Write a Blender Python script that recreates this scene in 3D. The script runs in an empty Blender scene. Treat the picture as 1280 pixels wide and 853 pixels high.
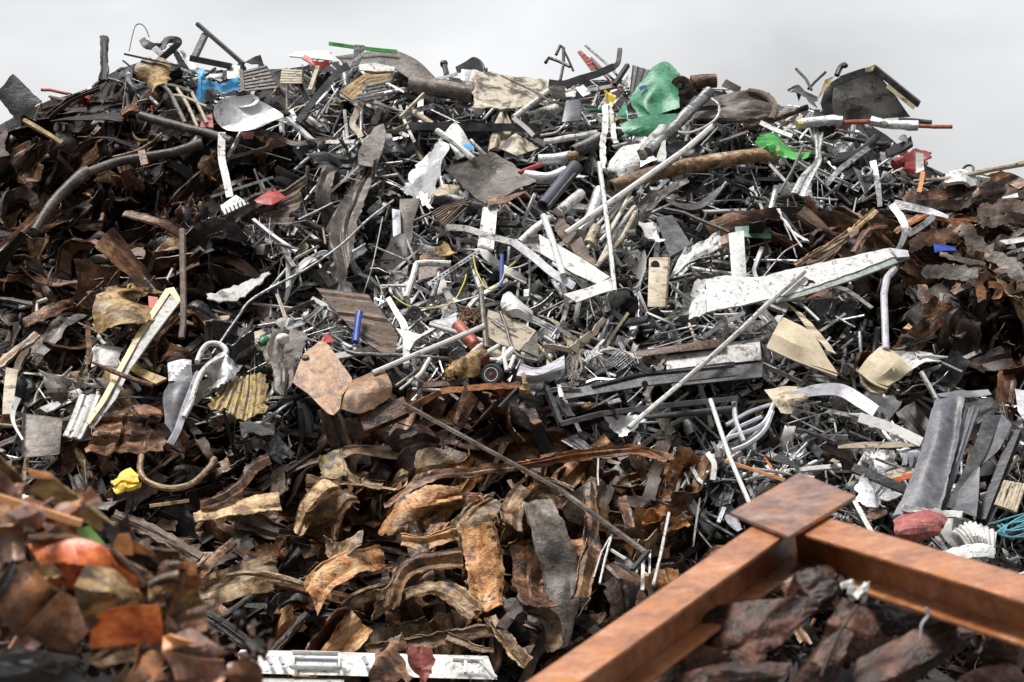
import bpy, bmesh, math, random
import numpy as np
from mathutils import Vector, Matrix

RNG = np.random.default_rng(11)
random.seed(11)
SC = bpy.context.scene
COL = SC.collection

# ------------------------------------------------------------------ camera geometry
TH = 18.0 / 85.0                       # tan of half the horizontal field of view
CAM = np.array((0.0, -27.0, 4.2))
SLOPE = 1.0                            # the heap face: y = (z - 4.2) * SLOPE

def ray(px, py):
    return np.array(((px - 640.0) / 640.0 * TH, 1.0, (426.5 - py) / 640.0 * TH))

def on_heap(px, py, d=0.0):            # a point d metres in front of the heap face
    r = ray(px, py)
    t = 27.0 / (1.0 - r[2] * SLOPE)
    return CAM + r * (t - d)

def at_dist(px, py, t):
    return CAM + ray(px, py) * t

def project(V):
    V = np.asarray(V)
    t = V[:, 1] - CAM[1]
    t = np.where(t < 0.1, 0.1, t)
    return 640 + (V[:, 0] - CAM[0]) / t / TH * 640, 426.5 - (V[:, 2] - CAM[2]) / t / TH * 640, t

def mpp(p):                            # metres per photo pixel at a point
    return (p[1] - CAM[1]) * TH / 640.0

BIG = 1280 / 260.0
MID = 1265 / 430.0
TILES = dict(a=(0, 20, BIG), b=(230, 40, BIG), c=(470, 40, BIG), e=(680, 40, BIG), g=(920, 70, BIG), h=(230, 200, BIG),
             i=(470, 200, BIG), j=(680, 200, BIG), k=(1020, 200, BIG), l=(0, 400, BIG), m=(230, 400, BIG), n=(470, 360, BIG),
             o=(680, 400, BIG), q=(1020, 480, BIG), r=(230, 570, BIG), s=(470, 600, BIG),
             A=(0, 0, MID), B=(425, 0, MID), C=(850, 0, MID), E=(0, 280, MID), D=(425, 280, MID), F=(850, 280, MID),
             G=(0, 563, MID), H=(425, 563, MID), I=(850, 563, MID), P=(0, 0, 1.0))

def T(k, s, d=0.45, t=None):
    """Site notes 'x,y x,y,extra ...' -> points in the place."""
    ox, oy, f = TILES[k]
    out = []
    for w in s.split():
        c = [float(x) for x in w.split(',')]
        px, py = ox + c[0] / f, oy + c[1] / f
        e = c[2] if len(c) > 2 else 0.0
        out.append(at_dist(px, py, t - e) if t else on_heap(px, py, d + e))
    return np.array(out)

# ------------------------------------------------------------------ numpy shape kit
def vnoise(p, seed=0):
    """Value noise of (..., k) points, -1..1."""
    p = np.asarray(p, float)
    k = p.shape[-1]
    i = np.floor(p).astype(np.int64)
    f = p - i
    f = f * f * (3 - 2 * f)
    out = np.zeros(p.shape[:-1])
    pr = (73856093, 19349663, 83492791)
    for c in range(2 ** k):
        h = np.full(p.shape[:-1], seed * 7919 + 17, np.int64)
        w = np.ones(p.shape[:-1])
        for a in range(k):
            b = (c >> a) & 1
            h = h ^ ((i[..., a] + b) * pr[a])
            w = w * (f[..., a] if b else 1 - f[..., a])
        h = (h ^ (h >> 13)) * 1274126177
        h = h ^ (h >> 16)
        out += w * ((h & 0xffff) / 32767.5 - 1.0)
    return out

def fbm(p, oct=3, seed=0):
    p = np.asarray(p, float)
    return sum(vnoise(p * 2 ** o, seed + o * 31) * 0.5 ** o for o in range(oct))

def unit(v):
    v = np.asarray(v, float)
    return v / np.maximum(np.linalg.norm(v, axis=-1, keepdims=True), 1e-9)

def resample(pts, n, smooth=False):
    pts = np.asarray(pts, float)
    if len(pts) == 1:
        return np.repeat(pts, n, 0)
    s = np.concatenate(([0], np.cumsum(np.linalg.norm(np.diff(pts, axis=0), axis=1))))
    if s[-1] < 1e-9:
        return np.repeat(pts[:1], n, 0)
    q = np.linspace(0, s[-1], n)
    if not smooth or len(pts) < 3:
        return np.stack([np.interp(q, s, pts[:, a]) for a in range(3)], 1)
    ext = np.vstack((2 * pts[0] - pts[1], pts, 2 * pts[-1] - pts[-2]))
    k = np.clip(np.searchsorted(s, q, side='right') - 1, 0, len(pts) - 2)
    u = ((q - s[k]) / np.maximum(s[k + 1] - s[k], 1e-9))[:, None]
    p0, p1, p2, p3 = ext[k], ext[k + 1], ext[k + 2], ext[k + 3]
    return 0.5 * (2 * p1 + (p2 - p0) * u + (2 * p0 - 5 * p1 + 4 * p2 - p3) * u ** 2 + (3 * p1 - p0 - 3 * p2 + p3) * u ** 3)

def grid_normals(G):
    gu = np.gradient(G, axis=0)
    gv = np.gradient(G, axis=1)
    return unit(np.cross(gu, gv))

def thicken(G, t):
    """A grid of points (n, m, 3) as a closed sheet of thickness t."""
    n, m = G.shape[:2]
    N = grid_normals(G)
    A = (G + N * t / 2).reshape(-1, 3)
    B = (G - N * t / 2).reshape(-1, 3)
    V = np.vstack((A, B))
    idx = np.arange(n * m).reshape(n, m)
    a, b, c, d = idx[:-1, :-1].ravel(), idx[1:, :-1].ravel(), idx[1:, 1:].ravel(), idx[:-1, 1:].ravel()
    F = [np.stack((a, b, c, d), 1), np.stack((a, d, c, b), 1) + n * m]
    ring = np.concatenate((idx[0, :], idx[1:, -1], idx[-1, -2::-1], idx[-2:0:-1, 0]))
    nx = np.roll(ring, -1)
    F.append(np.stack((ring, nx, nx + n * m, ring + n * m), 1))
    return V, np.vstack(F)

def creases(U, rng, n=5, amp=0.05):
    """Height of a sheet bent along straight folds; U (..., 2) in metres."""
    z = np.zeros(U.shape[:-1])
    span = U.reshape(-1, 2)
    lo, hi = span.min(0), span.max(0)
    L = max(hi - lo)
    for i in range(n):
        a = rng.uniform(0, math.pi)
        d = np.array((math.cos(a), math.sin(a)))
        c = (lo + (hi - lo) * rng.uniform(0, 1, 2)) @ d
        k = rng.uniform(-1, 1) * amp / L * 2
        x = (U @ d - c)
        z += k * np.sqrt(x * x + (0.012) ** 2)
    return z - z.mean()

def fold_field(ii, jj, eu, ev, rng, amp, nk):
    """Folds that run along the longer side: a random zigzag across, drifting slowly along."""
    if ev > eu:
        ii, jj, eu, ev = jj, ii, ev, eu
    k = np.sort(rng.uniform(.06, .94, nk))
    k = np.concatenate(([0], k, [1]))
    H = rng.uniform(-1, 1, len(k))
    H[1::2] = np.abs(H[1::2]); H[::2] = -np.abs(H[::2])
    o = rng.uniform(0, 100)
    s = jj[0] if jj[0, -1] != jj[0, 0] else jj[:, 0]
    c = ii / max(ev, 1e-6) + .10 * vnoise(np.stack((jj * 2.2 / max(eu, .3) + o, ii * 0), -1), 3)
    h = np.zeros_like(jj)
    for i in range(len(k)):
        w0 = k[i] - k[i - 1] if i else 1
        w1 = k[i + 1] - k[i] if i + 1 < len(k) else 1
        w = np.clip(np.where(c < k[i], 1 - (k[i] - c) / w0, 1 - (c - k[i]) / w1), 0, 1)
        h += w * H[i] * (.55 + .6 * vnoise(np.stack((jj * 2.6 + o + i * 9, ii * 0), -1), 7))
    return h * amp

def loft(rows, nx=14, ny=10, smooth=False, thick=0.006, crease=0.0, ncr=6, rough=0.0, rib=0.0, nrib=6, ribdir=0, torn=0.0, fold=0.0, nfold=3, seed=None, smooth_y=None):
    """A sheet through successive edge lines."""
    rng = np.random.default_rng(seed if seed is not None else RNG.integers(1 << 30))
    R = np.array([resample(r, nx, smooth) for r in rows])
    if len(R) == 2:
        w = np.linspace(0, 1, ny)[:, None, None]
        G = R[0] * (1 - w) + R[1] * w
    else:
        G = np.stack([resample(R[:, i], ny, smooth if smooth_y is None else smooth_y) for i in range(nx)], 1)
    eu = np.linalg.norm(np.diff(G, axis=1), axis=2).sum(1).mean()
    ev = np.linalg.norm(np.diff(G, axis=0), axis=2).sum(0).mean()
    jj, ii = np.meshgrid(np.linspace(0, eu, nx), np.linspace(0, ev, ny))
    U = np.stack((jj, ii), -1)
    lim = min(eu, ev)
    torn = min(torn, .16 * lim)
    crease = min(crease, .45 * lim)
    if torn:
        so = rng.uniform(0, 100)
        ku, kv = jj / eu * 2 - 1, ii / ev * 2 - 1
        e1 = fbm(np.stack((ii * 17 + so, ku * 0), -1), 4) * torn * np.abs(ku) ** 3
        e2 = fbm(np.stack((jj * 17 + so + 50, kv * 0), -1), 4) * torn * np.abs(kv) ** 3
        tu = unit(np.gradient(G, axis=1))
        tv = unit(np.gradient(G, axis=0))
        G = G + tu * e1[..., None] + tv * e2[..., None]
    h = np.zeros((ny, nx))
    if crease:
        h += creases(U, rng, ncr, crease)
    if rough:
        o = rng.uniform(0, 100, 2)
        h += fbm(U * 5 + o, 3) * rough
    if fold:
        h += fold_field(ii, jj, eu, ev, rng, min(fold, .3 * lim), nfold)
    if rib:
        c = (jj / eu if ribdir == 0 else ii / ev) * nrib
        h += rib * np.clip(np.sin(c * 2 * math.pi) * 1.8, -1, 1)
    G = G + grid_normals(G) * h[..., None]
    return thicken(G, thick)

def side_of(P):
    Tn = unit(np.gradient(P, axis=0))
    v = unit(P - CAM)
    return unit(np.cross(Tn, v)), v, Tn

def strip(pts, w, n=24, m=4, roll=0.4, twist=0.0, smooth=True, taper=None, **kw):
    """A bent strip along points; w is its width in photo pixels at that place."""
    P = resample(pts, n, smooth)
    S, v, Tn = side_of(P)
    r = roll + twist * np.linspace(-0.5, 0.5, n)
    Wd = S * np.cos(r)[:, None] + v * np.sin(r)[:, None]
    ww = np.array([mpp(p) for p in P]) * w
    if taper is not None:
        ww = ww * np.interp(np.linspace(0, 1, n), np.linspace(0, 1, len(taper)), taper)
    A = P - Wd * ww[:, None] / 2
    B = P + Wd * ww[:, None] / 2
    return loft([A, B], nx=n, ny=m, smooth=False, **kw)

def frames(P):
    Tn = unit(np.gradient(P, axis=0))
    up = np.array((0.0, 0.0, 1.0)) if abs(Tn[0][2]) < 0.9 else np.array((1.0, 0, 0))
    X = unit(np.cross(up, Tn[0]))
    Xs = [X]
    for i in range(1, len(P)):
        X = Xs[-1] - Tn[i] * np.dot(Xs[-1], Tn[i])
        Xs.append(unit(X))
    Xs = np.array(Xs)
    return Tn, Xs, np.cross(Tn, Xs)

def tube(pts, r, sides=10, n=None, smooth=False, hollow=False, metres=False, dent=0.0, wall=0.75, flat=1.0, taper=None):
    """A pipe, rod or cable along points; r is in photo pixels at that place (or metres)."""
    pts = np.asarray(pts, float)
    if len(pts) == 2 and not metres and r < 6:
        w = np.linspace(0, 1, 9)[:, None]
        a, b = pts
        m_ = mpp(a)
        bow = RNG.normal(size=3) * m_ * 1.3
        kink = RNG.uniform(.3, .7)
        pts = a + (b - a) * w + bow * np.minimum(w / kink, (1 - w) / (1 - kink)) + RNG.normal(size=(9, 3)) * m_ * .12
    if n is None:
        n = max(8, 8 * (len(pts) - 1)) if (smooth or dent) else None
    P = resample(pts, n, smooth) if n else pts
    rr = np.full(len(P), r, float) if metres else np.array([mpp(p) for p in P]) * r
    if taper is not None:
        rr = rr * np.interp(np.linspace(0, 1, len(P)), np.linspace(0, 1, len(taper)), taper)
    Tn, X, Y = frames(P)
    a = np.linspace(0, 2 * math.pi, sides, endpoint=False)
    def ring(k):
        R = rr[:, None] * k
        if dent:
            nn = vnoise(np.stack((np.repeat(np.arange(len(P))[:, None] * 0.45, sides, 1) + P[0, 0] * 7, np.cos(a)[None] * 1.2 + 0 * R, np.sin(a)[None] * 1.2 + 0 * R), -1), 5)
            R = R * (1 + dent * nn)
        return P[:, None] + X[:, None] * (np.cos(a)[None] * R)[..., None] + Y[:, None] * (np.sin(a)[None] * R * flat)[..., None]
    O = ring(1.0).reshape(-1, 3)
    k = len(P)
    F = []
    for i in range(k - 1):
        for j in range(sides):
            j2 = (j + 1) % sides
            F.append((i * sides + j, i * sides + j2, (i + 1) * sides + j2, (i + 1) * sides + j))
    if hollow:
        In = ring(wall).reshape(-1, 3)
        o = len(O)
        for i in range(k - 1):
            for j in range(sides):
                j2 = (j + 1) % sides
                F.append((o + i * sides + j, o + (i + 1) * sides + j, o + (i + 1) * sides + j2, o + i * sides + j2))
        for j in range(sides):
            j2 = (j + 1) % sides
            F.append((j2, j, o + j, o + j2))
            e = (k - 1) * sides
            F.append((e + j, e + j2, o + e + j2, o + e + j))
        return np.vstack((O, In)), F
    F.append(tuple(range(sides))[::-1])
    F.append(tuple((k - 1) * sides + j for j in range(sides)))
    return O, F

def box(front, back):
    """A block from a front and a back face of four points each."""
    V = np.vstack((front, back))
    F = [(0, 1, 2, 3), (7, 6, 5, 4), (0, 4, 5, 1), (1, 5, 6, 2), (2, 6, 7, 3), (3, 7, 4, 0)]
    return V, F

def block(k, s, depth=0.3, d=0.45, t=None, dx=0, dy=0):
    """A block whose front face is given and whose back lies depth metres behind, shifted by (dx, dy) photo pixels."""
    f = T(k, s, d, t)
    b = []
    for p in f:
        x, y, q = project(p[None])
        b.append(at_dist(x[0] + dx, y[0] + dy, q[0] + depth))
    return box(f, np.array(b))

def bar(a, b, w, h, up=(0, 0, 1)):
    """A square bar between two points, metres."""
    a, b = np.asarray(a, float), np.asarray(b, float)
    t = unit(b - a)
    x = unit(np.cross(t, up))
    y = np.cross(x, t)
    q = lambda p: np.array([p + x * sx * w / 2 + y * sy * h / 2 for sx, sy in ((-1, -1), (1, -1), (1, 1), (-1, 1))])
    return box(q(a), q(b))

def profile(P, prof, roll=0.3, closed=True):
    """Extrude a cross-section (list of (across, outward) in metres) along points."""
    P = np.asarray(P, float)
    S, v, Tn = side_of(P)
    c, s = math.cos(roll), math.sin(roll)
    A = S * c + v * s
    B = unit(np.cross(A, Tn))
    B = np.where((np.sum(B * v, 1) > 0)[:, None], -B, B)
    m = len(prof)
    V = np.vstack([P[i] + np.outer([q[0] for q in prof], A[i]) + np.outer([q[1] for q in prof], B[i]) for i in range(len(P))])
    F = []
    for i in range(len(P) - 1):
        for j in range(m if closed else m - 1):
            j2 = (j + 1) % m
            F.append((i * m + j, i * m + j2, (i + 1) * m + j2, (i + 1) * m + j))
    F.append(tuple(range(m))[::-1])
    F.append(tuple((len(P) - 1) * m + j for j in range(m)))
    return V, F

def u_prof(w, h, t):
    return [(-w / 2, 0), (w / 2, 0), (w / 2, -h), (w / 2 - t, -h), (w / 2 - t, -t), (-w / 2 + t, -t), (-w / 2 + t, -h), (-w / 2, -h)]

def l_prof(w, h, t):
    return [(-w / 2, 0), (w / 2, 0), (w / 2, -t), (-w / 2 + t, -t), (-w / 2 + t, -h), (-w / 2, -h)]

def lathe(c, axis, prof, sides=20, squash=(1, 1)):
    """Turn (radius, along) pairs in metres round an axis."""
    axis = unit(axis)
    up = np.array((0, 0, 1.0)) if abs(axis[2]) < 0.9 else np.array((1.0, 0, 0))
    x = unit(np.cross(up, axis))
    y = np.cross(axis, x)
    a = np.linspace(0, 2 * math.pi, sides, endpoint=False)
    V = np.vstack([c + axis * z + np.outer(np.cos(a) * r * squash[0], x) + np.outer(np.sin(a) * r * squash[1], y) for r, z in prof])
    F = []
    for i in range(len(prof) - 1):
        for j in range(sides):
            j2 = (j + 1) % sides
            F.append((i * sides + j, i * sides + j2, (i + 1) * sides + j2, (i + 1) * sides + j))
    F.append(tuple(range(sides))[::-1])
    F.append(tuple((len(prof) - 1) * sides + j for j in range(sides)))
    return V, F

def dish(k, s, rx, ry, ang, tilt=0.5, depth=0.05, d=0.5, thick=0.006, crease=0.03, rim=0.0, seed=3, nr=9, na=30, lip=0.0):
    """A round or oval sheet-metal dish; rx, ry in photo pixels, its face turned tilt radians upward."""
    c = T(k, s, d)[0]
    m = mpp(c)
    ca, sa = math.cos(ang), math.sin(ang)
    ex = np.array((1.0, 0, 0))
    ey = np.array((0, math.sin(tilt), math.cos(tilt)))
    nn = np.array((0, -math.cos(tilt), math.sin(tilt)))
    X = ex * ca + ey * sa
    Y = -ex * sa + ey * ca
    r = np.linspace(0.02, 1, nr)
    a = np.linspace(0, 2 * math.pi, na)
    rr, aa = np.meshgrid(r, a, indexing='ij')
    U = np.stack((rr * np.cos(aa) * rx * m, rr * np.sin(aa) * ry * m), -1)
    rng = np.random.default_rng(seed)
    h = -depth * (1 - rr ** 2.2) + (creases(U, rng, 6, crease) if crease else 0) + lip * (rr > 0.93)
    G = c + U[..., :1] * X + U[..., 1:] * Y + h[..., None] * nn
    G[:, -1] = G[:, 0]
    return thicken(G, thick)

class MB:
    """Collects shapes that make one mesh."""
    def __init__(self, *shapes):
        self.V, self.F, self.n = [], [], 0
        self.crisp = True
        for s in shapes:
            self.add(s)
    def add(self, s):
        V, F = s
        self.crisp = self.crisp and isinstance(F, np.ndarray)
        self.V.append(np.asarray(V, float))
        self.F.extend([tuple(int(i) + self.n for i in f) for f in F])
        self.n += len(V)
        return self

MATS = {}
HERO_OBJ = []
HEROES = []                       # meshes that the loose scrap must not cover

def make_mesh(name, V, F, angle=0.6, bevel=0.0):
    me = bpy.data.meshes.new(name)
    me.from_pydata(V.tolist(), [], [tuple(f) for f in F])
    if bevel:
        bm = bmesh.new()
        bm.from_mesh(me)
        bmesh.ops.recalc_face_normals(bm, faces=bm.faces)
        es = [e for e in bm.edges if len(e.link_faces) == 2 and e.calc_face_angle(0) > 0.5]
        bmesh.ops.bevel(bm, geom=es, offset=bevel, segments=2, affect='EDGES', profile=0.5, clamp_overlap=True)
        bm.to_mesh(me)
        bm.free()
    me.polygons.foreach_set('use_smooth', np.ones(len(me.polygons), bool))
    me.set_sharp_from_angle(angle=angle)
    me.update()
    return me

def obj(name, mb, mat, parent=None, bevel=0.0, angle=None, hero=True):
    if not isinstance(mb, MB):
        mb = MB(mb)
    V = np.vstack(mb.V)
    if angle is None:
        angle = .24 if mb.crisp else .6
    if parent is None:
        org = V.mean(0)
    else:
        org = np.array(parent['_o'])
    me = make_mesh(name, V - org, mb.F, angle, bevel)
    me.materials.append(MATS[mat])
    o = bpy.data.objects.new(name, me)
    COL.objects.link(o)
    o['_o'] = org.tolist()
    o['_m'] = mat
    if parent is None:
        o.location = org
    else:
        o.parent = parent
    if hero:
        HEROES.append((V, mb.F))
        r = o
        while r.parent:
            r = r.parent
        HERO_OBJ.append((r, [V], mb.F))
    return o

LANDMARKS = []                    # (object, short phrase)
THINGS = []

def thing(name, label, cat, mb, mat, lm=None, group=None, **kw):
    o = obj(name, mb, mat, **kw)
    o['label'] = label
    o['category'] = cat
    o['kind'] = 'thing'
    if group:
        o['group'] = group
    if lm:
        LANDMARKS.append((o, lm))
    THINGS.append(o)
    return o

def many(name, label, cat, shapes, m, lm=None, group=None):
    """Several alike pieces lying together, each a thing of its own."""
    for i, q in enumerate(shapes):
        thing(name, label, cat, q, m, lm if i == len(shapes) // 2 else None, group)

def bundle(name, part, label, cat, shapes, m, lm=None):
    """One thing whose strands are parts of it."""
    o = thing(name, label, cat, shapes[0], m, lm)
    for q in shapes[1:]:
        obj(part, q, m, o)
    return o
# ------------------------------------------------------------------ materials
def mat(name, ramp, metallic=0.0, rough=(0.45, 0.7), scale=3.0, fine=40.0, bump=0.35, spots=None, spot_amt=0.5, spot_scale=5.0, var=0.35, stretch=None, spec=0.5, coat=0.0, contrast=1.0):
    """Weathered surface: broad patches through a ramp, fine grain, stains with their own shape, and a different cut per piece."""
    m = bpy.data.materials.new(name)
    m.use_nodes = True
    nt = m.node_tree
    N, L = nt.nodes, nt.links
    N.clear()
    out = N.new('ShaderNodeOutputMaterial')
    b = N.new('ShaderNodeBsdfPrincipled')
    L.new(b.outputs[0], out.inputs[0])
    tc = N.new('ShaderNodeTexCoord')
    oi = N.new('ShaderNodeObjectInfo')
    ge = N.new('ShaderNodeNewGeometry')
    sm = N.new('ShaderNodeMath'); sm.operation = 'ADD'
    L.new(oi.outputs['Random'], sm.inputs[0]); L.new(ge.outputs['Random Per Island'], sm.inputs[1])
    fr = N.new('ShaderNodeMath'); fr.operation = 'FRACT'
    L.new(sm.outputs[0], fr.inputs[0])
    mu = N.new('ShaderNodeMath'); mu.operation = 'MULTIPLY'; mu.inputs[1].default_value = 57.3
    L.new(sm.outputs[0], mu.inputs[0])
    va = N.new('ShaderNodeVectorMath'); va.operation = 'ADD'
    L.new(tc.outputs['Object'], va.inputs[0]); L.new(mu.outputs[0], va.inputs[1])
    src = va.outputs[0]
    if stretch is None:
        stretch = (.75, 1.1, 1.1)
    if stretch:
        vs = N.new('ShaderNodeVectorMath'); vs.operation = 'MULTIPLY'; vs.inputs[1].default_value = stretch
        L.new(src, vs.inputs[0]); src = vs.outputs[0]
    def noise(sc, det, ro=0.6, dist=0.0):
        n = N.new('ShaderNodeTexNoise')
        n.inputs['Scale'].default_value = sc
        n.inputs['Detail'].default_value = det
        n.inputs['Roughness'].default_value = ro
        n.inputs['Distortion'].default_value = dist
        L.new(src, n.inputs['Vector'])
        return n
    n1 = noise(scale, 8, 0.68, 0.2)
    n2 = noise(fine, 4, 0.7)
    n4 = noise(fine * .33, 5, 0.65, 0.25)
    m0 = N.new('ShaderNodeMix'); m0.data_type = 'FLOAT'; m0.inputs[0].default_value = 0.38
    L.new(n1.outputs['Fac'], m0.inputs[2]); L.new(n4.outputs['Fac'], m0.inputs[3])
    m1 = N.new('ShaderNodeMix'); m1.data_type = 'FLOAT'; m1.inputs[0].default_value = 0.18
    L.new(m0.outputs[0], m1.inputs[2]); L.new(n2.outputs['Fac'], m1.inputs[3])
    mx = N.new('ShaderNodeMapRange'); mx.inputs[1].default_value = .5 - .16 / contrast; mx.inputs[2].default_value = .5 + .16 / contrast
    L.new(m1.outputs[0], mx.inputs[0])
    cr = N.new('ShaderNodeValToRGB')
    el = cr.color_ramp.elements
    while len(el) < len(ramp):
        el.new(0.5)
    for e, (p, c) in zip(el, ramp):
        e.position = p; e.color = (*c, 1)
    L.new(mx.outputs[0], cr.inputs[0])
    col = cr.outputs[0]
    if spots:
        n3 = noise(spot_scale, 7, 0.72, 0.6)
        mr = N.new('ShaderNodeMapRange')
        mr.inputs[1].default_value = 0.62 - spot_amt * 0.25; mr.inputs[2].default_value = 0.70 - spot_amt * 0.2
        L.new(n3.outputs['Fac'], mr.inputs[0])
        mc = N.new('ShaderNodeMix'); mc.data_type = 'RGBA'
        L.new(mr.outputs[0], mc.inputs[0]); L.new(col, mc.inputs[6]); mc.inputs[7].default_value = (*spots, 1)
        col = mc.outputs[2]
    hs = N.new('ShaderNodeHueSaturation')
    vr = N.new('ShaderNodeMapRange'); vr.inputs[3].default_value = 1 - var; vr.inputs[4].default_value = 1 + var
    L.new(fr.outputs[0], vr.inputs[0]); L.new(vr.outputs[0], hs.inputs['Value'])
    L.new(col, hs.inputs['Color'])
    L.new(hs.outputs[0], b.inputs['Base Color'])
    rr = N.new('ShaderNodeMapRange'); rr.inputs[3].default_value = rough[0]; rr.inputs[4].default_value = rough[1]
    rr.inputs[1].default_value = 0.35; rr.inputs[2].default_value = 0.65
    L.new(n1.outputs['Fac'], rr.inputs[0]); L.new(rr.outputs[0], b.inputs['Roughness'])
    if spots and metallic > 0.3:
        im = N.new('ShaderNodeMath'); im.operation = 'MULTIPLY_ADD'; im.inputs[1].default_value = -metallic * 0.8; im.inputs[2].default_value = metallic
        L.new(mr.outputs[0], im.inputs[0]); L.new(im.outputs[0], b.inputs['Metallic'])
    else:
        b.inputs['Metallic'].default_value = metallic
    b.inputs['Specular IOR Level'].default_value = spec
    if coat:
        b.inputs['Coat Weight'].default_value = coat
        b.inputs['Coat Roughness'].default_value = 0.25
    bp = N.new('ShaderNodeBump'); bp.inputs['Strength'].default_value = bump; bp.inputs['Distance'].default_value = 0.05
    L.new(m1.outputs[0], bp.inputs['Height']); L.new(bp.outputs[0], b.inputs['Normal'])
    MATS[name] = m
    return m

mat('rust_dark', [(0.1, (.003, .002, .002)), (0.42, (.011, .006, .0045)), (0.66, (.038, .019, .012)), (0.84, (.11, .056, .034)), (0.97, (.22, .135, .09))], 0.1, (.34, .62), 3.5, 45, 0.5, spec=.35)
mat('rust_mid', [(0.08, (.008, .005, .004)), (0.36, (.038, .019, .011)), (0.56, (.13, .058, .026)), (0.76, (.27, .14, .068)), (0.95, (.42, .30, .19))], 0.1, (0.24, 0.5), 4, 45, 0.55, spots=(.010, .007, .006), spot_amt=0.3)
mat('rust_orange', [(0.1, (.03, .012, .006)), (0.35, (.13, .045, .014)), (0.6, (.30, .11, .032)), (0.85, (.42, .21, .085))], 0.1, (0.29, 0.54), 4, 50, 0.5, spots=(.03, .017, .012), spot_amt=0.4)
mat('rust_tan', [(0.06, (.016, .009, .006)), (0.3, (.085, .045, .022)), (0.5, (.23, .14, .068)), (0.68, (.40, .285, .165)), (0.92, (.56, .48, .35))], 0.05, (0.28, 0.58), 4, 40, 0.6, spots=(.03, .017, .010), spot_amt=0.42, spot_scale=5)
mat('burnt_orange', [(0.06, (.02, .010, .006)), (0.26, (.13, .052, .02)), (0.46, (.38, .165, .055)), (0.64, (.50, .29, .13)), (0.82, (.54, .44, .32)), (0.95, (.62, .6, .56))], 0.1, (0.2, 0.48), 5, 50, 0.8, spots=(.02, .012, .009), spot_amt=0.38, spot_scale=7)
mat('brown_black', [(0.2, (.003, .0025, .0025)), (0.55, (.012, .009, .008)), (0.8, (.04, .030, .024)), (0.97, (.13, .10, .085))], 0.15, (.34, .62), 4, 40, 0.5, spec=.35)
mat('brown_grey', [(0.1, (.014, .012, .011)), (0.4, (.065, .054, .047)), (0.65, (.145, .123, .107)), (0.9, (.27, .24, .21))], 0.15, (0.34, 0.6), 4, 45, 0.45, spots=(.06, .035, .02), spot_amt=0.3)
mat('steel_grey', [(0.1, (.05, .05, .053)), (0.45, (.18, .18, .185)), (0.8, (.36, .36, .37))], 0.75, (0.32, 0.52), 5, 50, 0.3, spots=(.03, .025, .022), spot_amt=0.4, spot_scale=9)
mat('silver', [(0.1, (.28, .28, .285)), (0.45, (.50, .50, .505)), (0.8, (.68, .68, .69))], 0.85, (0.36, 0.55), 6, 60, 0.3, spots=(.07, .065, .06), spot_amt=0.35, spot_scale=11, stretch=(1, 1, 1))
mat('white_paint', [(0.1, (.24, .23, .21)), (0.4, (.50, .49, .465)), (0.7, (.68, .675, .655)), (0.9, (.74, .735, .72))], 0.0, (0.38, 0.6), 5, 60, 0.22, spots=(.10, .085, .07), spot_amt=0.38, spot_scale=11, stretch=(1, 1, 1))
mat('white_clean', [(0.1, (.42, .41, .39)), (0.5, (.60, .595, .58)), (0.9, (.70, .695, .68))], 0.0, (0.33, 0.5), 4, 60, 0.12, spots=(.20, .175, .145), spot_amt=0.27, spot_scale=9, var=0.08, stretch=(1, 1, 1))
mat('speckled_white', [(0.05, (.2, .2, .195)), (0.3, (.45, .45, .44)), (0.6, (.60, .60, .59)), (0.95, (.70, .70, .69))], 0.0, (0.38, 0.6), 7, 45, 0.3, spots=(.10, .09, .08), spot_amt=0.32, spot_scale=14, var=0.05, stretch=(1, 1, 1))
mat('tan_paint', [(0.1, (.15, .115, .075)), (0.45, (.39, .325, .23)), (0.85, (.55, .48, .37))], 0.0, (0.45, 0.65), 3, 50, 0.25, spots=(.06, .042, .028), spot_amt=0.38, spot_scale=8, var=0.15)
mat('stained_tan', [(0.1, (.14, .11, .08)), (0.4, (.40, .345, .26)), (0.8, (.56, .51, .41))], 0.0, (0.45, 0.65), 3, 50, 0.25, spots=(.05, .036, .025), spot_amt=0.58, spot_scale=5, var=0.05, stretch=(1, 1, 1))
mat('cushion_tan', [(0.25, (.40, .33, .22)), (0.5, (.49, .41, .285)), (0.75, (.56, .48, .35))], 0.0, (0.55, 0.7), 2.5, 60, 0.15, spots=(.25, .19, .12), spot_amt=0.1, spot_scale=5, var=0.08, stretch=(1, 1, 1))
mat('wood_tan', [(0.3, (.14, .08, .04)), (0.46, (.38, .24, .12)), (0.6, (.52, .36, .19)), (0.75, (.60, .46, .28))], 0.0, (0.55, 0.8), 5, 30, 0.8, stretch=(1, 1, 1), spots=(.06, .035, .02), spot_amt=0.35, spot_scale=6)
mat('wood_brown', [(0.1, (.018, .011, .008)), (0.45, (.085, .055, .038)), (0.7, (.17, .12, .085)), (0.92, (.27, .21, .16))], 0.0, (0.45, 0.75), 5, 40, 0.6)
mat('charcoal', [(0.15, (.005, .005, .0055)), (0.5, (.018, .018, .019)), (0.8, (.05, .05, .051)), (0.97, (.12, .115, .11))], 0.1, (0.28, 0.5), 4, 50, 0.35, spots=(.07, .055, .045), spot_amt=0.12)
mat('dark_steel', [(0.1, (.015, .0155, .017)), (0.45, (.05, .051, .055)), (0.8, (.12, .12, .125))], 0.35, (0.25, 0.48), 4, 60, 0.25, spots=(.03, .025, .02), spot_amt=0.25, var=0.2)
mat('slate_paint', [(0.1, (.035, .036, .043)), (0.45, (.095, .097, .113)), (0.85, (.19, .19, .215))], 0.0, (0.36, 0.55), 3, 50, 0.2, spots=(.16, .145, .125), spot_amt=0.25, var=0.12)
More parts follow.
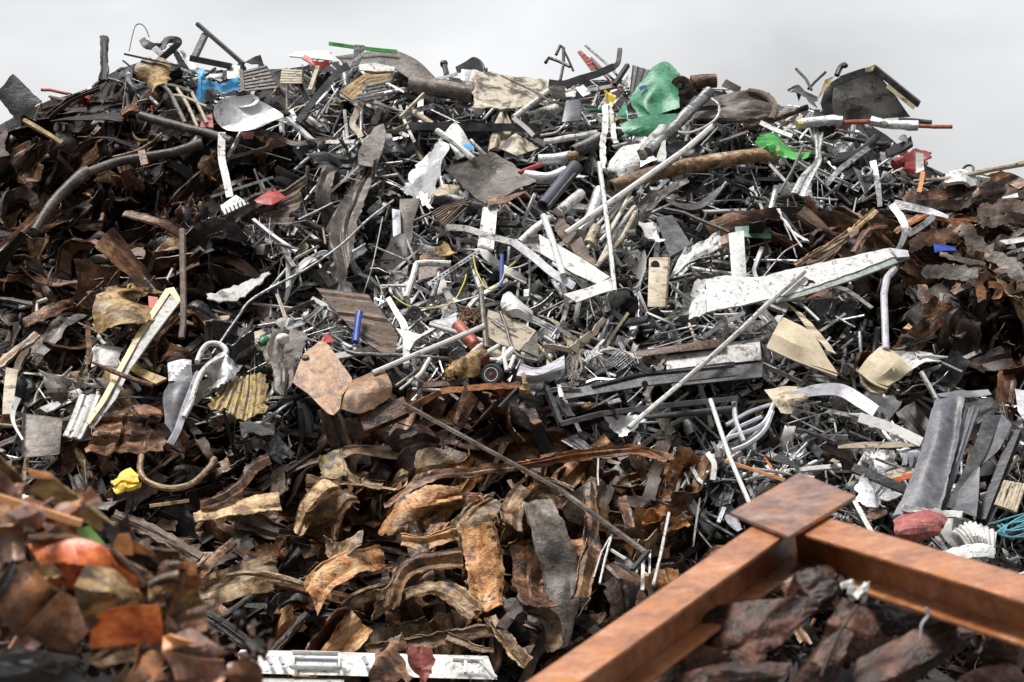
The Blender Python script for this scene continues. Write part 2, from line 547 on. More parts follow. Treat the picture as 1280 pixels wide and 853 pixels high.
mat('lilac_grey', [(0.3, (.34, .34, .38)), (0.5, (.46, .46, .50)), (0.7, (.54, .54, .58))], 0.1, (0.35, 0.5), 5, 50, 0.2, spots=(.18, .16, .15), spot_amt=0.2, var=0.05)
mat('navy_pipe', [(0.3, (.028, .032, .045)), (0.6, (.06, .066, .085))], 0.0, (0.3, 0.45), 3, 50, 0.15, var=0.1)
mat('rubber', [(0.3, (.010, .010, .011)), (0.7, (.032, .032, .034))], 0.0, (0.5, 0.75), 6, 60, 0.3, var=0.2)
mat('green_paint', [(0.1, (.012, .07, .035)), (0.45, (.035, .19, .095)), (0.85, (.09, .31, .18))], 0.05, (0.3, 0.5), 3, 60, 0.3, spots=(.02, .035, .02), spot_amt=0.28, spot_scale=10, var=0.1, stretch=(1, 1, 1))
mat('green_bright', [(0.3, (.02, .17, .025)), (0.6, (.05, .30, .05))], 0.0, (0.25, 0.45), 3, 40, 0.2, spots=(.02, .06, .03), spot_amt=0.2, var=0.1)
mat('green_dark', [(0.3, (.03, .09, .065)), (0.6, (.07, .17, .125))], 0.0, (0.35, 0.55), 3, 40, 0.2, var=0.1)
mat('lime_paint', [(0.3, (.16, .38, .07)), (0.6, (.30, .56, .15))], 0.0, (0.4, 0.6), 4, 40, 0.2, spots=(.10, .07, .03), spot_amt=0.25, var=0.1)
mat('blue_plastic', [(0.3, (.03, .22, .50)), (0.5, (.07, .36, .68)), (0.7, (.20, .52, .80))], 0.0, (0.25, 0.45), 5, 40, 0.2, var=0.1)
mat('blue_deep', [(0.3, (.012, .03, .20)), (0.6, (.025, .07, .36))], 0.0, (0.3, 0.5), 5, 40, 0.2, var=0.15)
mat('red_paint', [(0.1, (.15, .012, .010)), (0.5, (.34, .032, .025)), (0.9, (.45, .08, .065))], 0.0, (0.35, 0.55), 4, 50, 0.2, spots=(.09, .03, .02), spot_amt=0.2, var=0.15)
mat('red_brown', [(0.3, (.16, .035, .02)), (0.5, (.34, .085, .05)), (0.7, (.42, .15, .10))], 0.1, (0.4, 0.6), 4, 50, 0.3, spots=(.08, .04, .03), spot_amt=0.25, var=0.12)
mat('pink_red', [(0.1, (.09, .018, .016)), (0.5, (.29, .07, .06)), (0.9, (.45, .19, .17))], 0.0, (0.5, 0.7), 5, 50, 0.4, spots=(.12, .04, .035), spot_amt=0.4, var=0.1)
mat('orange_paint', [(0.28, (.30, .045, .010)), (0.5, (.58, .12, .022)), (0.72, (.70, .21, .055))], 0.0, (0.25, 0.45), 4, 40, 0.25, spots=(.09, .022, .012), spot_amt=0.25, spot_scale=7, var=0.06)
mat('peach_paint', [(0.3, (.56, .22, .08)), (0.6, (.74, .36, .16))], 0.0, (0.35, 0.5), 3, 40, 0.2, var=0.05)
mat('yellow_paint', [(0.3, (.52, .42, .17)), (0.5, (.68, .59, .32)), (0.7, (.75, .69, .46))], 0.0, (0.4, 0.6), 4, 50, 0.25, spots=(.22, .14, .07), spot_amt=0.28, spot_scale=9, var=0.06)
mat('yellow_bright', [(0.3, (.62, .40, .03)), (0.6, (.80, .62, .10))], 0.0, (0.5, 0.7), 5, 50, 0.4, spots=(.35, .18, .02), spot_amt=0.25, var=0.1)
mat('ochre_sheet', [(0.3, (.09, .055, .02)), (0.48, (.27, .165, .06)), (0.62, (.40, .26, .105)), (0.78, (.5, .36, .18))], 0.05, (0.35, 0.6), 4, 40, 0.4, spots=(.05, .028, .014), spot_amt=0.4, var=0.1)
mat('yellow_rust', [(0.3, (.09, .07, .05)), (0.45, (.27, .21, .14)), (0.6, (.40, .27, .07)), (0.75, (.5, .36, .10))], 0.05, (0.45, 0.65), 5, 40, 0.5, spots=(.08, .055, .035), spot_amt=0.3, var=0.1)
mat('beam_rust', [(0.05, (.12, .040, .018)), (0.3, (.26, .090, .036)), (0.55, (.38, .155, .068)), (0.78, (.47, .24, .14)), (0.97, (.55, .36, .26))], 0.12, (0.28, 0.55), 2.2, 36, 0.3, spots=(.42, .15, .03), spot_amt=0.4, spot_scale=4, var=0.04, contrast=1.05, stretch=(1, 1, 1))
mat('mauve_steel', [(0.08, (.07, .032, .022)), (0.4, (.19, .10, .075)), (0.7, (.30, .19, .155)), (0.95, (.40, .30, .27))], 0.15, (0.35, 0.6), 5, 40, 0.35, spots=(.40, .15, .04), spot_amt=0.42, spot_scale=4, var=0.08, contrast=1.1, stretch=(1, 1, 1))
mat('rock_rust', [(0.1, (.007, .004, .003)), (0.38, (.030, .014, .010)), (0.6, (.10, .042, .027)), (0.82, (.19, .088, .058)), (0.97, (.33, .20, .145))], 0.1, (0.34, 0.6), 4, 26, 0.9, spots=(.008, .005, .004), spot_amt=0.4, spot_scale=5, var=0.35, contrast=1.1, stretch=(1, 1, 1))
mat('foil', [(0.1, (.42, .425, .44)), (0.5, (.66, .665, .68)), (0.9, (.80, .805, .82))], 0.8, (0.36, 0.55), 8, 70, 0.25, spots=(.20, .20, .205), spot_amt=0.35, spot_scale=12, var=0.08, stretch=(1, 1, 1))
mat('teal_wire', [(0.3, (.05, .20, .24)), (0.6, (.10, .33, .38))], 0.0, (0.35, 0.5), 5, 40, 0.1, var=0.2)
mat('yellow_cable', [(0.3, (.55, .44, .06)), (0.6, (.70, .60, .14))], 0.0, (0.4, 0.5), 5, 40, 0.1, var=0.1)
mat('soil', [(0.2, (.003, .0025, .002)), (0.55, (.012, .009, .007)), (0.9, (.04, .028, .02))], 0.0, (0.6, 0.85), 4, 30, 1.0, var=0.0)  # near-black core; the shade of the gaps between scrap is put into its colour
mat('yard_ground', [(0.3, (.06, .055, .05)), (0.5, (.11, .10, .09)), (0.7, (.17, .155, .14))], 0.0, (0.6, 0.9), 0.6, 12, 0.6, var=0.0)

mat('lid_grey', [(0.1, (.06, .06, .055)), (0.4, (.17, .168, .155)), (0.8, (.28, .278, .26))], 0.1, (0.4, 0.6), 3, 50, 0.3, spots=(.035, .03, .025), spot_amt=0.35, spot_scale=5, var=0.05)
mat('plate_rust', [(0.08, (.09, .045, .025)), (0.35, (.22, .12, .065)), (0.6, (.36, .21, .11)), (0.85, (.48, .33, .20))], 0.1, (0.35, 0.6), 4, 50, 0.35, spots=(.13, .085, .07), spot_amt=0.45, spot_scale=4, var=0.05, stretch=(1, 1, 1))
mat('dark_red', [(0.1, (.06, .008, .008)), (0.5, (.20, .02, .018)), (0.9, (.30, .05, .045))], 0.0, (0.35, 0.55), 5, 50, 0.3, spots=(.05, .02, .015), spot_amt=0.35, var=0.1)
mat('near_brown', [(0.08, (.03, .014, .008)), (0.4, (.11, .048, .024)), (0.7, (.24, .115, .055)), (0.95, (.40, .24, .14))], 0.15, (0.22, 0.45), 4, 30, 0.35, spots=(.34, .12, .03), spot_amt=0.25, spot_scale=4, var=0.3, stretch=(1, 1, 1))
mat('bright_alloy', [(0.1, (.42, .42, .43)), (0.5, (.64, .64, .65)), (0.9, (.78, .78, .79))], 0.45, (0.25, 0.45), 5, 60, 0.2, spots=(.20, .19, .18), spot_amt=0.25, spot_scale=9, var=0.05, stretch=(1, 1, 1))
mat('green_grey', [(0.1, (.12, .15, .14)), (0.5, (.27, .32, .30)), (0.9, (.42, .46, .44))], 0.0, (0.4, 0.6), 6, 40, 0.2, spots=(.08, .08, .07), spot_amt=0.3, spot_scale=14, var=0.05, stretch=(1, 1, 1))
mat('rust_fold', [(0.08, (.010, .006, .004)), (0.34, (.055, .029, .016)), (0.55, (.15, .082, .038)), (0.75, (.28, .18, .095)), (0.95, (.48, .38, .25))], 0.08, (0.28, 0.55), 5, 45, 0.7, spots=(.20, .085, .025), spot_amt=0.3, spot_scale=5, var=0.2)
# ------------------------------------------------------------------ the pieces one can point at
def sheet_rows(k, *rows, d=0.45, t=None):
    return [T(k, r, d, t) for r in rows]

# --- crest, far end
thing('steel_plate', 'dark square steel plate standing on its corner at the low end of the crest', 'steel plate',
      loft(sheet_rows('a', '-25,485,.2 80,350,.42', '100,640,-.05 258,528,.15', d=0.3), 14, 12, crease=.02, thick=.012, torn=.008, seed=1), 'charcoal', 'dark diamond plate')
thing('thin_pipe', 'short red pipe poking out beside the dark diamond plate', 'pipe', tube(T('a', '252,455 420,480'), 2.0), 'red_brown')
thing('fence_post', 'black burnt post standing upright on the crest with a torn top', 'post',
      strip(T('a', '640,400 645,240 642,130'), 10, 16, 6, thick=.03, fold=.03, seed=4, torn=.03, taper=[1.1, .95, .9, 1.1]), 'rubber', 'upright black post')
thing('wire_hoop', 'thin wire looping up into the sky above the crest', 'wire', tube(T('a', '795,215 815,120 835,60 865,50 895,75 918,130'), 0.75, 6, 24, True), 'charcoal', 'thin wire loop')
o = thing('bent_metal', 'black bent metal frame at the summit under the wire loop', 'metal frame',
          strip(T('a', '875,150 900,185 960,190 1000,185 1030,150 1095,150 1090,180 985,270'), 9, 40, 4, roll=.5, thick=.02, crease=.02, seed=2), 'charcoal', 'black bent frame')
obj('brace', strip(T('a', '880,160 930,180 975,220 1000,240'), 8, 14, 3, thick=.015), 'charcoal', o)
thing('flat_bar', 'thin pale flat bar lying over the ochre sheet on the crest', 'metal bar', bar(*T('a', '765,235 1115,312', .75), .03, .025), 'steel_grey')
thing('bent_sheet', 'ochre yellow bent metal sheet hanging just below the summit', 'metal sheet',
      loft(sheet_rows('a', '830,320 930,275 1065,315', '870,370 960,350 1060,370,-.05', '900,420 940,455,.1 1000,430', d=.6), 18, 14, crease=.10, ncr=5, thick=.01, torn=.05, seed=7), 'ochre_sheet', 'ochre bent sheet')
thing('steel_channel', 'dark grille panel leaning at the summit beside the blue bag', 'panel',
      loft(sheet_rows('a', '1040,180 1085,200', '1120,340 1190,370', d=.4), 10, 16, rib=.008, nrib=7, ribdir=1, thick=.01), 'charcoal')
thing('glass_shard', 'pale torn sheet of plastic on the crest behind the blue bag', 'plastic sheet',
      loft(sheet_rows('a', '1085,195 1100,190', '1190,330 1230,325', d=.2), 8, 10, crease=.03, torn=.05), 'white_clean')
thing('long_bar', 'long dark steel bar slanting up into the sky on the crest', 'steel bar', bar(*T('A', '725,88 895,236', .5), .045, .045), 'dark_steel', 'slanting dark bar')
thing('short_post', 'stubby dark post leaning against the slanting bar on the crest', 'post', bar(*T('A', '755,128 712,218', .4), .075, .06), 'charcoal')
thing('flat_bar', 'dark flat timber bar lying level under the slanting dark bar', 'bar', bar(*T('A', '700,215 850,245', .55), .06, .075), 'charcoal')

bag = thing('plastic_bag', 'bright blue crumpled plastic bag twisted in the scrap near the summit', 'plastic bag',
            loft(sheet_rows('b', '75,245 120,255', '90,305 130,310', '75,370 95,400 125,365', d=.75), 16, 20, crease=.09, ncr=9, rough=.03, thick=.008, torn=.05, seed=8), 'blue_plastic', 'blue plastic bag')
obj('tail', strip(T('b', '110,335 170,325 240,340 335,325', .8), 14, 28, 8, crease=.09, rough=.03, thick=.008, taper=[1, .55, .9, 1.2], seed=9, torn=.04), 'blue_plastic', bag)
thing('carton', 'white box stuck in the crest directly above the blue bag', 'box', block('b', '262,215 345,205 350,285 265,290', .3, .5), 'white_clean', bevel=.01)

hub = thing('hubcap', 'large dented silver hubcap lying near the crest, its rim bent', 'hubcap',
            dish('b', '395,500', 44, 25, -.10, .55, .09, 1.0, .007, .13, seed=12), 'bright_alloy', 'silver hubcap')
obj('centre_cap', dish('b', '390,425', 15, 9, .2, .5, .05, 1.06, .006, .02, seed=5, nr=5, na=20), 'bright_alloy', hub)
thing('perforated_strap', 'pale perforated metal strap hanging down from the silver hubcap', 'metal strap',
      strip(T('A', '815,490 815,580 830,650 845,725', .8), 9.5, 30, 4, roll=.25, thick=.012, crease=.012, seed=3), 'white_paint', 'hanging perforated strap')
thing('thin_pipe', 'straight grey pipe leaning behind the hanging perforated strap', 'pipe', tube(T('A', '885,490 835,585', .55), 3.2), 'steel_grey')
gr = thing('drain_grate', 'small pale grated cover at the lower end of the hanging strap', 'grate',
           loft(sheet_rows('h', '225,285 320,220', '240,345 400,270', d=.8), 12, 8, thick=.02), 'white_paint', 'small grated cover')
mb = MB()
for i in range(7):
    a, b = T('h', f'{232+i*24},{312-i*11},.04 {245+i*24},{338-i*10},.04', .8)
    mb.add(bar(a, b, .012, .012))
obj('slots', mb, 'charcoal', gr)
thing('chrome_trim', 'shiny silver trim bar crossing behind the hanging strap', 'trim bar', bar(*T('h', '165,228 545,108', .6), .07, .03), 'silver')
rk = thing('tube_rack', 'bent rack of thin pale tubes leaning below the ochre sheet', 'rack',
           tube(T('a', '1140,660 1090,560 1050,480 1018,440 1040,430 1090,440 1180,470', .75), 3.0, 8, 30, True), 'brown_grey', 'bent tube rack')
for a in ('1215,685 1150,540 1090,445', '1275,660 1225,560 1180,470', '1050,490 1130,500 1270,560'):
    obj('rail', tube(T('a', a, .75), 2.3, 8, 12, True), 'tan_paint', rk)
ex = thing('exhaust_pipe', 'long bent rusty exhaust pipe with a bolted joint, running down the dark slope', 'exhaust pipe',
           tube(T('A', '125,850 200,740 300,645 325,632', .7), 7.5, 12, 16, True, taper=[.7, .9, 1.1]), 'brown_grey', 'bent exhaust pipe')
obj('rear_pipe', tube(T('A', '300,645 420,600 520,580 640,560 740,525', .7), 6.0, 12, 24, True), 'brown_grey', ex)
obj('flange', MB(box(T('A', '507,555,.1 532,550,.1 545,602,.1 518,608,.1', .75), T('A', '515,560,-.1 540,552,-.1 552,602,-.1 526,606,-.1', .75))), 'rust_mid', ex)
thing('old_pipe', 'thick weathered pipe with an orange rusty end, running beneath the silver hubcap', 'pipe',
      tube(T('A', '515,425 640,460 780,495 850,520', .75), 5.6, 12, 16, True), 'brown_grey', 'pipe under the hubcap')
thing('wood_batten', 'yellowish wooden batten sticking out below the dark diamond plate', 'wood batten', tube(T('A', '90,445 230,530', .6), 3.7, 6), 'ochre_sheet')
thing('crate_shard', 'small red plastic panel tucked beside the tube rack', 'plastic panel', loft(sheet_rows('A', '745,430 780,420', '735,470 785,470', d=.55), 8, 6, thick=.01), 'red_paint')
thing('crate_shard', 'small red plastic panel peeping out under the silver hubcap', 'plastic panel', loft(sheet_rows('A', '885,490 935,485', '895,512 930,512', d=.6), 8, 6, thick=.01), 'red_paint')
thing('red_wedge', 'red wedge shaped lid lying above the brown ribbed boards', 'lid',
      loft(sheet_rows('A', '935,740 1005,690 1050,725', '950,752 1000,755,.1 1050,728', d=.65), 12, 6, crease=.02, thick=.015), 'red_paint', 'red wedge lid')
thing('ribbed_board', 'weathered brown ribbed board below the red wedge lid', 'board',
      loft(sheet_rows('A', '960,760 1140,650', '950,800 1060,830', d=.5), 22, 18, rib=.012, nrib=7, ribdir=1, thick=.02, torn=.05, crease=.03, seed=11), 'wood_brown', 'ribbed brown board')
fin = thing('finned_heater', 'grey finned heater block on the crest above the silver hubcap', 'heater',
            MB(*[box(np.array(q), np.array(q) + np.array((0, .25, .02))) for q in [
                T('b', f'{345-i*2},{245+i*19} {500+i*12},{205+i*21} {505+i*12},{216+i*21} {345-i*2},{257+i*19}', .6) for i in range(7)]]), 'brown_grey', 'grey finned heater')
obj('end_plate', loft(sheet_rows('b', '340,235 360,230', '350,370 375,365', d=.62), 5, 8, thick=.02), 'charcoal', fin)
thing('vent_block', 'tan slatted vent block on the crest right of the grey finned heater', 'vent',
      MB(*[box(np.array(q), np.array(q) + np.array((0, .3, .02))) for q in [T('b', f'{600-i*2},{225+i*16} {725},{235+i*14} {725},{246+i*14} {600-i*2},{237+i*16}', .5) for i in range(6)]]), 'tan_paint', 'tan vent block')
thing('rusty_hood', 'dark brown pointed plate on the crest above the grey finned heater', 'plate', loft(sheet_rows('b', '375,190 470,135', '420,215 490,190', d=.3), 10, 8, crease=.05, thick=.01, seed=6), 'brown_black')
thing('flat_board', 'thin white plastic panel jutting level out of the crest beside red scraps', 'panel', loft(sheet_rows('A', '1065,192 1215,190', '1065,208 1220,225', d=.4), 12, 5, thick=.02, crease=.01), 'white_clean')
thing('red_bracket', 'broken red bracket under the thin white panel on the crest', 'bracket', strip(T('A', '1115,210 1150,230 1185,240 1210,232', .6), 7, 14, 4, thick=.02, crease=.03, torn=.04), 'red_paint')
thing('curved_strip', 'long curved dark slat rising to the crest left of the tan louvred cover', 'slat', strip(T('b', '700,550 760,470 850,360 950,250 1010,205', .75), 9, 24, 4, thick=.015, rib=.004, nrib=2), 'charcoal')
thing('split_batten', 'pale split batten upright beside the curved dark slat', 'batten', bar(*T('b', '825,215 775,360', .8), .05, .03), 'tan_paint')
thing('aluminium_profile', 'short bright aluminium profile lying in the dark hollow right of the hubcap', 'profile', bar(*T('A', '1060,435 1145,515', .7), .09, .03), 'silver')
thing('bent_strip', 'long grey strip running level beneath the hubcap into the dark hollow', 'strip', strip(T('b', '440,610 560,640 680,690 800,670 920,650', .65), 8, 30, 4, crease=.03, thick=.01, taper=[1.3, 1, .7, .9, .3]), 'brown_grey')

# --- crest, middle
arc = thing('dome_cover', 'grey domed cover on the crest with a green edge strip', 'cover',
            loft(sheet_rows('c', '-250,130 30,115 130,125 260,185 370,285', '-200,170 40,150 130,190 230,240 330,290', '-150,210 60,210 200,280', d=.35), 30, 14, True, crease=.05, thick=.012, seed=5), 'brown_grey', 'domed cover')
obj('edge_strip', strip(T('c', '-290,72 -130,95 20,112 130,122', .5), 4.5, 20, 3, thick=.02), 'green_bright', arc)
thing('grey_flap', 'dark grey flap standing on the crest in front of the green edge strip', 'flap', loft(sheet_rows('b', '1050,90 1115,95', '1025,230 1075,220', d=.7), 10, 12, crease=.05, thick=.01), 'charcoal')
thing('white_lath', 'pale oval slat lying on top of the tan louvred cover', 'slat', loft(sheet_rows('b', '1075,210 1180,195 1300,215', '1085,235 1180,250 1290,240', d=.75), 14, 6, crease=.02, thick=.02), 'white_paint')
lv = thing('louvred_cover', 'tan louvred machine cover with white slats near the crest', 'cover',
           loft(sheet_rows('b', '955,370 1120,255 1270,255', '1040,430 1130,340 1280,300', d=.7), 16, 10, rib=.004, nrib=5, ribdir=1, thick=.03), 'ochre_sheet', 'tan louvred cover')
for i in range(6):
    a, b = T('b', f'{1045+i*20},{428-i*2} {1175+i*25},{330-i*7}', .82) if False else T('b', f'{1040+i*12},{432-i*23} {1215+i*14},{400-i*25}', .82)
    obj('louvre', bar(a, b, .035, .02), 'white_paint', lv)
obj('side_panel', loft(sheet_rows('b', '955,372 1042,432', '960,400 1040,440', d=.68), 6, 4, thick=.02), 'brown_grey', lv)
thing('bent_strip', 'curling pale strip hanging below the tan louvred cover', 'strip', strip(T('b', '1095,430 1065,490 1035,570 1070,610 1090,650', .7), 8, 20, 4, thick=.015), 'tan_paint')
thing('rusty_pipe', 'thick brown rusty pipe lying level on the crest beside the stained tan panel', 'pipe', tube(T('c', '205,325 340,340 480,365 600,385', .6), 11.5, 14, 14, True, True, dent=.05), 'brown_grey', 'thick brown crest pipe')
thing('bollard', 'short dark stub with a round head sticking up on the crest', 'post', MB(tube(T('c', '435,270 420,200', .4), 3.6, 10), lathe(T('c', '418,200', .4)[0], (0, 0, 1), [(.02, -.05), (.045, -.02), (.05, .02), (.03, .05)], 12)), 'charcoal', 'stub with round head')
sc = thing('helmet_shell', 'dark grey rounded shell on the crest behind the stained tan panel', 'shell',
           loft(sheet_rows('c', '490,245 560,190 610,158 660,180 680,235', '500,280 560,250 620,220 690,245', d=.35), 24, 10, True, crease=.05, thick=.01, seed=9), 'charcoal')
thing('carton', 'small pale grey box leaning on the left edge of the stained tan panel', 'box', block('c', '525,228 588,235 570,310 520,295', .15, .6), 'lilac_grey', bevel=.01)
thing('white_lath', 'white slat lying level between the stub and the stained tan panel', 'slat', strip(T('c', '335,300 420,280 500,258', .6), 4, 10, 3, thick=.02), 'white_clean')
pn = thing('stained_board', 'large stained tan panel standing on the crest', 'panel',
           loft(sheet_rows('c', '597,243 760,262 930,262 1072,288', '597,482 760,492 900,465 1060,452', d=.7), 26, 18, crease=.035, ncr=4, rough=.006, thick=.012, torn=.025, seed=4), 'stained_tan', 'stained tan panel')
obj('flap', loft(sheet_rows('c', '1072,288 1150,310', '1060,400 1160,400', d=.66), 8, 8, crease=.06, thick=.012, torn=.05), 'brown_grey', pn)
thing('thin_rod', 'thin black rod slanting across the stained tan panel', 'rod', tube(T('c', '770,268 1090,440', .85), 1.3, 6), 'charcoal')
thing('steel_bar', 'long dark flat bar lying level below the stained tan panel', 'steel bar', bar(*T('c', '205,580 1020,592', .75), .09, .09), 'dark_steel', 'level dark bar')
thing('thin_pipe', 'pale pipe sloping up to the lower edge of the stained tan panel', 'pipe', tube(T('c', '845,530 1060,365', .75), 3.8, 10), 'white_paint')
thing('bent_strip', 'lilac grey strap crossing the end of the level dark bar', 'strap', strip(T('c', '845,530 920,590 970,640', .9), 6, 10, 3, thick=.015), 'slate_paint')
fo = thing('foil_sheet', 'large crinkled silver foil sheet beside the square brown sheet', 'foil sheet',
           loft(sheet_rows('i', '260,-10 340,-40 410,-50', '210,60 330,40 470,20,.05', '160,180 240,210 310,205,.1', d=.75), 26, 22, crease=.16, ncr=10, rough=.015, thick=.006, torn=.04, seed=21), 'bright_alloy', 'crinkled silver foil')
obj('printed_corner', loft(sheet_rows('c', '420,620 485,560', '500,770 605,710', d=.8), 10, 12, crease=.05, thick=.006, seed=2), 'white_clean', fo)
obj('blue_print', loft(sheet_rows('c', '530,700 575,680', '560,745 608,715', d=.83), 5, 5, thick=.006), 'blue_plastic', fo)
thing('thin_pipe', 'pale grey pipe lying across the crinkled silver foil', 'pipe', tube(T('c', '375,610 600,785', .95), 4.0, 10), 'white_paint')
thing('thin_pipe', 'pale pipe sloping down behind the level dark bar', 'pipe', tube(T('c', '215,480 345,570', .6), 4.0, 10), 'tan_paint')
thing('flat_bar', 'thin tan bar leaning under the thick brown crest pipe', 'bar', bar(*T('c', '150,525 295,380', .8), .035, .03), 'tan_paint')
thing('lamp_cone', 'pale cone shaped lamp cover standing under the stained tan panel', 'lamp cover',
      loft(sheet_rows('c', '770,495 795,490', '720,590 840,600', '690,740 790,690', d=.65), 12, 14, True, rib=.03, nrib=1, crease=.01, thick=.01), 'tan_paint', 'pale lamp cone')
thing('pointed_dish', 'small rust stained pointed lid above the square brown sheet', 'lid',
      loft(sheet_rows('c', '860,630 875,628', '800,680 880,690,.12 960,680', '755,720 870,765,.1 1000,715', d=.75), 18, 10, crease=.02, thick=.01), 'stained_tan', 'pointed stained lid')
bs = thing('square_sheet', 'large brown square metal sheet in the middle of the upper slope', 'metal sheet',
           loft(sheet_rows('i', '400,65 560,20 710,-35', '520,150 660,100,-.06 850,40', '670,255 780,215 985,155', d=.85), 24, 18, True, crease=.05, rough=.01, thick=.01, seed=31, torn=.015), 'brown_grey', 'square brown sheet')
obj('folded_edge', loft(sheet_rows('i', '672,256 780,216 985,156', '690,285 800,265 990,160', d=.82), 14, 5, crease=.02, thick=.01), 'rust_mid', bs)
thing('steel_slab', 'upright white slab hanging under the square brown sheet', 'slab', block('i', '690,262 752,268 725,558 650,540', .06, .75, dx=-6), 'white_paint', 'upright white slab', bevel=.006)
bp = thing('bumper_strip', 'black curved rubber bumper strip arching on the crest', 'bumper', strip(T('e', '30,315 130,320 240,285 350,250 430,215', .7), 9, 30, 5, roll=.3, thick=.03, rib=.008, nrib=2), 'rubber', 'black bumper strip')
obj('upturned_end', strip(T('e', '425,220 455,190 468,105', .7), 6, 12, 3, thick=.03), 'rubber', bp)
thing('black_bar', 'short black bar pointing up beside the bumper strip', 'bar', bar(*T('e', '435,325 515,205', .6), .05, .05), 'rubber')
wf = thing('wire_stand', 'thin black bent metal frame standing on the crest above the bumper strip', 'frame', tube(T('e', '75,140 100,85 120,100 120,200 100,300', .5), 2.2, 6), 'charcoal', 'bent black frame')
obj('brace', tube(T('e', '110,90 150,170 180,240', .5), 1.6, 6), 'charcoal', wf)
obj('brace', tube(T('e', '10,190 30,160 90,180 160,215', .5), 2.4, 6), 'charcoal', wf)
thing('ribbed_strip', 'pinkish ribbed plastic strip leaning on the crest right of the bent black frame', 'strip', loft(sheet_rows('e', '205,125 225,115', '290,240 350,225', d=.45), 8, 14, rib=.006, nrib=6, ribdir=1, thick=.01), 'pink_red')
for i, s in enumerate(('255,85 400,210 520,350', '290,160 420,290 510,330', '310,190 400,300 480,370')):
    thing('thin_rod', ('thin grey rod rising highest over the bumper strip', 'thin grey rod lying across the bumper strip', 'thin pinkish rod crossing under the bumper strip')[i], 'rod', tube(T('e', s, .55), 1.5, 6), ('steel_grey', 'steel_grey', 'pink_red')[i])
thing('grey_slab', 'smooth mid grey slab upright under the bumper strip', 'slab', block('e', '135,420 228,412 228,545 105,560', .1, .6), 'slate_paint', bevel=.02)
thing('alloy_box', 'bright aluminium casing under the middle of the bumper strip', 'casing', block('e', '195,345 240,320 290,380 240,400', .12, .65), 'silver', bevel=.006)
thing('white_flap', 'white torn flap beside the aluminium casing below the bumper strip', 'flap', loft(sheet_rows('e', '120,345 200,340', '140,410 200,405', d=.6), 8, 6, crease=.05, torn=.06), 'white_clean')
gs = thing('crushed_drum', 'crushed bright green steel drum on the crest', 'drum',
           loft(sheet_rows('e', '640,290 700,230 760,218 835,275', '560,345 660,330,.12 730,330,.1 820,380', '520,400 620,440,.1 730,430 830,460', '590,535 680,520,.05 740,490 825,480', d=.8), 30, 26, True, crease=.06, ncr=9, thick=.008, torn=.012, seed=5), 'green_paint', 'crushed green drum')
obj('lower_flap', loft(sheet_rows('e', '470,590 620,540 740,500 830,470', '490,625 600,600,.08 740,570 820,520', '540,640 640,640 800,545', d=.86), 22, 10, True, crease=.07, thick=.008, seed=8), 'green_paint', gs)
obj('side_flap', loft(sheet_rows('e', '435,505 500,430', '480,520 520,560', d=.8), 8, 8, crease=.04, thick=.008), 'green_paint', gs)
obj('lining', loft(sheet_rows('e', '520,580 625,545', '530,598 640,570', d=.92), 8, 5, crease=.03, thick=.006), 'ochre_sheet', gs)
obj('lining', loft(sheet_rows('e', '435,515 470,520', '440,550 485,550', d=.9), 6, 5, crease=.03, thick=.006), 'ochre_sheet', gs)
obj('sticker', loft(sheet_rows('e', '585,340 625,325', '590,360 635,345', d=.93), 5, 4, thick=.005), 'blue_deep', gs)
thing('torn_sheet', 'dark olive panel standing behind the crushed green drum', 'panel', loft(sheet_rows('e', '545,205 655,240', '525,380 600,360', d=.45), 12, 12, rib=.004, nrib=8, thick=.01), 'charcoal')
thing('yellow_foam', 'small bright yellow foam scrap left of the crushed green drum', 'foam scrap', loft(sheet_rows('e', '370,385 440,395', '385,430 430,430', d=.75), 10, 8, crease=.08, torn=.08, thick=.02), 'yellow_bright')
mt = thing('electric_motor', 'rusty brown round motor on the crest right of the crushed green drum', 'motor',
           lathe(T('e', '850,340', .75)[0], (-.25, -1, .05), [(.02, .10), (.05, .10), (.052, .13), (.115, .13), (.125, .11), (.13, 0), (.13, -.25), (.09, -.28)], 22), 'rust_dark', 'round rusty motor')
obj('shaft_hole', lathe(T('e', '848,340', .75)[0], (-.25, -1, .05), [(.0, .135), (.035, .135), (.035, .1)], 14), 'rubber', mt)
thing('rusty_cylinder', 'rusty brown cylinder lying on the crest behind the round motor', 'cylinder', tube(T('e', '905,310 1060,300', .55), 9, 14, 10, hollow=True, dent=.05), 'rust_mid')
thing('rusty_box', 'small rusty brown box on the crest right of the round motor', 'box', block('e', '1120,290 1215,340 1200,380 1090,335', .25, .5), 'rust_dark', bevel=.01)
hd = thing('crushed_hood', 'dark brown crushed and folded car hood on the crest beside the crushed green drum', 'car hood',
           loft(sheet_rows('g', '-250,250 -80,235 80,215 200,245', '-300,310,.1 -100,290,.1 90,270 230,290', '-280,345 -100,330 80,315,.1 240,330', '-260,385,.12 -90,370,.1 100,380 230,360', '-240,410 -60,410 130,405 215,400', d=.65), 40, 34, True, crease=.05, ncr=5, fold=.06, nfold=7, thick=.012, seed=13), 'brown_grey', 'crushed brown hood')
obj('rolled_edge', tube(T('g', '75,218 160,235 220,275 240,330 215,395', .72), 4.5, 8, 20, True), 'wood_brown', hd)

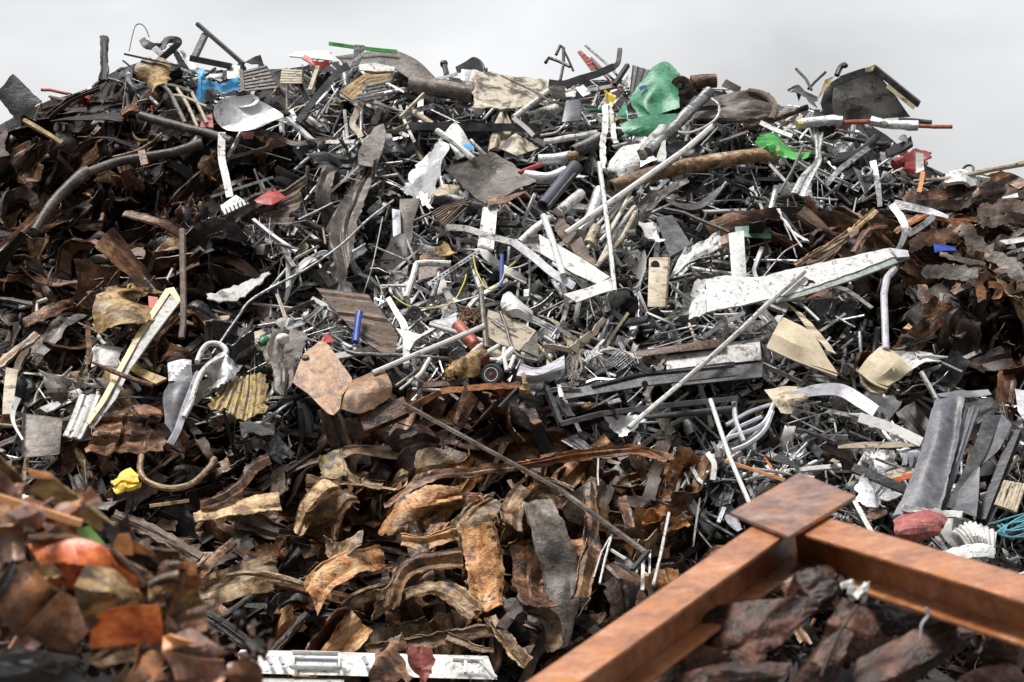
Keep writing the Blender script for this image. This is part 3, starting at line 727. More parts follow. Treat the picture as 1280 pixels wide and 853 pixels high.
# --- silver pipes and bundle in the middle
p1 = thing('insulated_pipe', 'pale wrapped pipe with a red inner tube sticking out, upper of the silver pipes', 'pipe', tube(T('B', '730,590 800,585 850,575', .85), 7.5, 12, 10, dent=.08), 'foil', 'wrapped pipe with red tube')
obj('inner_tube', tube(T('B', '660,637 740,607', .88), 3.0, 8), 'red_paint', p1)
obj('valve', lathe(T('B', '855,575', .9)[0], (1, -.3, .1), [(.03, -.06), (.06, -.05), (.06, .05), (.03, .07)], 10), 'ochre_sheet', p1)
thing('insulated_pipe', 'pale wrapped pipe lying just below the red inner tube', 'pipe', tube(T('B', '680,645 760,655 830,630', .8), 7.5, 12, 12, True, dent=.1), 'foil')
thing('duct_pipe', 'wide dull silver duct sloping up towards the white fluted post', 'duct', tube(T('B', '860,560 960,510', .75), 9, 14, 8, hollow=True, dent=.05), 'steel_grey')
thing('thin_pipe', 'pale pipe lying level between the stained lid and the fluted post', 'pipe', tube(T('B', '750,523 945,490', .8), 4.0, 10), 'white_paint')
dp = thing('drain_pipe', 'thick dark blue grey plastic pipe sloping steeply beside the square brown sheet', 'pipe', tube(T('i', '1030,285 1230,40', .9), 9.0, 16, hollow=True), 'navy_pipe', 'dark blue grey pipe')
obj('side_rib', tube(T('i', '1060,290 1225,90', 1.02), 2.5, 8), 'charcoal', dp)
thing('insulated_pipe', 'pale wrapped pipe running parallel beneath the dark blue grey pipe', 'pipe', tube(T('i', '1120,325 1265,205', .85), 7.0, 12, 8, dent=.06), 'white_paint')
thing('insulated_pipe', 'pale wrapped pipe continuing down towards the folded white band', 'pipe', tube(T('i', '885,510 1080,350', .75), 5.0, 12, 8, dent=.06), 'white_paint')
thing('insulated_pipe', 'short silver pipe standing steeply left of the bundle of white rods', 'pipe', tube(T('j', '225,455 300,330 345,190', .8), 8, 12, 10, dent=.08), 'foil')
thing('insulated_pipe', 'silver pipe stub below the short steep silver pipe', 'pipe', tube(T('j', '275,520 320,420', .85), 7.5, 12, 6, dent=.08), 'tan_paint')
fp = thing('fluted_post', 'splintered pale fluted post upright left of the white lump', 'post',
           MB(strip(T('e', '380,430 375,560 360,700 360,840', .95), 8, 30, 5, rib=.008, nrib=2, thick=.015, crease=.02, torn=.03),
              strip(T('e', '400,440 420,560 440,680', .85), 7, 20, 4, crease=.03, thick=.015, torn=.05)), 'white_paint', 'pale fluted post')
thing('white_rod', 'long pale rod standing near vertical under the fluted post', 'rod', tube(T('j', '340,20 380,320 410,560 435,810', 1.05), 3.2, 8), 'white_paint', 'near vertical pale rod')
thing('foam_block', 'crumpled white lump resting on the long rusty pipe', 'foam block',
      loft(sheet_rows('e', '400,800 480,735 560,725', '380,840,.1 480,820,.22 575,800,.1', '410,880,.05 480,890,.15 560,860', d=.8), 18, 18, True, crease=.06, rough=.02, thick=.04, seed=17), 'speckled_white', 'crumpled white lump')
lp = thing('rusty_pipe', 'long straight rusty brown pipe running level under the green drum', 'pipe', tube(T('j', '400,175 800,50 1280,-10 1450,-30', .85) if False else T('B', '1000,690 1130,645 1265,612', .85), 9.5, 16, 10, hollow=True), 'rust_tan', 'long rusty pipe')
obj('far_length', tube(T('C', '-5,613 180,585 362,562', .85), 9.3, 16, 10, hollow=True), 'rust_tan', lp)
thing('white_rod', 'longest white rod slanting up from the folded band to the green drum', 'rod', tube(T('B', '830,860 1265,555 1370,465', 1.0), 4.0, 8), 'white_clean', 'longest white rod')
for i, s in enumerate(('265,545 400,370 560,150', '340,640 440,440 560,290', '320,660 480,480 565,320', '330,400 420,300 540,170', '380,470 470,330 530,200', '400,430 490,290 545,230', '345,500 420,420 470,330')):
    thing('white_rod', f"thin white rod, number {('one','two','three','four','five','six','seven')[i]} of the bundle below the white lump" if False else
          ('thin white rod on the upper side of the bundle under the white lump', 'thicker white rod at the lower side of the bundle under the white lump', 'lowest white rod of the bundle reaching the brown bark strip',
           'short white rod at the top of the bundle under the white lump', 'white rod in the middle of the bundle under the white lump', 'shortest white rod of the bundle beside the near vertical rod', 'white rod of the bundle crossing behind the near vertical rod')[i],
          'rod', tube(T('j', s, .85 + .02 * i), (2.2, 3.2, 2.8, 2.0, 2.4, 2.0, 2.2)[i], 8), ('white_clean', 'white_paint', 'tan_paint')[i % 3], group='white rods in the bundle')
thing('bark_strip', 'dark brown split wooden strip lying left of the near vertical pale rod', 'wood strip', strip(T('j', '70,340 130,440 220,560 330,680', .85), 17, 26, 8, roll=.3, crease=.06, rib=.012, nrib=3, thick=.02, taper=[.8, 1.2, 1, .3], torn=.04, seed=4), 'wood_brown')
thing('silver_duct', 'long silver ribbed duct sloping up to the right of the crushed green drum', 'duct', tube(T('e', '640,740 760,630 900,480 1020,370', .95), 7.4, 14, 24, dent=.10), 'steel_grey', 'silver ribbed duct')
thing('insulated_pipe', 'short pale duct piece under the silver ribbed duct', 'duct', tube(T('e', '600,760 740,600', .85), 9, 12, 10, dent=.1), 'white_paint')
thing('wire_hoop', 'pale wire hanging in a loop from the end of the silver ribbed duct', 'wire', tube(T('e', '1030,410 1075,450 1070,520 1000,580 900,620 830,615 790,570', .95), 1.6, 6, 30, True), 'white_paint')
thing('spoon_shape', 'white plastic spoon shaped handle below the silver ribbed duct', 'handle', strip(T('e', '740,665 730,720 720,800', 1.0), 9, 14, 5, thick=.02, taper=[.4, .6, 1, 1.4, 1.0]), 'white_clean')
thing('round_dish', 'dark round pot lid below the silver ribbed duct', 'lid', dish('e', '870,720', 24, 12, -.1, .5, .05, .9, .01, .02), 'dark_steel', 'dark pot lid')
thing('curved_gutter', 'dark half round gutter filled with silver scraps', 'gutter', strip(T('j', '790,270 880,290 980,270 1090,175', .8), 14, 24, 6, roll=.9, thick=.012, taper=[.4, 1, 1, .5]), 'dark_steel', 'dark half round gutter')
thing('bent_rod', 'thin bent rod running down to the stub of the long white beam', 'rod', tube(T('j', '725,297 860,325 960,370 1140,445', .8), 2.2, 8), 'brown_grey')
thing('grey_plate', 'smooth dark grey plate standing above the tan mottled plank', 'plate', loft(sheet_rows('j', '690,360 790,345', '770,600 905,525', d=.75), 10, 12, crease=.015, thick=.02), 'dark_steel', 'smooth dark grey plate')
thing('rubble_tray', 'long dark tray of grey rubble sloping behind the grey plate', 'tray', loft(sheet_rows('j', '860,560 1080,440', '770,720 1090,530', d=.7), 20, 12, rough=.05, crease=.04, thick=.02), 'speckled_white')
mp = thing('mottled_plank', 'mottled tan plank standing upright with a dark knot hole', 'plank', block('j', '645,600 765,600 745,905 635,905', .06, .9, dx=3), 'tan_paint', 'mottled tan plank', bevel=.008)
obj('knot_hole', lathe(T('j', '685,645', .93)[0], (0, -1, .1), [(.01, .0), (.045, .0), (.05, -.02)], 12), 'charcoal', mp)
thing('scrap_cloth', 'crumpled pale cloth scrap above the mottled tan plank', 'cloth scrap', loft(sheet_rows('j', '590,400 680,390', '630,470 700,450', '690,525 745,510', d=.9), 12, 12, crease=.08, torn=.05, thick=.01), 'white_paint')
thing('brown_cloth', 'limp dark brown cloth hanging above the pale cloth scrap', 'cloth', loft(sheet_rows('j', '590,240 760,170 890,90', '580,290 700,230 880,150', '590,340 680,290 760,210', d=.75), 18, 14, crease=.09, rough=.02, thick=.01, torn=.04, seed=2), 'brown_grey')
wb = thing('folded_band', 'broad clean white metal band folded into a V in the middle of the heap', 'metal band',
           loft(sheet_rows('j', '-30,460 200,590 405,720', '-20,575 180,700 330,765,-.02', d=.95), 22, 8, crease=.008, thick=.012), 'white_clean', 'folded white band')
obj('folded_arm', loft(sheet_rows('j', '415,725 420,800', '270,790 330,830', '120,830 200,880', d=1.0), 8, 12, crease=.008, thick=.012), 'white_clean', wb)
gb = thing('gutter_rail', 'long grey metal rail bending down towards the folded white band', 'rail', strip(T('i', '430,415 560,425 700,470 850,510', .95), 8, 20, 4, roll=.3, thick=.012), 'white_paint', 'long grey bent rail')
obj('lower_length', strip(T('i', '845,505 960,590 1080,690 1220,780', .95), 10, 20, 4, roll=.2, thick=.015, rib=.006, nrib=2), 'lilac_grey', gb)
thing('thin_pipe', 'white stick rising in front of the folded white band', 'stick', tube(T('i', '1030,345 1080,480 1150,710', 1.05), 4.2, 8), 'white_clean')
ps = thing('perforated_strip', 'pale perforated mounting strip slanting below the upright white slab', 'mounting strip',
           strip(T('i', '320,768 640,560', .95), 5.5, 20, 3, thick=.012), 'lilac_grey', 'perforated mounting strip')
mb = MB()
for i in range(14):
    p, q = T('i', f'{345+i*21.5},{752-i*14},.012 {356+i*21.5},{745-i*14},.012', .97)
    mb.add(bar(p, q, .018, .012))
obj('holes', mb, 'rubber', ps)
thing('bent_pipe', 'grey pipe bent at a right angle below the small tan scrap', 'pipe', tube(T('i', '185,850 235,700 250,640 300,635 460,640', .85), 4.2, 10, 30, False), 'white_paint', 'right angle grey pipe')
thing('thin_pipe', 'short grey pipe standing right of the right angle pipe', 'pipe', tube(T('i', '345,850 395,680', .75), 3.6, 10), 'steel_grey')
thing('tan_scrap', 'small bent tan metal scrap above the right angle grey pipe', 'metal scrap', loft(sheet_rows('i', '370,570 420,510', '400,620 500,585', d=.8), 10, 10, crease=.06, thick=.01, torn=.03), 'ochre_sheet')
thing('rusty_cover', 'dark rust brown cover sheltered under the right angle grey pipe', 'cover', loft(sheet_rows('i', '270,600 390,570', '260,720 470,690', d=.6), 10, 10, crease=.04, thick=.01), 'rust_mid')
thing('electric_cable', 'thin yellow cable sagging in an arc under the perforated mounting strip', 'cable', tube(T('D', '195,265 250,300 330,310 410,290 450,230 465,185', .95), .8, 6, 30, True), 'yellow_cable', 'yellow cable')
thing('electric_cable', 'short yellow cable hanging right of the perforated strip end', 'cable', tube(T('D', '490,120 505,180 545,240 590,215 610,170 645,140', .95), .8, 6, 30, True), 'yellow_cable')
thing('blue_tube', 'thin blue tube upright below the long grey bent rail', 'tube', tube(T('D', '597,115 588,235', .85), 2.6, 8), 'blue_deep')
thing('coil_spring', 'curled grey lump of lint under the crinkled silver foil', 'lint lump', loft(sheet_rows('i', '330,200 420,185 520,175', '320,230 430,225,.08 520,205', d=.75), 20, 8, rough=.05, crease=.05, torn=.06), 'tan_paint')
many('wood_stick', 'thin brown stick in the bunch under the square brown sheet', 'stick', [tube(T('i', f'{340+i*9},{330+i*10} {450+i*12},{270+(i*7)%40} {600-(i*13)%60},{225+(i*17)%60}', .7 + .02 * (i % 4)), 1.5, 5, 10, True) for i in range(10)], 'wood_brown', None, group='sticks under the square brown sheet')
thing('grey_post', 'cracked grey post standing left of the crinkled silver foil', 'post', block('i', '145,240 275,235 215,440 140,460', .2, .7), 'brown_grey', 'cracked grey post', bevel=.01)
thing('grey_post', 'pale grey block standing in front of the cracked grey post', 'block', block('i', '98,300 150,310 155,450 105,475', .15, .85), 'lilac_grey', bevel=.01)
cs = thing('crushed_sheet', 'long grey brown crushed metal sheet falling steeply left of the silver foil', 'metal sheet',
           loft(sheet_rows('h', '1130,30 1190,-40', '1000,220 1180,60', '920,340 1120,230,.1', '880,450 1060,420', '970,800 1040,560', d=.65) , 20, 40, True, crease=.05, fold=.07, nfold=5, thick=.012, torn=.03, seed=3), 'brown_grey', 'long crushed grey sheet')
thing('leaf_sheet', 'brown leaf shaped torn panel above the long crushed grey sheet', 'panel', loft(sheet_rows('b', '1170,580 1230,570', '1080,720 1240,650', '1075,850 1180,850', d=.75), 14, 18, True, crease=.06, thick=.01, seed=1), 'brown_grey')

# --- crest, right
lid = thing('chest_lid', 'open grey chest lid propped up on the crest with yellowed edges', 'lid',
            loft(sheet_rows('g', '610,170,.5 720,110,.65 845,75,.72', '590,280,.28 740,250,.36 960,210,.45', '605,395 800,395 1075,375,.06', d=.5), 24, 20, crease=.03, rough=.01, thick=.02, seed=9), 'lid_grey', 'open chest lid')
obj('lid_rim', MB(box(T('g', '850,52,.78 1135,285,.28 1115,318,.22 838,92,.70', .55), T('g', '870,60,.55 1140,278,.08 1120,320,0 850,95,.5', .55))), 'charcoal', lid, bevel=.008)
obj('rim_trim', bar(*T('g', '930,185,.5 1100,322,.2', .6), .02, .05), 'yellow_paint', lid)
obj('edge_panel', loft(sheet_rows('g', '640,125,.6 860,50,.75', '600,190,.45 845,95,.68', d=.55), 14, 6, crease=.02, thick=.02), 'dark_steel', lid)
obj('corner_trim', loft(sheet_rows('g', '795,75,.75 858,52,.78', '800,100,.68 842,92,.7', d=.57), 5, 4, thick=.02), 'yellow_paint', lid)
obj('side_trim', loft(sheet_rows('g', '545,150,.5 610,120,.55', '500,270,.25 570,180,.42', d=.56), 8, 8, crease=.02, thick=.02), 'yellow_paint', lid)
obj('inner_corner', loft(sheet_rows('g', '560,180,.42 640,130,.52', '520,290,.2 610,280,.2', '540,390 620,400', d=.52), 10, 12, crease=.04, thick=.02), 'charcoal', lid)
obj('hook', tube(T('g', '620,120,.5 640,75,.55 665,55,.6 675,65,.6', .6), 3.5, 8, 14, True), 'charcoal', lid)
thing('steel_rod', 'black rod crossing another rod on the crest left of the open lid', 'rod', tube(T('g', '370,80 465,210', .45), 1.8, 6), 'charcoal', 'crossed black rods')
thing('steel_rod', 'black rod leaning away towards the open lid, crossing its neighbour', 'rod', tube(T('g', '552,100 445,205', .45), 1.7, 6), 'charcoal')
thing('torn_sheet', 'dark grey torn panel under the crossed black rods', 'panel', loft(sheet_rows('g', '305,215 365,190 500,210', '380,250 440,290 500,300', d=.5), 14, 8, crease=.06, torn=.03), 'dark_steel')
fpipe = thing('foil_pipe', 'foil wrapped pipe lying level under the open lid', 'pipe', tube(T('g', '400,415 500,405 600,395 655,400', .95), 6.6, 12, 18, dent=.14), 'foil', 'foil wrapped pipe')
obj('wrapped_end', tube(T('g', '830,400 960,425 1120,430', .95), 6.2, 12, 18, dent=.14), 'foil', fpipe)
obj('copper_tube', tube(T('g', '640,412 720,408 830,405', .93), 3.2, 8), 'red_brown', fpipe)
obj('collar', tube(T('g', '375,425 410,415', .96), 6.0, 10, dent=.1), 'yellow_paint', fpipe)
obj('copper_end', tube(T('g', '1110,430 1330,436', .95), 2.6, 8), 'red_brown', fpipe)
thing('grey_pipe', 'short grey pipe end sticking out over the foil wrapped pipe', 'pipe', tube(T('g', '1000,395 1205,410', .8), 3.2, 10, hollow=True), 'dark_steel')
gc = thing('green_bag', 'bright green crumpled plastic bag below the crushed brown hood', 'plastic bag',
           loft(sheet_rows('g', '150,520 230,490 320,520 470,570', '140,560 240,550,.12 330,570,.1 465,600', '200,600 280,630 400,650 465,630', d=.85), 24, 16, True, crease=.10, ncr=8, rough=.02, thick=.01, torn=.03, seed=4), 'green_bright', 'bright green bag')
thing('white_lath', 'white broken slat sloping above the bright green bag', 'slat', strip(T('g', '150,410 250,460 345,495', .95), 6, 12, 4, thick=.02, crease=.02), 'white_clean')
ws = thing('folded_guard', 'folded pale metal guard hanging beside the bright green bag', 'metal guard',
           loft(sheet_rows('g', '475,450 540,460', '490,560 520,580', '480,640 525,650', '400,740 470,760', '340,850 420,870', d=.85), 8, 26, True, crease=.02, rib=.012, nrib=1, thick=.01), 'silver', 'folded pale guard')
thing('thin_rod', 'thin pale rod crossing in front of the bright green bag', 'rod', tube(T('g', '410,560 350,700 265,850', 1.0), 2.0, 6), 'brown_grey')
many('rubber_hose', 'thick black curved hose in the bundle under the foil wrapped pipe', 'hose', [tube(T('g', f'{590+i*15},{660-i*14} {720+i*10},{620-i*10} {860-i*3},{500+i*8}', .8), 4.2, 8, 16, True) for i in range(4)], 'rubber', 'black hose bundle', group='black hoses under the foil wrapped pipe')
thing('chrome_trim', 'bright trim strip sloping beneath the black hose bundle', 'trim', strip(T('g', '550,800 650,690 820,565', .95), 7, 16, 4, rib=.006, nrib=2, thick=.01), 'steel_grey')
thing('dark_wedge', 'black wedge shaped moulding at the edge of the crest below the foil pipe end', 'moulding', loft(sheet_rows('g', '920,600 1080,490', '930,640 1090,545', d=.75), 12, 8, crease=.03, thick=.05), 'rubber')
thing('white_scrap', 'white crumpled scrap sitting on the black wedge moulding', 'scrap', loft(sheet_rows('g', '990,490 1050,485', '985,530 1060,510', d=.85), 8, 8, crease=.05, torn=.04), 'white_clean')
rw = thing('red_machine', 'dark red broken machine casing at the low end of the crest', 'machine casing', loft(sheet_rows('g', '1030,610 1100,600 1195,600', '1040,680,.1 1110,700 1190,640', '1060,720 1130,720', d=.7), 16, 12, crease=.08, torn=.04, thick=.02, seed=2), 'dark_red', 'red machine casing')
obj('nozzle', tube(T('g', '970,670 1020,650', .75), 7, 10, 5, dent=.1), 'dark_red', rw)
obj('white_cover', loft(sheet_rows('g', '1105,615 1150,610', '1110,715 1160,700', d=.82), 6, 8, crease=.03, thick=.01), 'white_clean', rw)
thing('orange_strap', 'orange strap hanging below the red machine casing', 'strap', strip(T('g', '1150,715 1140,780 1125,840', .8), 5.5, 10, 3, thick=.015), 'peach_paint')
thing('triangle_plate', 'dark grey triangular plate with a coil on it below the black hoses', 'plate', loft(sheet_rows('g', '720,680 850,760', '790,850 800,855', d=.9), 10, 8, thick=.015, crease=.02), 'dark_steel')
thing('coil', 'small grey ring lying on the triangular plate', 'ring', tube(T('g', '775,710 800,690 835,705 825,735 790,738 775,712', 1.0), 2.4, 8, 30, True), 'steel_grey')
bundle('twisted_strip', 'branch', 'shiny twisted metal strip running down the heap past the end of the white beam', 'metal strip',
      [strip(T('k', '350,10 375,130 400,280', .9), 8, 22, 4, crease=.02, twist=.8), strip(T('k', '470,280 520,350 550,430 530,520 510,570', .95), 9, 26, 4, twist=1.2, crease=.02),
         strip(T('k', '480,270 600,295 720,320 815,350', .95), 10, 20, 4, crease=.02, taper=[1, 1, .9, .4]), strip(T('k', '730,345 660,400 570,460', .95), 8, 12, 4, crease=.02)], 'silver', 'shiny twisted strip')
thing('hanging_pipe', 'pale pipe hanging straight down below the end of the white beam', 'pipe', tube(T('F', '790,165 760,200 750,260 757,462', .95), 4.6, 10, 24, False), 'lilac_grey', 'hanging pale pipe')
thing('rust_spear', 'orange rusty strip pointing out from the shiny twisted strip', 'metal strip', strip(T('k', '740,360 860,375 1000,360', .85), 7, 16, 4, crease=.03, taper=[1, 1.1, .5]), 'rust_orange')
thing('long_branch', 'long thin pale branch reaching level out over the low end of the crest', 'branch', tube(T('k', '600,130 850,110 1080,60 1300,20', .75), 3.0, 8, 24, True, taper=[.6, 1, 1.1, 1.2]), 'tan_paint', 'long pale branch')
thing('wire_hoop', 'small dark wire hook standing on the low end of the crest', 'wire', tube(T('k', '905,55 930,35 965,40 968,75', .4), 1.6, 6, 14, True), 'charcoal')
thing('concrete_lump', 'grey white rough lump under the long pale branch', 'lump', loft(sheet_rows('k', '800,120 900,95 1080,90', '790,170,.08 900,160,.15 1060,140', d=.6), 16, 8, rough=.05, crease=.04, thick=.04), 'speckled_white')
for i, (rows, w, m_) in enumerate((('540,230 800,210 1100,120 1290,150', 17, 'rust_mid'), ('560,270 850,290 1080,180 1290,200', 14, 'rust_dark'), ('1000,330 1150,300 1300,290', 20, 'wood_brown'), ('1020,400 1160,370 1300,370', 16, 'rust_dark'), ('700,300 850,260 1000,200', 10, 'rust_mid'))):
    thing('long_slab', ('broad rusty slab lying under the long pale branch', 'dark rusty slab, second below the long pale branch', 'brown wooden slab at the low end of the crest', 'dark rusty slab below the brown wooden one', 'narrow rusty slab above the shiny twisted strip')[i], 'slab',
          strip(T('k', rows, .55), w, 30, 8, roll=.5, crease=.06, rough=.02, thick=.03, torn=.03, seed=40 + i), m_, group='slabs stacked at the low end of the crest')
thing('white_scrap', 'white flat scrap wedged between the rusty slabs', 'scrap', loft(sheet_rows('k', '1145,232 1240,205', '1150,240 1245,232', d=.85), 8, 4, thick=.01), 'white_clean')
for i, (rows, w, m_) in enumerate((('570,550 650,500 760,470 880,480', 19, 'rust_mid'), ('910,450 960,490 1030,590', 20, 'brown_grey'), ('1060,580 1150,620 1290,740', 18, 'brown_grey'), ('660,690 780,680 920,700 1000,750', 19, 'brown_grey'), ('640,760 660,820 680,870', 14, 'rust_mid'), ('760,575 880,610 1040,640', 7, 'brown_grey'))):
    thing('curled_strip', ('arched rusty strip above the dark blue scrap', 'folded brown strip right of the dark blue scrap', 'brown strip sloping to the edge below the folded one', 'brown arched strip under the dark blue scrap', 'short rusty strip hanging beside the white beam end', 'thin brown strip below the dark blue scrap')[i], 'metal strip',
          strip(T('k', rows, .75), w, 28, 8, roll=.3, crease=.05, rough=.012, thick=.01, torn=.03, taper=[.8, 1, 1.1, .7], seed=60 + i), m_, group='rusty strips beside the white beam')
thing('blue_scrap', 'dark blue plastic scrap in the hollow beside the white beam', 'plastic scrap', loft(sheet_rows('k', '720,535 860,518', '730,575 865,550', d=.65), 8, 6, crease=.03, thick=.01), 'blue_deep', 'dark blue scrap')
thing('rusty_hook', 'small orange rusty claw of torn metal right of the dark blue scrap', 'metal scrap', MB(strip(T('k', '1050,690 1000,760 1020,840', .85), 12, 16, 5, crease=.06, torn=.05), strip(T('k', '1060,770 1130,790 1120,840', .85), 10, 12, 5, crease=.06, torn=.05)), 'rust_orange', 'rusty claw')
bundle('leaf_spring', 'spring_leaf', 'curved grey ribbed spring at the edge of the heap', 'spring', [tube(T('k', f'{1170+i*22},{585-i*4} {1230+i*14},{560-i*3} {1320},{548+i*22}', .8), 2.2, 6, 14, True) for i in range(5)], 'steel_grey')
thing('white_scrap', 'white crumpled paper scrap at the edge above the ribbed spring', 'scrap', loft(sheet_rows('k', '1130,490 1300,480', '1170,510 1300,505', d=.7), 12, 5, crease=.05, torn=.05), 'white_clean')
for i, s in enumerate(('5,640 180,480 370,310', '20,600 120,510 220,430', '-60,650 60,600 250,430', '230,570 330,430 430,410', '-130,650 30,560 200,460')):
    thing('wood_splinter', ('longest splintered wooden slat lying above the white beam', 'short wooden slat at the upper side of the splintered bundle', 'wooden slat lying lowest on the white beam', 'curved brown slat beside the shiny twisted strip', 'wooden slat at the outer end of the splintered bundle')[i], 'wood slat',
          strip(T('k', s, .7 + .02 * i), (9, 8, 8, 10, 8)[i], 26, 8, roll=.4, crease=.02, fold=.03, nfold=3, thick=.02, torn=.02, seed=70 + i), ('wood_tan', 'wood_tan', 'wood_brown', 'rust_mid', 'rust_tan')[i], group='splintered wooden slats above the white beam')
wbm = thing('channel_beam', 'long white speckled channel beam lying on the right of the heap', 'channel beam',
            loft(sheet_rows('F', '95,205 170,192 285,200 400,170 600,128 760,92 800,95', '100,325,.0 230,300 400,262 470,240 640,180 780,125 838,120', d=1.05), 40, 10, rough=.003, crease=.008, thick=.02, torn=.006, seed=6), 'speckled_white', 'long white beam')
obj('lower_flange', loft(sheet_rows('F', '350,275 470,240 640,180 780,125 838,120', '355,292 470,262 640,205 790,148 842,128', d=1.03), 22, 4, thick=.02), 'green_grey', wbm)
obj('upright_stub', block('F', '178,35 235,25 245,192 190,195', .08, .95), 'speckled_white', wbm, bevel=.008)
obj('torn_end', loft(sheet_rows('F', '50,230 95,210', '35,330 100,330', d=1.0), 8, 8, crease=.06, torn=.05), 'speckled_white', wbm)
obj('raised_lip', loft(sheet_rows('F', '768,90 838,100', '800,125 843,122', d=1.12), 6, 5, thick=.02), 'lilac_grey', wbm)
thing('rust_rag', 'ragged rusty scrap hooked under the long white beam', 'metal scrap', loft(sheet_rows('F', '440,215 490,205', '470,270 560,240', '500,295 570,280', d=1.1), 12, 12, crease=.08, torn=.06), 'rust_mid')
thing('white_rod', 'long pale rod crossing in front of the white beam and sloping to the dark frame', 'rod', tube(T('F', '458,175 330,288 200,412 0,590', 1.15), 3.4, 8, 18, True), 'white_paint', 'rod across the white beam')
lp2 = T('o', '520,665', 1.15)
thing('white_rod', 'lower continuation of a pale rod ending over the dark drawer frame', 'rod', tube(np.vstack((T('F', '4,588', 1.16), lp2)), 3.4, 8), 'white_paint')
thing('green_box', 'dark green metal box lid wedged above the stub of the white beam', 'box', block('C', '200,828 335,835 335,880 205,870', .2, .6), 'green_dark', bevel=.01)

# --- cushions, right middle
for i, (nm, lab, lm, r1, edge) in enumerate((
        ('seat_cushion', 'larger tan seat cushion, torn open and tilted under the white beam', 'larger tan cushion', ('375,350 425,385 480,412', '345,405,.12 420,450,.15 525,485', '320,455 430,505 578,560'), '320,455 430,505 578,560'),
        ('seat_cushion', 'smaller tan seat cushion beneath the hanging pale pipe', 'smaller tan cushion', ('740,458 800,490 855,530', '695,500,.12 770,540,.15 815,560', '660,545 710,585 762,608'), '660,545 710,585 762,608'))):
    o = thing(nm, lab, 'cushion', loft(sheet_rows('F', *r1, d=.85), 18, 14, False, crease=.03, thick=.09, seed=3 + i), 'cushion_tan', lm, group='tan seat cushions')
    obj('piping', tube(T('F', edge, .92), 1.8, 6, 16, True), 'cushion_tan', o)
    if i == 0:
        obj('torn_cover', loft(sheet_rows('F', '322,260 350,275', '400,300 440,325', '480,400,-.05 530,420', '545,470 575,480', d=.85), 8, 24, True, crease=.03, rib=.008, nrib=6, ribdir=1, thick=.015), 'cushion_tan', o)
    else:
        obj('side_wall', loft(sheet_rows('F', '660,547 710,587 762,610', '665,590 700,620 740,632', d=.80), 10, 5, crease=.02, thick=.03), 'tan_paint', o)
thing('white_slab', 'thick white weathered slab lying level left of the larger tan cushion', 'slab', block('F', '-50,485 295,445 300,500 -50,540', .3, .7, dx=0, dy=-8), 'white_paint', 'thick white slab', bevel=.01)
thing('dark_channel', 'dark grey channel lying under the thick white slab', 'channel', loft(sheet_rows('F', '-40,540 305,505', '-30,600 300,565', d=.65), 12, 5, thick=.02), 'dark_steel')
thing('wood_beam', 'dark rusty brown timber lying above the thick white slab', 'timber', block('o', '545,195 1110,110 1120,165 560,230', .25, .8), 'rust_mid', 'dark brown timber', bevel=.012)
fr = thing('drawer_rails', 'dark grey open drawer frame lying in the lower middle of the heap', 'drawer frame', loft(sheet_rows('o', '130,440 600,330 1170,265', '135,490 620,410 1190,340', d=.9), 24, 6, crease=.01, thick=.02), 'dark_steel', 'dark drawer frame')
obj('top_lip', MB(bar(*T('o', '290,405 600,330', .95), .035, .02), bar(*T('o', '600,330 1170,262', .95), .035, .02)), 'steel_grey', fr)
obj('end_rail', MB(bar(*T('o', '12,415 105,645', .95), .05, .06), bar(*T('o', '70,480 165,600', .85), .11, .04)), 'dark_steel', fr)
obj('front_rail', MB(bar(*T('o', '105,640 360,575', 1.0), .06, .05), bar(*T('o', '360,575 860,515', 1.0), .06, .05), bar(*T('o', '860,515 1190,485', 1.0), .06, .05)), 'slate_paint', fr)
obj('lower_rail', loft(sheet_rows('o', '620,590 1170,530', '630,610 1170,570', d=.85), 12, 4, thick=.02), 'charcoal', fr)
obj('latch', lathe(T('o', '620,393', .94)[0], (0, -1, 0), [(.0, .02), (.03, .02), (.035, 0), (.035, -.03)], 12), 'rubber', fr)
bk = thing('wire_basket', 'bent wire mesh basket above the dark drawer frame', 'wire basket', MB(
    *[tube(T('o', f'{370+i*22},{250-i*8} {470+i*14},{310-i*5}', .95), .8, 5) for i in range(9)],
    *[tube(T('o', f'{385+i*14},{255+i*7} {470+i*13},{185+i*8} {520+i*8},{215+i*8}', .96), .8, 5) for i in range(8)]), 'steel_grey', 'wire mesh basket')
thing('wire_basket', 'tangle of thin wire mesh left of the bent basket', 'wire mesh', MB(*[tube(T('o', f'{215+i*14},{215-i*4} {240+i*12},{180+i*3} {265+i*12},{250-i*5}', .9), .9, 5, 8, True) for i in range(9)]), 'white_paint')
thing('bone_shape', 'pale splintered slat like a bone crossing above the wire mesh basket', 'slat', MB(strip(T('o', '375,-10 290,90 180,190', 1.0), 9, 16, 5, thick=.025, taper=[.6, 1, 1.5], torn=.03), strip(T('o', '180,185 90,170 -10,160', 1.0), 6, 12, 4, thick=.02, torn=.03)), 'tan_paint', 'pale splintered slat')
thing('fibre_bundle', 'frayed bunch of grey fibres hanging under the pale splintered slat', 'fibre bunch', MB(*[tube(T('o', f'{165+(i*37)%60},{200+(i*13)%30} {120+(i*29)%120},{280+(i*11)%30} {110+(i*23)%120},{350+(i*17)%20}', .95), 1.1, 5, 8, True) for i in range(18)]), 'brown_grey')
thing('steel_bracket', 'short shiny bracket at the outer end of the dark drawer frame', 'bracket', MB(bar(*T('o', '100,398 215,395', 1.0), .05, .03), bar(*T('o', '90,405 105,480', 1.0), .04, .03)), 'silver')
thing('ribbed_sheet', 'small grey ribbed sheet lying below the dark drawer frame', 'sheet', loft(sheet_rows('o', '105,745 200,705', '250,830 350,830', d=.8), 14, 10, rib=.006, nrib=5, thick=.01), 'steel_grey')
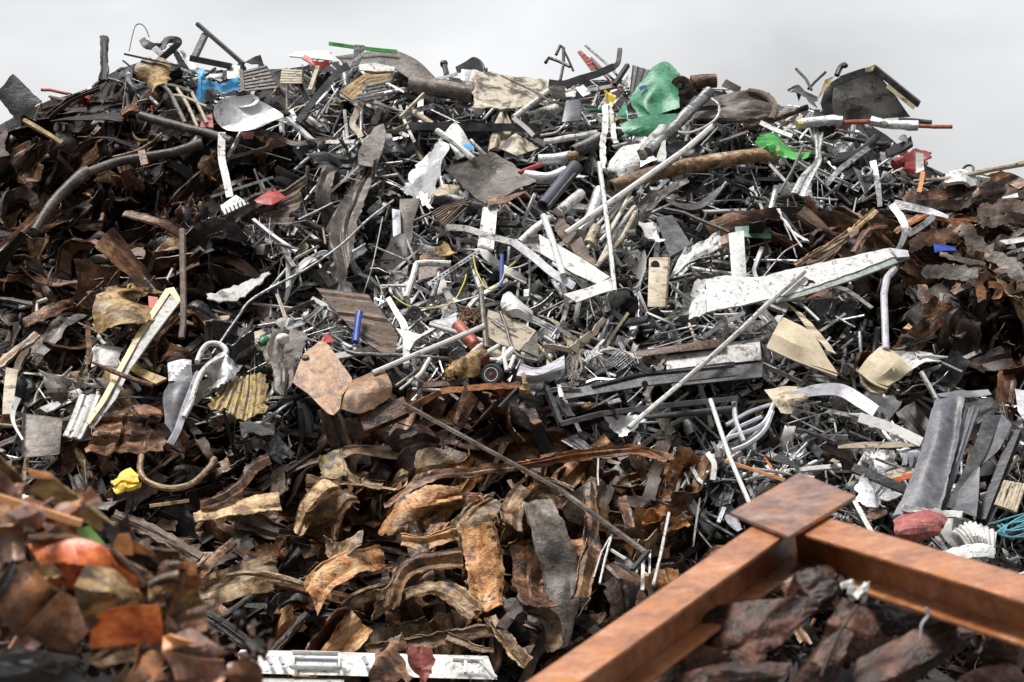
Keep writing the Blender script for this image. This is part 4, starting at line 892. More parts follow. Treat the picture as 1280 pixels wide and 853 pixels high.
thing('foil_sheet', 'crumpled foil scrap at the foot of the long pale rod below the drawer frame', 'foil sheet', loft(sheet_rows('o', '360,590 620,615', '470,680 620,660', d=.9), 14, 8, crease=.08, torn=.04), 'foil')
thing('flat_strap', 'broad rusty orange strap lying level below the drawer frame', 'strap', strip(T('o', '-20,850 180,830 420,830 560,810 700,830 800,850', .8), 9, 34, 5, roll=.5, crease=.04, torn=.02), 'rust_orange')
bundle('chair_bars', 'bar', 'grey curved chair frame with arching bars, right of the drawer frame', 'chair frame', [tube(T('F', s, .9), r_, 6, 18, True) for s, r_ in (('200,650 205,720 235,800', 3.2), ('340,690 310,760 250,810 190,835', 3.2), ('350,650 300,740 170,790', 3.0), ('170,740 260,690 350,660', 2.6), ('150,830 200,760 300,710', 2.6))], 'lilac_grey', 'curved chair frame')
thing('white_rod', 'slim white rod standing in front of the curved chair frame', 'rod', tube(T('P', '888,500 912,572 938,632', 1.1), 3.0, 8), 'white_clean', 'slim white rod')
gsx = thing('grey_trim', 'arched lilac grey trim strip above the white slatted strip', 'trim strip', strip(T('F', '400,635 500,612 590,612 660,650 720,690', 1.0), 17, 26, 5, roll=.45, thick=.012, taper=[.5, .9, 1, 1.1, 1]), 'lilac_grey', 'arched grey trim')
thing('tan_scrap', 'folded tan scrap at the outer end of the arched grey trim', 'scrap', loft(sheet_rows('F', '310,605 390,600 480,610', '330,640 400,650,.1 470,640', '370,690 410,700 440,660', d=.95), 14, 12, crease=.03, torn=.01), 'tan_paint')
thing('slotted_strip', 'white slotted metal strip running down to the crushed grey sheets', 'metal strip', strip(T('q', '265,205 460,270 650,360', 1.0), 13, 20, 4, roll=.3, thick=.012), 'white_clean', 'white slotted strip')
thing('wood_batten', 'flat cream wooden batten pointing level at the crushed grey sheets', 'batten', strip(T('q', '135,390 300,378 620,378', .95), 8, 16, 4, thick=.02, taper=[.5, 1, 1, .4]), 'tan_paint')
thing('torn_sheet', 'light grey torn panel under the cream batten', 'panel', loft(sheet_rows('q', '480,400 640,420', '540,500 610,480', d=.85), 10, 8, crease=.05, torn=.04), 'lilac_grey')
thing('cream_board', 'cream board lying behind the dark angle bar', 'board', loft(sheet_rows('q', '400,560 600,495', '470,600 610,540', d=.75), 10, 6, crease=.02, thick=.02), 'tan_paint')
thing('angle_bar', 'dark angle bar sloping down to the crushed grey sheets', 'angle bar', profile(T('q', '225,510 550,645', 1.0), l_prof(.09, .07, .02), roll=.3), 'dark_steel', 'dark angle bar')
thing('orange_scrap', 'bright orange plastic scrap beside the crushed grey sheets', 'plastic scrap', strip(T('q', '470,600 520,590 600,560', .95), 7, 14, 4, crease=.04, torn=.04), 'orange_paint')
thing('foil_sheet', 'crumpled silver foil lump above the rusty beam corner', 'foil', loft(sheet_rows('q', '290,570 340,555', '265,680 350,650,.1 400,660', '280,770 360,760,.08 430,740', d=1.0), 16, 18, crease=.13, ncr=9, torn=.05, thick=.008, seed=14), 'foil', 'crumpled foil lump')
cg = thing('crushed_locker', 'large crushed slate grey metal locker standing on end', 'locker',
           loft(sheet_rows('q', '735,90 765,60 850,55 915,85', '700,200 770,210,.08 850,200,-.05 890,230', '650,400 740,380,.1 830,370,-.06 870,380', '560,640 660,620,.08 770,640 800,650', '470,820 600,800,.05 720,780 760,790', d=1.05), 26, 30, True, crease=.045, ncr=7, thick=.012, seed=15, torn=.01), 'slate_paint', 'crushed slate locker')
for i, rows in enumerate((('905,140 1010,140', '860,350 930,370', '725,775 785,780'), ('1035,190 1140,190', '960,420 1050,420', '790,780 840,790'), ('1140,195 1205,260', '1060,400 1130,400', '1000,510 1020,500'))):
    obj('folded_panel', loft(sheet_rows('q', *rows, d=.95 - .05 * i), 10, 22, crease=.03, rib=.012 if i == 0 else 0, nrib=2, thick=.012), ('slate_paint', 'dark_steel', 'slate_paint')[i], cg)
obj('back_panel', loft(sheet_rows('q', '915,100 1080,60 1140,130', '900,300 1000,250 1080,220', d=.75), 10, 10, crease=.06, thick=.012), 'charcoal', cg)
obj('top_flap', loft(sheet_rows('q', '740,80 900,30 1060,40', '760,100 900,80 1080,70', d=1.0), 14, 5, crease=.05, thick=.01), 'slate_paint', cg)
obj('lower_flap', loft(sheet_rows('q', '985,520 1008,515', '880,650 1000,700', '850,780 985,830', d=.98), 8, 12, crease=.03, thick=.01), 'slate_paint', cg)
thing('black_rail', 'long black rail standing right behind the crushed slate locker', 'rail', MB(bar(*T('q', '1235,300 1020,850', .75), .10, .08), bar(*T('q', '1110,270 1005,515', .8), .03, .02)), 'charcoal')
thing('pale_sheet', 'pale grey sheet corner at the edge of the picture above the black rail', 'sheet', loft(sheet_rows('q', '1225,20 1300,30', '1240,170 1310,260', d=.8), 8, 10, crease=.03), 'lilac_grey')
many('cream_tube', 'cream tube in the stack at the edge behind the black rail', 'bundle', [tube(T('q', f'{1165+i*16},{600+i*3} {1105+i*17},{750+i*6}', .85), 2.6, 8) for i in range(8)], 'tan_paint', 'cream tube bundle', group='cream tubes behind the black rail')
thing('red_rubble', 'pinkish red brick lump just above the rusty beam', 'brick lump', loft(sheet_rows('I', '785,260 840,235 920,232 980,265', '790,300,.1 870,290,.15 960,290', '800,330 870,330 950,310', d=1.1), 16, 12, True, rough=.02, crease=.03, thick=.05, seed=3), 'pink_red', 'pinkish red lump')
thing('plaster_crust', 'white crusty plaster strip lying on top of the red lump', 'plaster', strip(T('I', '820,215 900,225 1040,240', 1.15), 8, 18, 5, rough=.03, crease=.03, thick=.05, torn=.03), 'speckled_white')
thing('pleated_fan', 'white crumpled pleated cup right of the pinkish red lump', 'pleated cup', loft(sheet_rows('I', '990,300 1070,265 1165,300', '1030,320 1090,310,.1 1160,345', '1060,360 1100,350 1160,380', d=1.1), 30, 8, True, rib=.015, nrib=9, thick=.008, seed=3), 'white_clean', 'white pleated cup')
thing('plaster_rubble', 'white rubble lump resting on the rusty beam below the pleated cup', 'rubble lump', loft(sheet_rows('I', '960,335 1060,360 1150,380', '1000,365,.1 1080,390,.1 1140,410', d=1.15), 16, 8, rough=.06, crease=.06, thick=.04), 'speckled_white')
many('teal_wire', 'teal wire tangled at the edge above the rusty beam', 'wire', [tube(T('I', f'{1150+(i*17)%40},{270+(i*31)%60} {1210},{250+(i*23)%70} {1280},{230+(i*29)%100}', 1.0), 1.2, 5, 12, True) for i in range(9)], 'teal_wire', 'teal wires', group='teal wires above the rusty beam')
thing('orange_bar', 'thin orange bar lying above the rusty beam corner', 'bar', bar(*T('I', '165,38 385,110', 1.0), .05, .03), 'peach_paint', 'thin orange bar')
thing('mesh_sheet', 'dark grey bent sheet beside the thin orange bar', 'sheet', loft(sheet_rows('I', '370,-10 430,60', '330,40 440,80', d=.8), 8, 8, crease=.05), 'dark_steel')
thing('white_post', 'white bent strip hanging left of the slim white rod', 'strip', strip(T('I', '100,10 125,50 120,110', .9), 7, 14, 4, thick=.015), 'white_clean')

# --- middle left
thing('standing_post', 'tall brown wooden post standing upright in the dark left slope', 'post', tube(T('E', '670,20 672,150 675,330 668,420', 1.05), 4.0, 6, 20, True, flat=.6), 'wood_brown', 'tall brown post')
ya = thing('painted_angle', 'pale yellow painted angle frame sloping down beside the tall brown post', 'angle frame',
           loft(sheet_rows('E', '625,240 665,285,.05', '520,400 560,425,.05', '450,530 475,545', '395,620 430,640', '320,720 350,740', d=.95), 8, 34, crease=.012, thick=.02, seed=2), 'white_paint', 'pale yellow angle frame')
obj('yellow_flange', loft(sheet_rows('E', '610,240 632,245', '505,400 525,405', '430,540 448,545', '375,640 392,650', '318,730 328,740', d=1.0), 4, 34, thick=.02), 'yellow_paint', ya)
obj('cross_rail', loft(sheet_rows('E', '612,240 640,235', '650,290 668,285', d=1.0), 5, 6, thick=.02), 'yellow_paint', ya)
thing('rusty_drum', 'crumpled rust brown drum with a torn open side beside the yellow frame', 'drum',
      loft(sheet_rows('E', '485,185 580,190 660,225', '400,270,.1 450,255,.2 500,300,-.15', '385,320,.1 460,320,.25 530,350', '420,390 470,400,.2 540,390', d=.75), 24, 22, True, crease=.12, ncr=9, rough=.02, thick=.012, torn=.04, seed=18), 'ochre_sheet', 'crumpled rusty drum')
thing('red_wedge', 'small red plastic block inside the crumpled rusty drum', 'block', block('E', '545,265 580,270 580,310 548,312', .15, .95), 'red_paint')
thing('white_shard', 'long white jagged shard of board right of the tall brown post', 'board shard', loft(sheet_rows('E', '765,265 860,235 990,175', '770,285 870,285 900,265 995,180', d=.9), 18, 6, crease=.03, thick=.02, torn=.03), 'white_paint', 'white jagged shard')
thing('steel_cable', 'very long thin grey rod rising from the hooked tube to the crushed grey sheet', 'rod', tube(np.vstack((T('E', '870,350 780,480', 1.05)[::-1], T('h', '430,850 740,680 960,530 1130,370 1290,250', 1.05))), 1.7, 8, 40, True), 'steel_grey', 'very long thin rod')
hk = thing('hooked_tube', 'pale hooked tube like a walking stick hanging in the left of the heap', 'hooked tube',
           tube(T('m', '80,260 110,190 150,150 215,150 258,185 245,225 180,260 120,310 75,400 40,520 0,600', 1.1), 3.6, 10, 60, True), 'white_paint', 'pale hooked tube')
obj('split_end', strip(T('E', '735,545 690,650 660,740 625,810', 1.1), 9, 22, 5, rib=.008, nrib=2, thick=.02), 'lilac_grey', hk)
thing('silver_sheet', 'bright silver square of sheet metal left of the hooked tube', 'metal sheet', loft(sheet_rows('l', '1030,255 1180,265', '1035,355 1180,370', d=1.0), 14, 10, crease=.05, thick=.008, seed=2), 'foil', 'bright silver square')
thing('foil_sheet', 'crumpled silver and black foil right of the hooked tube', 'foil', loft(sheet_rows('m', '130,290 240,260 340,320', '140,360 230,345,.1 300,370', '90,420 180,410 200,440', d=.95), 18, 16, crease=.12, ncr=10, torn=.05, seed=5), 'silver')
thing('slate_cloth', 'dark slate grey sheet folded down left of the hooked tube', 'sheet', loft(sheet_rows('l', '1040,380 1120,345 1230,330', '1010,480 1090,470,.08 1190,450', '1010,620 1060,690 1090,680', d=.9), 16, 20, True, crease=.06, thick=.01, seed=12), 'slate_paint', 'dark slate sheet')
rp = thing('rusty_plate', 'large square rusty plate with rounded corners in the left middle of the heap', 'rusty plate',
           loft(sheet_rows('m', '835,135 870,140 900,175', '730,215 860,235 960,260', '665,385 830,400 1040,370', '760,450 860,480 970,470', '880,575 920,590 960,545', d=1.0), 24, 22, False, crease=.015, rough=.006, thick=.015, seed=3), 'plate_rust', 'large rusty plate')
obj('bolt_hole', lathe(T('m', '745,230', 1.03)[0], (0, -.7, .7), [(.0, .012), (.04, .012), (.045, 0)], 14, (1, .7)), 'charcoal', rp)
obj('rolled_wing', loft(sheet_rows('m', '1040,370 1150,335 1225,310', '990,450,.1 1130,430,.12 1275,390,.1', '965,545 1100,570 1285,470', d=1.02), 22, 16, True, crease=.015, rough=.006, thick=.015, seed=2), 'plate_rust', rp)
thing('crumpled_sheet', 'brown crumpled metal sheet hanging left of the large rusty plate', 'metal sheet', loft(sheet_rows('m', '540,40 640,30 750,50', '490,200,.08 610,180,-.06 720,170,.08', '540,330 620,340,.1 690,300', '560,460 590,470 640,420', d=.9), 26, 30, True, crease=.08, fold=.06, nfold=5, thick=.012, torn=.03, seed=25), 'brown_grey', 'brown hanging sheet')
thing('paper_ball', 'round white crumpled paper ball above the brown hanging sheet', 'paper ball', dish('m', '608,115', 8, 7, .2, .2, -.05, 1.05, .01, .05, seed=7, nr=6, na=16), 'white_clean')
thing('green_glass', 'small pale green glass jar left of the paper ball', 'jar', tube(T('m', '470,150 510,110', .9), 6, 12, 8, taper=[.7, 1, 1, .6]), 'green_paint')
thing('red_cup', 'small red paper cup behind the top corner of the large rusty plate', 'cup', loft(sheet_rows('m', '840,120 870,80 905,100', '850,140 880,150,.05 920,145', d=.9), 10, 8, crease=.03), 'red_paint')
thing('corrugated_sheet', 'yellow stained grey corrugated sheet below the hooked tube', 'corrugated sheet', loft(sheet_rows('m', '240,400 400,325 500,330', '190,480 360,440 510,440', '140,520 370,610 500,580', d=.9), 28, 16, False, rib=.015, nrib=7, crease=.05, rough=.01, thick=.012, torn=.04, seed=14), 'yellow_rust', 'yellow stained sheet')
st = thing('crushed_stack', 'stack of crushed dark sheets with orange rusty edges, lower left of the heap', 'crushed sheets',
           loft(sheet_rows('l', '620,510 800,505 990,560', '600,590,.15 800,580,.1 990,620,.12', '600,640 780,640 970,655', '580,700,.15 800,690,.12 1020,690', '540,780 780,770 1010,760', '520,830,.12 800,840,.1 1000,800', d=.8), 34, 44, True, crease=.04, rough=.012, fold=.07, nfold=7, thick=.012, torn=.02, seed=24), 'rust_mid', 'crushed rusty stack')
obj('orange_fold', loft(sheet_rows('l', '820,510 900,515 990,570', '860,570,.05 920,590,.05 995,605', d=1.0), 12, 6, True, crease=.03, thick=.01), 'rust_orange', st)
thing('dark_cabinet', 'dark brown dented cabinet at the left edge of the heap', 'cabinet', block('l', '155,575 390,605 370,830 150,850', .3, .8, dx=-4), 'brown_grey', 'dark brown cabinet', bevel=.02)
thing('flat_board', 'pale tan panel leaning left of the dark brown cabinet', 'panel', loft(sheet_rows('l', '35,285 110,300', '15,585 80,580', d=.75), 8, 14, crease=.03, thick=.02), 'tan_paint')
thing('white_strip', 'white plastic bent strip above the dark brown cabinet', 'strip', strip(T('l', '110,480 80,560 85,640 140,740', .95), 7, 20, 4, thick=.015, taper=[1.2, 1, .5, .4]), 'white_clean')
thing('cream_board', 'cream board with raised edges beside the yellow angle frame', 'board', loft(sheet_rows('l', '590,140 760,180', '560,280 720,290', d=.7), 12, 10, crease=.03, thick=.02), 'white_paint', 'cream edged board')
thing('cream_board', 'cream plank hanging below the yellow angle frame', 'plank', loft(sheet_rows('l', '490,465 620,470', '390,730 500,740', d=.9), 10, 14, crease=.03, rib=.01, nrib=2, thick=.02), 'white_paint')
thing('wood_plank', 'olive brown plank lying right of the yellow angle frame', 'plank', loft(sheet_rows('l', '810,270 1030,365', '790,310 960,400', d=.75), 14, 6, crease=.03, thick=.03), 'yellow_rust')
thing('rusty_branch', 'rusty curved branch of metal in front of the yellow angle frame', 'rod', tube(T('l', '570,262 700,320 830,370 940,405', 1.15), 3.0, 8, 20, True, taper=[.6, 1, 1.1, 1]), 'rust_mid')
thing('rusty_fork', 'upright rusty strip standing left of the cream edged board', 'strip', strip(T('l', '540,10 545,150 545,260', .95), 7, 18, 4, crease=.03, torn=.03), 'rust_mid')
thing('brown_sack', 'crumpled brown grey sack in the pale rubbish at the left edge', 'sack', loft(sheet_rows('l', '270,370 370,350 450,340', '290,430,.12 370,430,.18 450,410', '310,500 380,500 440,480', d=.8), 16, 14, True, crease=.10, rough=.02, torn=.03, seed=1), 'brown_grey')
rb = thing('ribbed_sheet', 'brown ribbed metal panel left of the white plastic stand', 'ribbed panel', loft(sheet_rows('D', '-90,235 10,250 100,262', '10,350 110,370 215,410', '80,420 150,470 200,472', d=.85), 20, 24, rib=.012, nrib=5, ribdir=1, thick=.012, crease=.02, seed=2), 'wood_brown', 'brown ribbed panel')
thing('blue_tube', 'short bright blue plastic tube on the brown ribbed panel', 'tube', tube(T('D', '72,325 58,435', 1.05), 4.2, 10), 'blue_deep', 'bright blue tube')
tp = thing('plastic_support', 'white plastic T shaped stand with a perforated foot', 'plastic stand', strip(T('n', '75,65 130,160 165,215 185,300 185,490', 1.05), 8, 26, 5, roll=.1, thick=.03, taper=[.8, .9, 1.2, 1.1, .9]), 'white_clean', 'white plastic stand')
obj('foot', loft(sheet_rows('n', '120,250 190,270 290,295', '170,320 200,310 240,330', '190,380 205,390', d=1.07), 12, 10, thick=.02), 'white_clean', tp)
thing('white_rod', 'long straight white rod rising from the large rusty plate to the dented cream bin', 'rod', tube(T('n', '-20,525 200,430 430,335 665,235', 1.15), 3.4, 8), 'white_clean', 'rod to the cream bin')
thing('grey_rod', 'thin grey curved rod running level behind the white plastic stand', 'rod', tube(T('D', '10,450 40,475 120,480 260,485 400,497', .95), 2.4, 8, 24, True), 'steel_grey')
def wheel(k, s, r, axis, tyre_m, hub_m, name, label, lm, dd=1.1):
    c = T(k, s, dd)[0]
    R = mpp(c) * r
    ax = unit(axis)
    w = R * .45
    wh = thing(name, label, 'wheel', lathe(c, axis, [(R * .62, w * .9), (R * .85, w), (R * .97, w * .6), (R, 0), (R * .97, -w * .6), (R * .85, -w), (R * .62, -w * .9)], 28), tyre_m, lm)
    h = obj('hub', lathe(c, axis, [(R * .30, w * .75), (R * .50, w * .55), (R * .56, w * .98), (R * .63, w * .98), (R * .63, -w * .8)], 24), hub_m, wh)
    mb = MB()
    up = unit(np.cross((0, 0, 1.0), ax)); v2 = np.cross(ax, up)
    for i in range(6):
        a = i * math.pi / 3
        dr = up * math.cos(a) + v2 * math.sin(a)
        mb.add(bar(c + ax * w * .8 + dr * R * .12, c + ax * w * .75 + dr * R * .46, R * .14, R * .10, up=ax))
    mb.add(lathe(c, axis, [(.0, w * 1.05), (R * .14, w * 1.02), (R * .16, w * .7)], 12))
    obj('spokes', mb, 'red_paint' if hub_m != 'steel_grey' else 'steel_grey', h)
    return wh
wheel('n', '715,535', 14, (-.25, -1, .12), 'rubber', 'white_clean', 'trolley_wheel', 'black rubber trolley wheel with a red and white hub', 'red hubbed wheel')
wheel('n', '235,155', 9.5, (.2, -1, .1), 'dark_steel', 'steel_grey', 'toy_wheel', 'small grey spoked plastic wheel under the yellow cable', 'small grey wheel', .95)
thing('red_pipe', 'thick red brown pipe sloping down behind the trolley wheel', 'pipe', tube(T('n', '500,230 590,330 680,450', .9), 8.5, 14, 10), 'red_brown', 'thick red brown pipe')
thing('red_pipe', 'open end of a red brown pipe just below the trolley wheel', 'pipe', tube(T('n', '750,600 800,650', .9), 8, 14, 6, hollow=True), 'red_brown')
thing('rust_nest', 'bird nest like lump of rusty wire at the top of the red brown pipe', 'wire lump', MB(*[tube(T('n', f'{500+(i*53)%140},{110+(i*29)%90} {520+(i*41)%120},{130+(i*17)%80} {495+(i*37)%150},{150+(i*23)%85}', .9 + .01 * (i % 7)), 1.3, 5, 8, True) for i in range(36)]), 'rust_mid', 'rusty wire nest')
cb = thing('cream_bin', 'dented cream metal bin with a strap across it in the middle of the heap', 'metal bin', loft(sheet_rows('n', '690,140 830,180 985,265', '675,220 800,265 940,325', '670,300 760,350 885,385', d=1.0), 20, 16, crease=.015, thick=.02, seed=6, rough=.004), 'tan_paint', 'dented cream bin')
obj('side_wall', loft(sheet_rows('n', '985,265 990,270', '885,388 1000,435', d=.98), 8, 8, thick=.02, crease=.01), 'brown_grey', cb)
obj('lower_wall', loft(sheet_rows('n', '668,300 780,352 885,388', '690,420 790,450 900,420', d=.9), 14, 8, crease=.03, thick=.015), 'tan_paint', cb)
obj('strap', tube(T('n', '765,150 800,240 830,350 880,420 990,450', 1.1), 2.2, 8, 24, True), 'brown_grey', cb)
obj('strap', tube(T('n', '700,180 860,270', 1.08), 1.4, 6), 'steel_grey', cb)
thing('plastic_sack', 'pale grey bulging plastic sack resting on top of the dented cream bin', 'sack', loft(sheet_rows('n', '790,30 830,20 950,90', '770,110,.2 850,120,.25 960,150,.1', '790,150 870,180,.15 950,210', d=.9), 18, 16, True, crease=.06, thick=.02, seed=4), 'white_clean', 'pale bulging sack')
thing('cream_sheet', 'triangular pale grey panel left of the rusty wire nest', 'panel', loft(sheet_rows('n', '330,210 495,165', '480,260 500,262', d=.8), 12, 8, thick=.015, crease=.01), 'lilac_grey')
thing('round_bar', 'pale round bar sloping behind the white plastic stand', 'bar', tube(T('n', '330,225 480,270 665,330', .9), 3.0, 8), 'white_clean')
thing('grey_post', 'slender grey upright tube standing left of the dented cream bin', 'tube', tube(T('n', '645,0 660,180 680,370', 1.1), 3.4, 8, 16, True), 'brown_grey')
thing('white_tub', 'white and grey tub lying on its side right of the trolley wheel', 'tub', loft(sheet_rows('n', '890,470 1010,490 1160,420', '870,530,.15 1000,530,.2 1160,480,.1', '860,570 980,575 1150,540', d=.95), 20, 14, True, crease=.02, thick=.015), 'lilac_grey', 'grey tub on its side')
thing('metal_pipe', 'open ended shiny steel pipe pointing out below the grey tub', 'pipe', tube(T('n', '920,600 1030,605', .9), 7.5, 14, 6, hollow=True), 'silver', 'upper open steel pipe')
thing('metal_pipe', 'open ended grey steel pipe, the lower of two below the grey tub', 'pipe', MB(tube(T('n', '890,650 980,670', .95), 7.5, 14, 6, hollow=True, wall=.7)), 'steel_grey')
thing('brass_valve', 'brass coloured valve stem standing right of the trolley wheel', 'valve', MB(tube(T('n', '910,530 915,600', 1.1), 3.0, 10), lathe(T('n', '918,630', 1.1)[0], (0, -.3, 1), [(.03, .08), (.035, .03), (.06, .02), (.065, -.02), (.05, -.04)], 14)), 'ochre_sheet')
thing('rusty_bar', 'long rusty orange flat bar lying level under the trolley wheel', 'bar', MB(strip(T('n', '400,640 560,620 740,605 890,605', 1.05), 8, 24, 4, thick=.02, crease=.02, torn=.02)), 'rust_orange', 'rusty bar under the wheel')
thing('rusty_bar', 'dark rusty bar lying level left of the trolley wheel', 'bar', strip(T('n', '260,600 420,590 570,580', 1.0), 7, 16, 4, thick=.02, crease=.02), 'rust_mid')
thing('rusty_bar', 'rusty orange bar sloping down from the level rusty bars', 'bar', strip(T('n', '390,640 290,700 190,760', 1.05), 9, 16, 4, thick=.02, crease=.02, taper=[.6, 1, 1.2]), 'rust_orange')
thing('rusty_channel', 'broad rust brown channel right below the large rusty plate', 'channel', profile(T('n', '-90,830 40,780 190,715', .9), u_prof(.2, .1, .02), roll=.5), 'rust_mid', 'broad rust channel')
thing('rust_clump', 'yellowish clump of rusty mossy metal left of the trolley wheel', 'rust clump', loft(sheet_rows('n', '450,440 530,420 620,440', '400,520,.15 500,500,.2 630,500,.1', '420,560 520,560,.1 600,560', d=.95), 20, 18, True, rough=.09, crease=.09, torn=.08, seed=3), 'ochre_sheet', 'mossy rusty clump')
thing('steel_rail', 'long thin weathered rail sloping down the lower heap to the rusty beam', 'rail', MB(bar(*T('P', '505,505 700,612', 1.25), .06, .03), bar(*T('P', '700,612 806,690', 1.25), .07, .03)), 'brown_grey', 'long weathered rail')
thing('strut', 'rusty upright strut standing under the trolley wheel', 'strut', strip(T('n', '555,600 530,700 480,840', 1.05), 6, 16, 4, thick=.02, crease=.02), 'rust_mid')
thing('steel_rod', 'dark rod slanting below the red brown pipe end', 'rod', bar(*T('n', '875,620 760,740', 1.05), .04, .04), 'charcoal')
thing('rust_leaf', 'orange brown folded strip hanging below the open steel pipes', 'strip', strip(T('n', '870,660 920,730 1000,850', .95), 15, 20, 6, crease=.05, taper=[.4, 1, .8], torn=.03), 'rust_mid')
thing('white_post', 'white pipe piece leaning under the dented cream bin', 'pipe', tube(T('n', '745,460 840,380', 1.1), 5, 10), 'white_clean')
for i, s in enumerate(('570,420 655,345', '600,440 755,355', '790,370 805,510', '850,420 820,500', '700,440 760,460', '240,560 330,435')):
    thing('white_rod', ('short white rod left under the dented cream bin', 'white rod lying across the thick red brown pipe', 'short upright white rod below the dented cream bin', 'short tilted white rod below the dented cream bin', 'white rod stub just above the trolley wheel', 'short white rod right of the white plastic stand')[i], 'rod', tube(T('n', s, 1.12), 2.8, 8), 'white_clean', group='short white rods round the wheel')

# --- lower middle: torn rusty strips
for i, (lab, k, rows, w, m_, tp_) in enumerate((
        ('arched orange rusty strip, uppermost of the torn sheets', 's', '60,300 150,210 300,150 520,105', 30, 'burnt_orange', [.5, 1, 1.1, .7]),
        ('flat orange grey strip below the arched orange one', 's', '150,370 300,385 500,350', 17, 'burnt_orange', [.6, 1, 1]),
        ('long burnt orange strip sloping down at the outer side of the torn sheets', 'r', '770,850 900,740 1060,660 1230,590', 30, 'burnt_orange', [1, 1.1, 1, .8]),
        ('tall pale tan and orange strip hanging in the middle of the torn sheets', 's', '650,350 655,450 680,600 690,800', 40, 'burnt_orange', [1, .95, .9, .6]),
        ('tan and orange curled strip above the tall hanging one', 's', '560,350 580,280 640,200 740,120', 32, 'rust_tan', [1.2, 1, 1.1, .6]),
        ('small orange flap beside the curled tan strip', 's', '560,110 620,120 670,150', 12, 'rust_orange', [1, 1, .6]),
        ('tan orange strip bent into an arch left of the tall hanging strip', 's', '90,770 150,620 200,550 330,510 530,490', 21, 'rust_tan', [.5, .7, 1, 1, .9]),
        ('pale tan leaf shaped strip below the bent arch', 's', '190,740 330,670 450,690 540,760 620,840', 24, 'rust_tan', [.2, .7, 1.2, 1.1, .9]),
        ('tan strip standing left of the triangular tan flap', 's', '790,340 830,220 860,100 920,20', 26, 'rust_tan', [1, .9, .8, .8]),
        ('triangular pale tan flap at the head of the torn sheets', 's', '900,160 1010,110 1130,130', 22, 'rust_tan', [.3, 1, 1.1]),
        ('creased tan cloth like strip along the top of the torn sheets', 's', '960,20 1080,40 1220,50', 15, 'rust_tan', [1, 1.2, .5]),
        ('broad dark brown sheet hanging with an orange hem', 'H', '690,350 700,450 700,560 720,640', 37, 'rust_mid', [.9, 1, 1.05, 1]),
        ('tan curled hem below the broad dark brown sheet', 'H', '680,630 730,610 780,640 800,720', 17, 'rust_tan', [.8, 1, 1, .5]),
        ('long grey black crumpled strip hanging right of the broad brown sheet', 'H', '760,240 790,370 820,500 840,660', 38, 'brown_grey', [.7, 1, 1, .8]),
        ('brown strip falling steeply below the leaf shaped strip', 'H', '550,620 600,690 690,790', 15, 'rust_tan', [1, 1, .8]),
        ('wide tan strip lying level near the bottom edge', 'H', '100,740 250,715 400,690 560,650', 16, 'rust_tan', [1, 1, .8, .5]),
        ('tan twisted strip crossing the lower dark hollow', 'H', '390,685 480,720 560,740', 9, 'rust_tan', [1, .8, .4]),
        ('orange brown upright strip right of the long grey black one', 'H', '900,140 920,250 940,380', 18, 'rust_mid', [.7, 1, 1]),
        ('brown upright plank strip below the orange brown one', 'H', '930,350 910,430 890,530', 19, 'rust_tan', [.6, 1, 1]),
        ('short rusty upright strip in the row by the thin wires', 'H', '1040,160 1050,230 1060,290', 11, 'rust_mid', [.8, 1, 1]),
        ('splintered grey tan slab leaning over the dark hollow', 'r', '700,400 800,290 880,200 950,180', 24, 'wood_tan', [.4, 1, 1, .9]),
        ('ribbed brown slab right of the splintered grey tan one', 'r', '780,400 900,340 1060,270', 26, 'rust_tan', [.6, 1, 1]),
        ('splintered pale yellow wood beam lying in the lower left hollow', 'r', '60,380 200,345 400,310 590,280', 24, 'wood_tan', [.3, .8, 1, .9]),
        ('pale crumpled strip above the long burnt orange strip', 'r', '830,560 950,590 1100,560', 22, 'rust_tan', [.6, 1, .9]),
        ('brown twisted strip snaking across the upper left hollow', 'r', '100,300 250,260 380,150 420,80 530,10', 14, 'rust_mid', [.8, 1, .8, 1, .8]),
        ('grey tan upright slats above the ribbed brown slab', 'r', '900,-20 920,80 960,180', 26, 'yellow_rust', [.9, 1, .9]),
        ('brown rod like strip bending right of the upright slats', 'r', '960,20 1010,120 1120,165 1220,190', 8, 'rust_tan', [1, 1, .9, .7]),
        ('level orange edged strip crossing above the torn sheets', 'H', '160,190 320,100 500,85 640,70', 12, 'rust_mid', [.5, 1, .8, .6]),
        ('long rusty level strip ending above the weathered rail', 'H', '600,60 760,40 900,15 1100,-5 1200,30', 12, 'rust_orange', [.3, .7, 1, 1, .6]))):
    thing('torn_strip', lab, 'metal strip', strip(T(k, rows, .95 + .012 * (i % 5)), w * 1.15, 56, 17, roll=.3 + .3 * ((i * 37) % 5 - 2) / 2, twist=.9 * ((i * 23) % 5 - 2) / 2, crease=.15, ncr=12, rough=.010, fold=.055, nfold=3, thick=.010, taper=[.5 + .55 * q for q in tp_], torn=.013, seed=100 + i), m_ if i % 3 else {'rust_tan': 'rust_fold', 'burnt_orange': 'burnt_orange'}.get(m_, m_),
          'tall hanging tan strip' if i == 3 else 'broad dark brown sheet' if i == 11 else 'arched orange strip' if i == 0 else 'pale yellow wood beam' if i == 22 else 'long burnt orange strip' if i == 2 else None, group='torn rusty strips in the lower heap')
thing('bent_pipe', 'brown hoop of bent pipe lying in the lower left of the heap', 'bent pipe', tube(T('G', '520,20 515,70 540,115 620,140 700,125 760,75 790,30', 1.0), 4.0, 10, 40, True), 'rust_tan', 'brown pipe hoop')
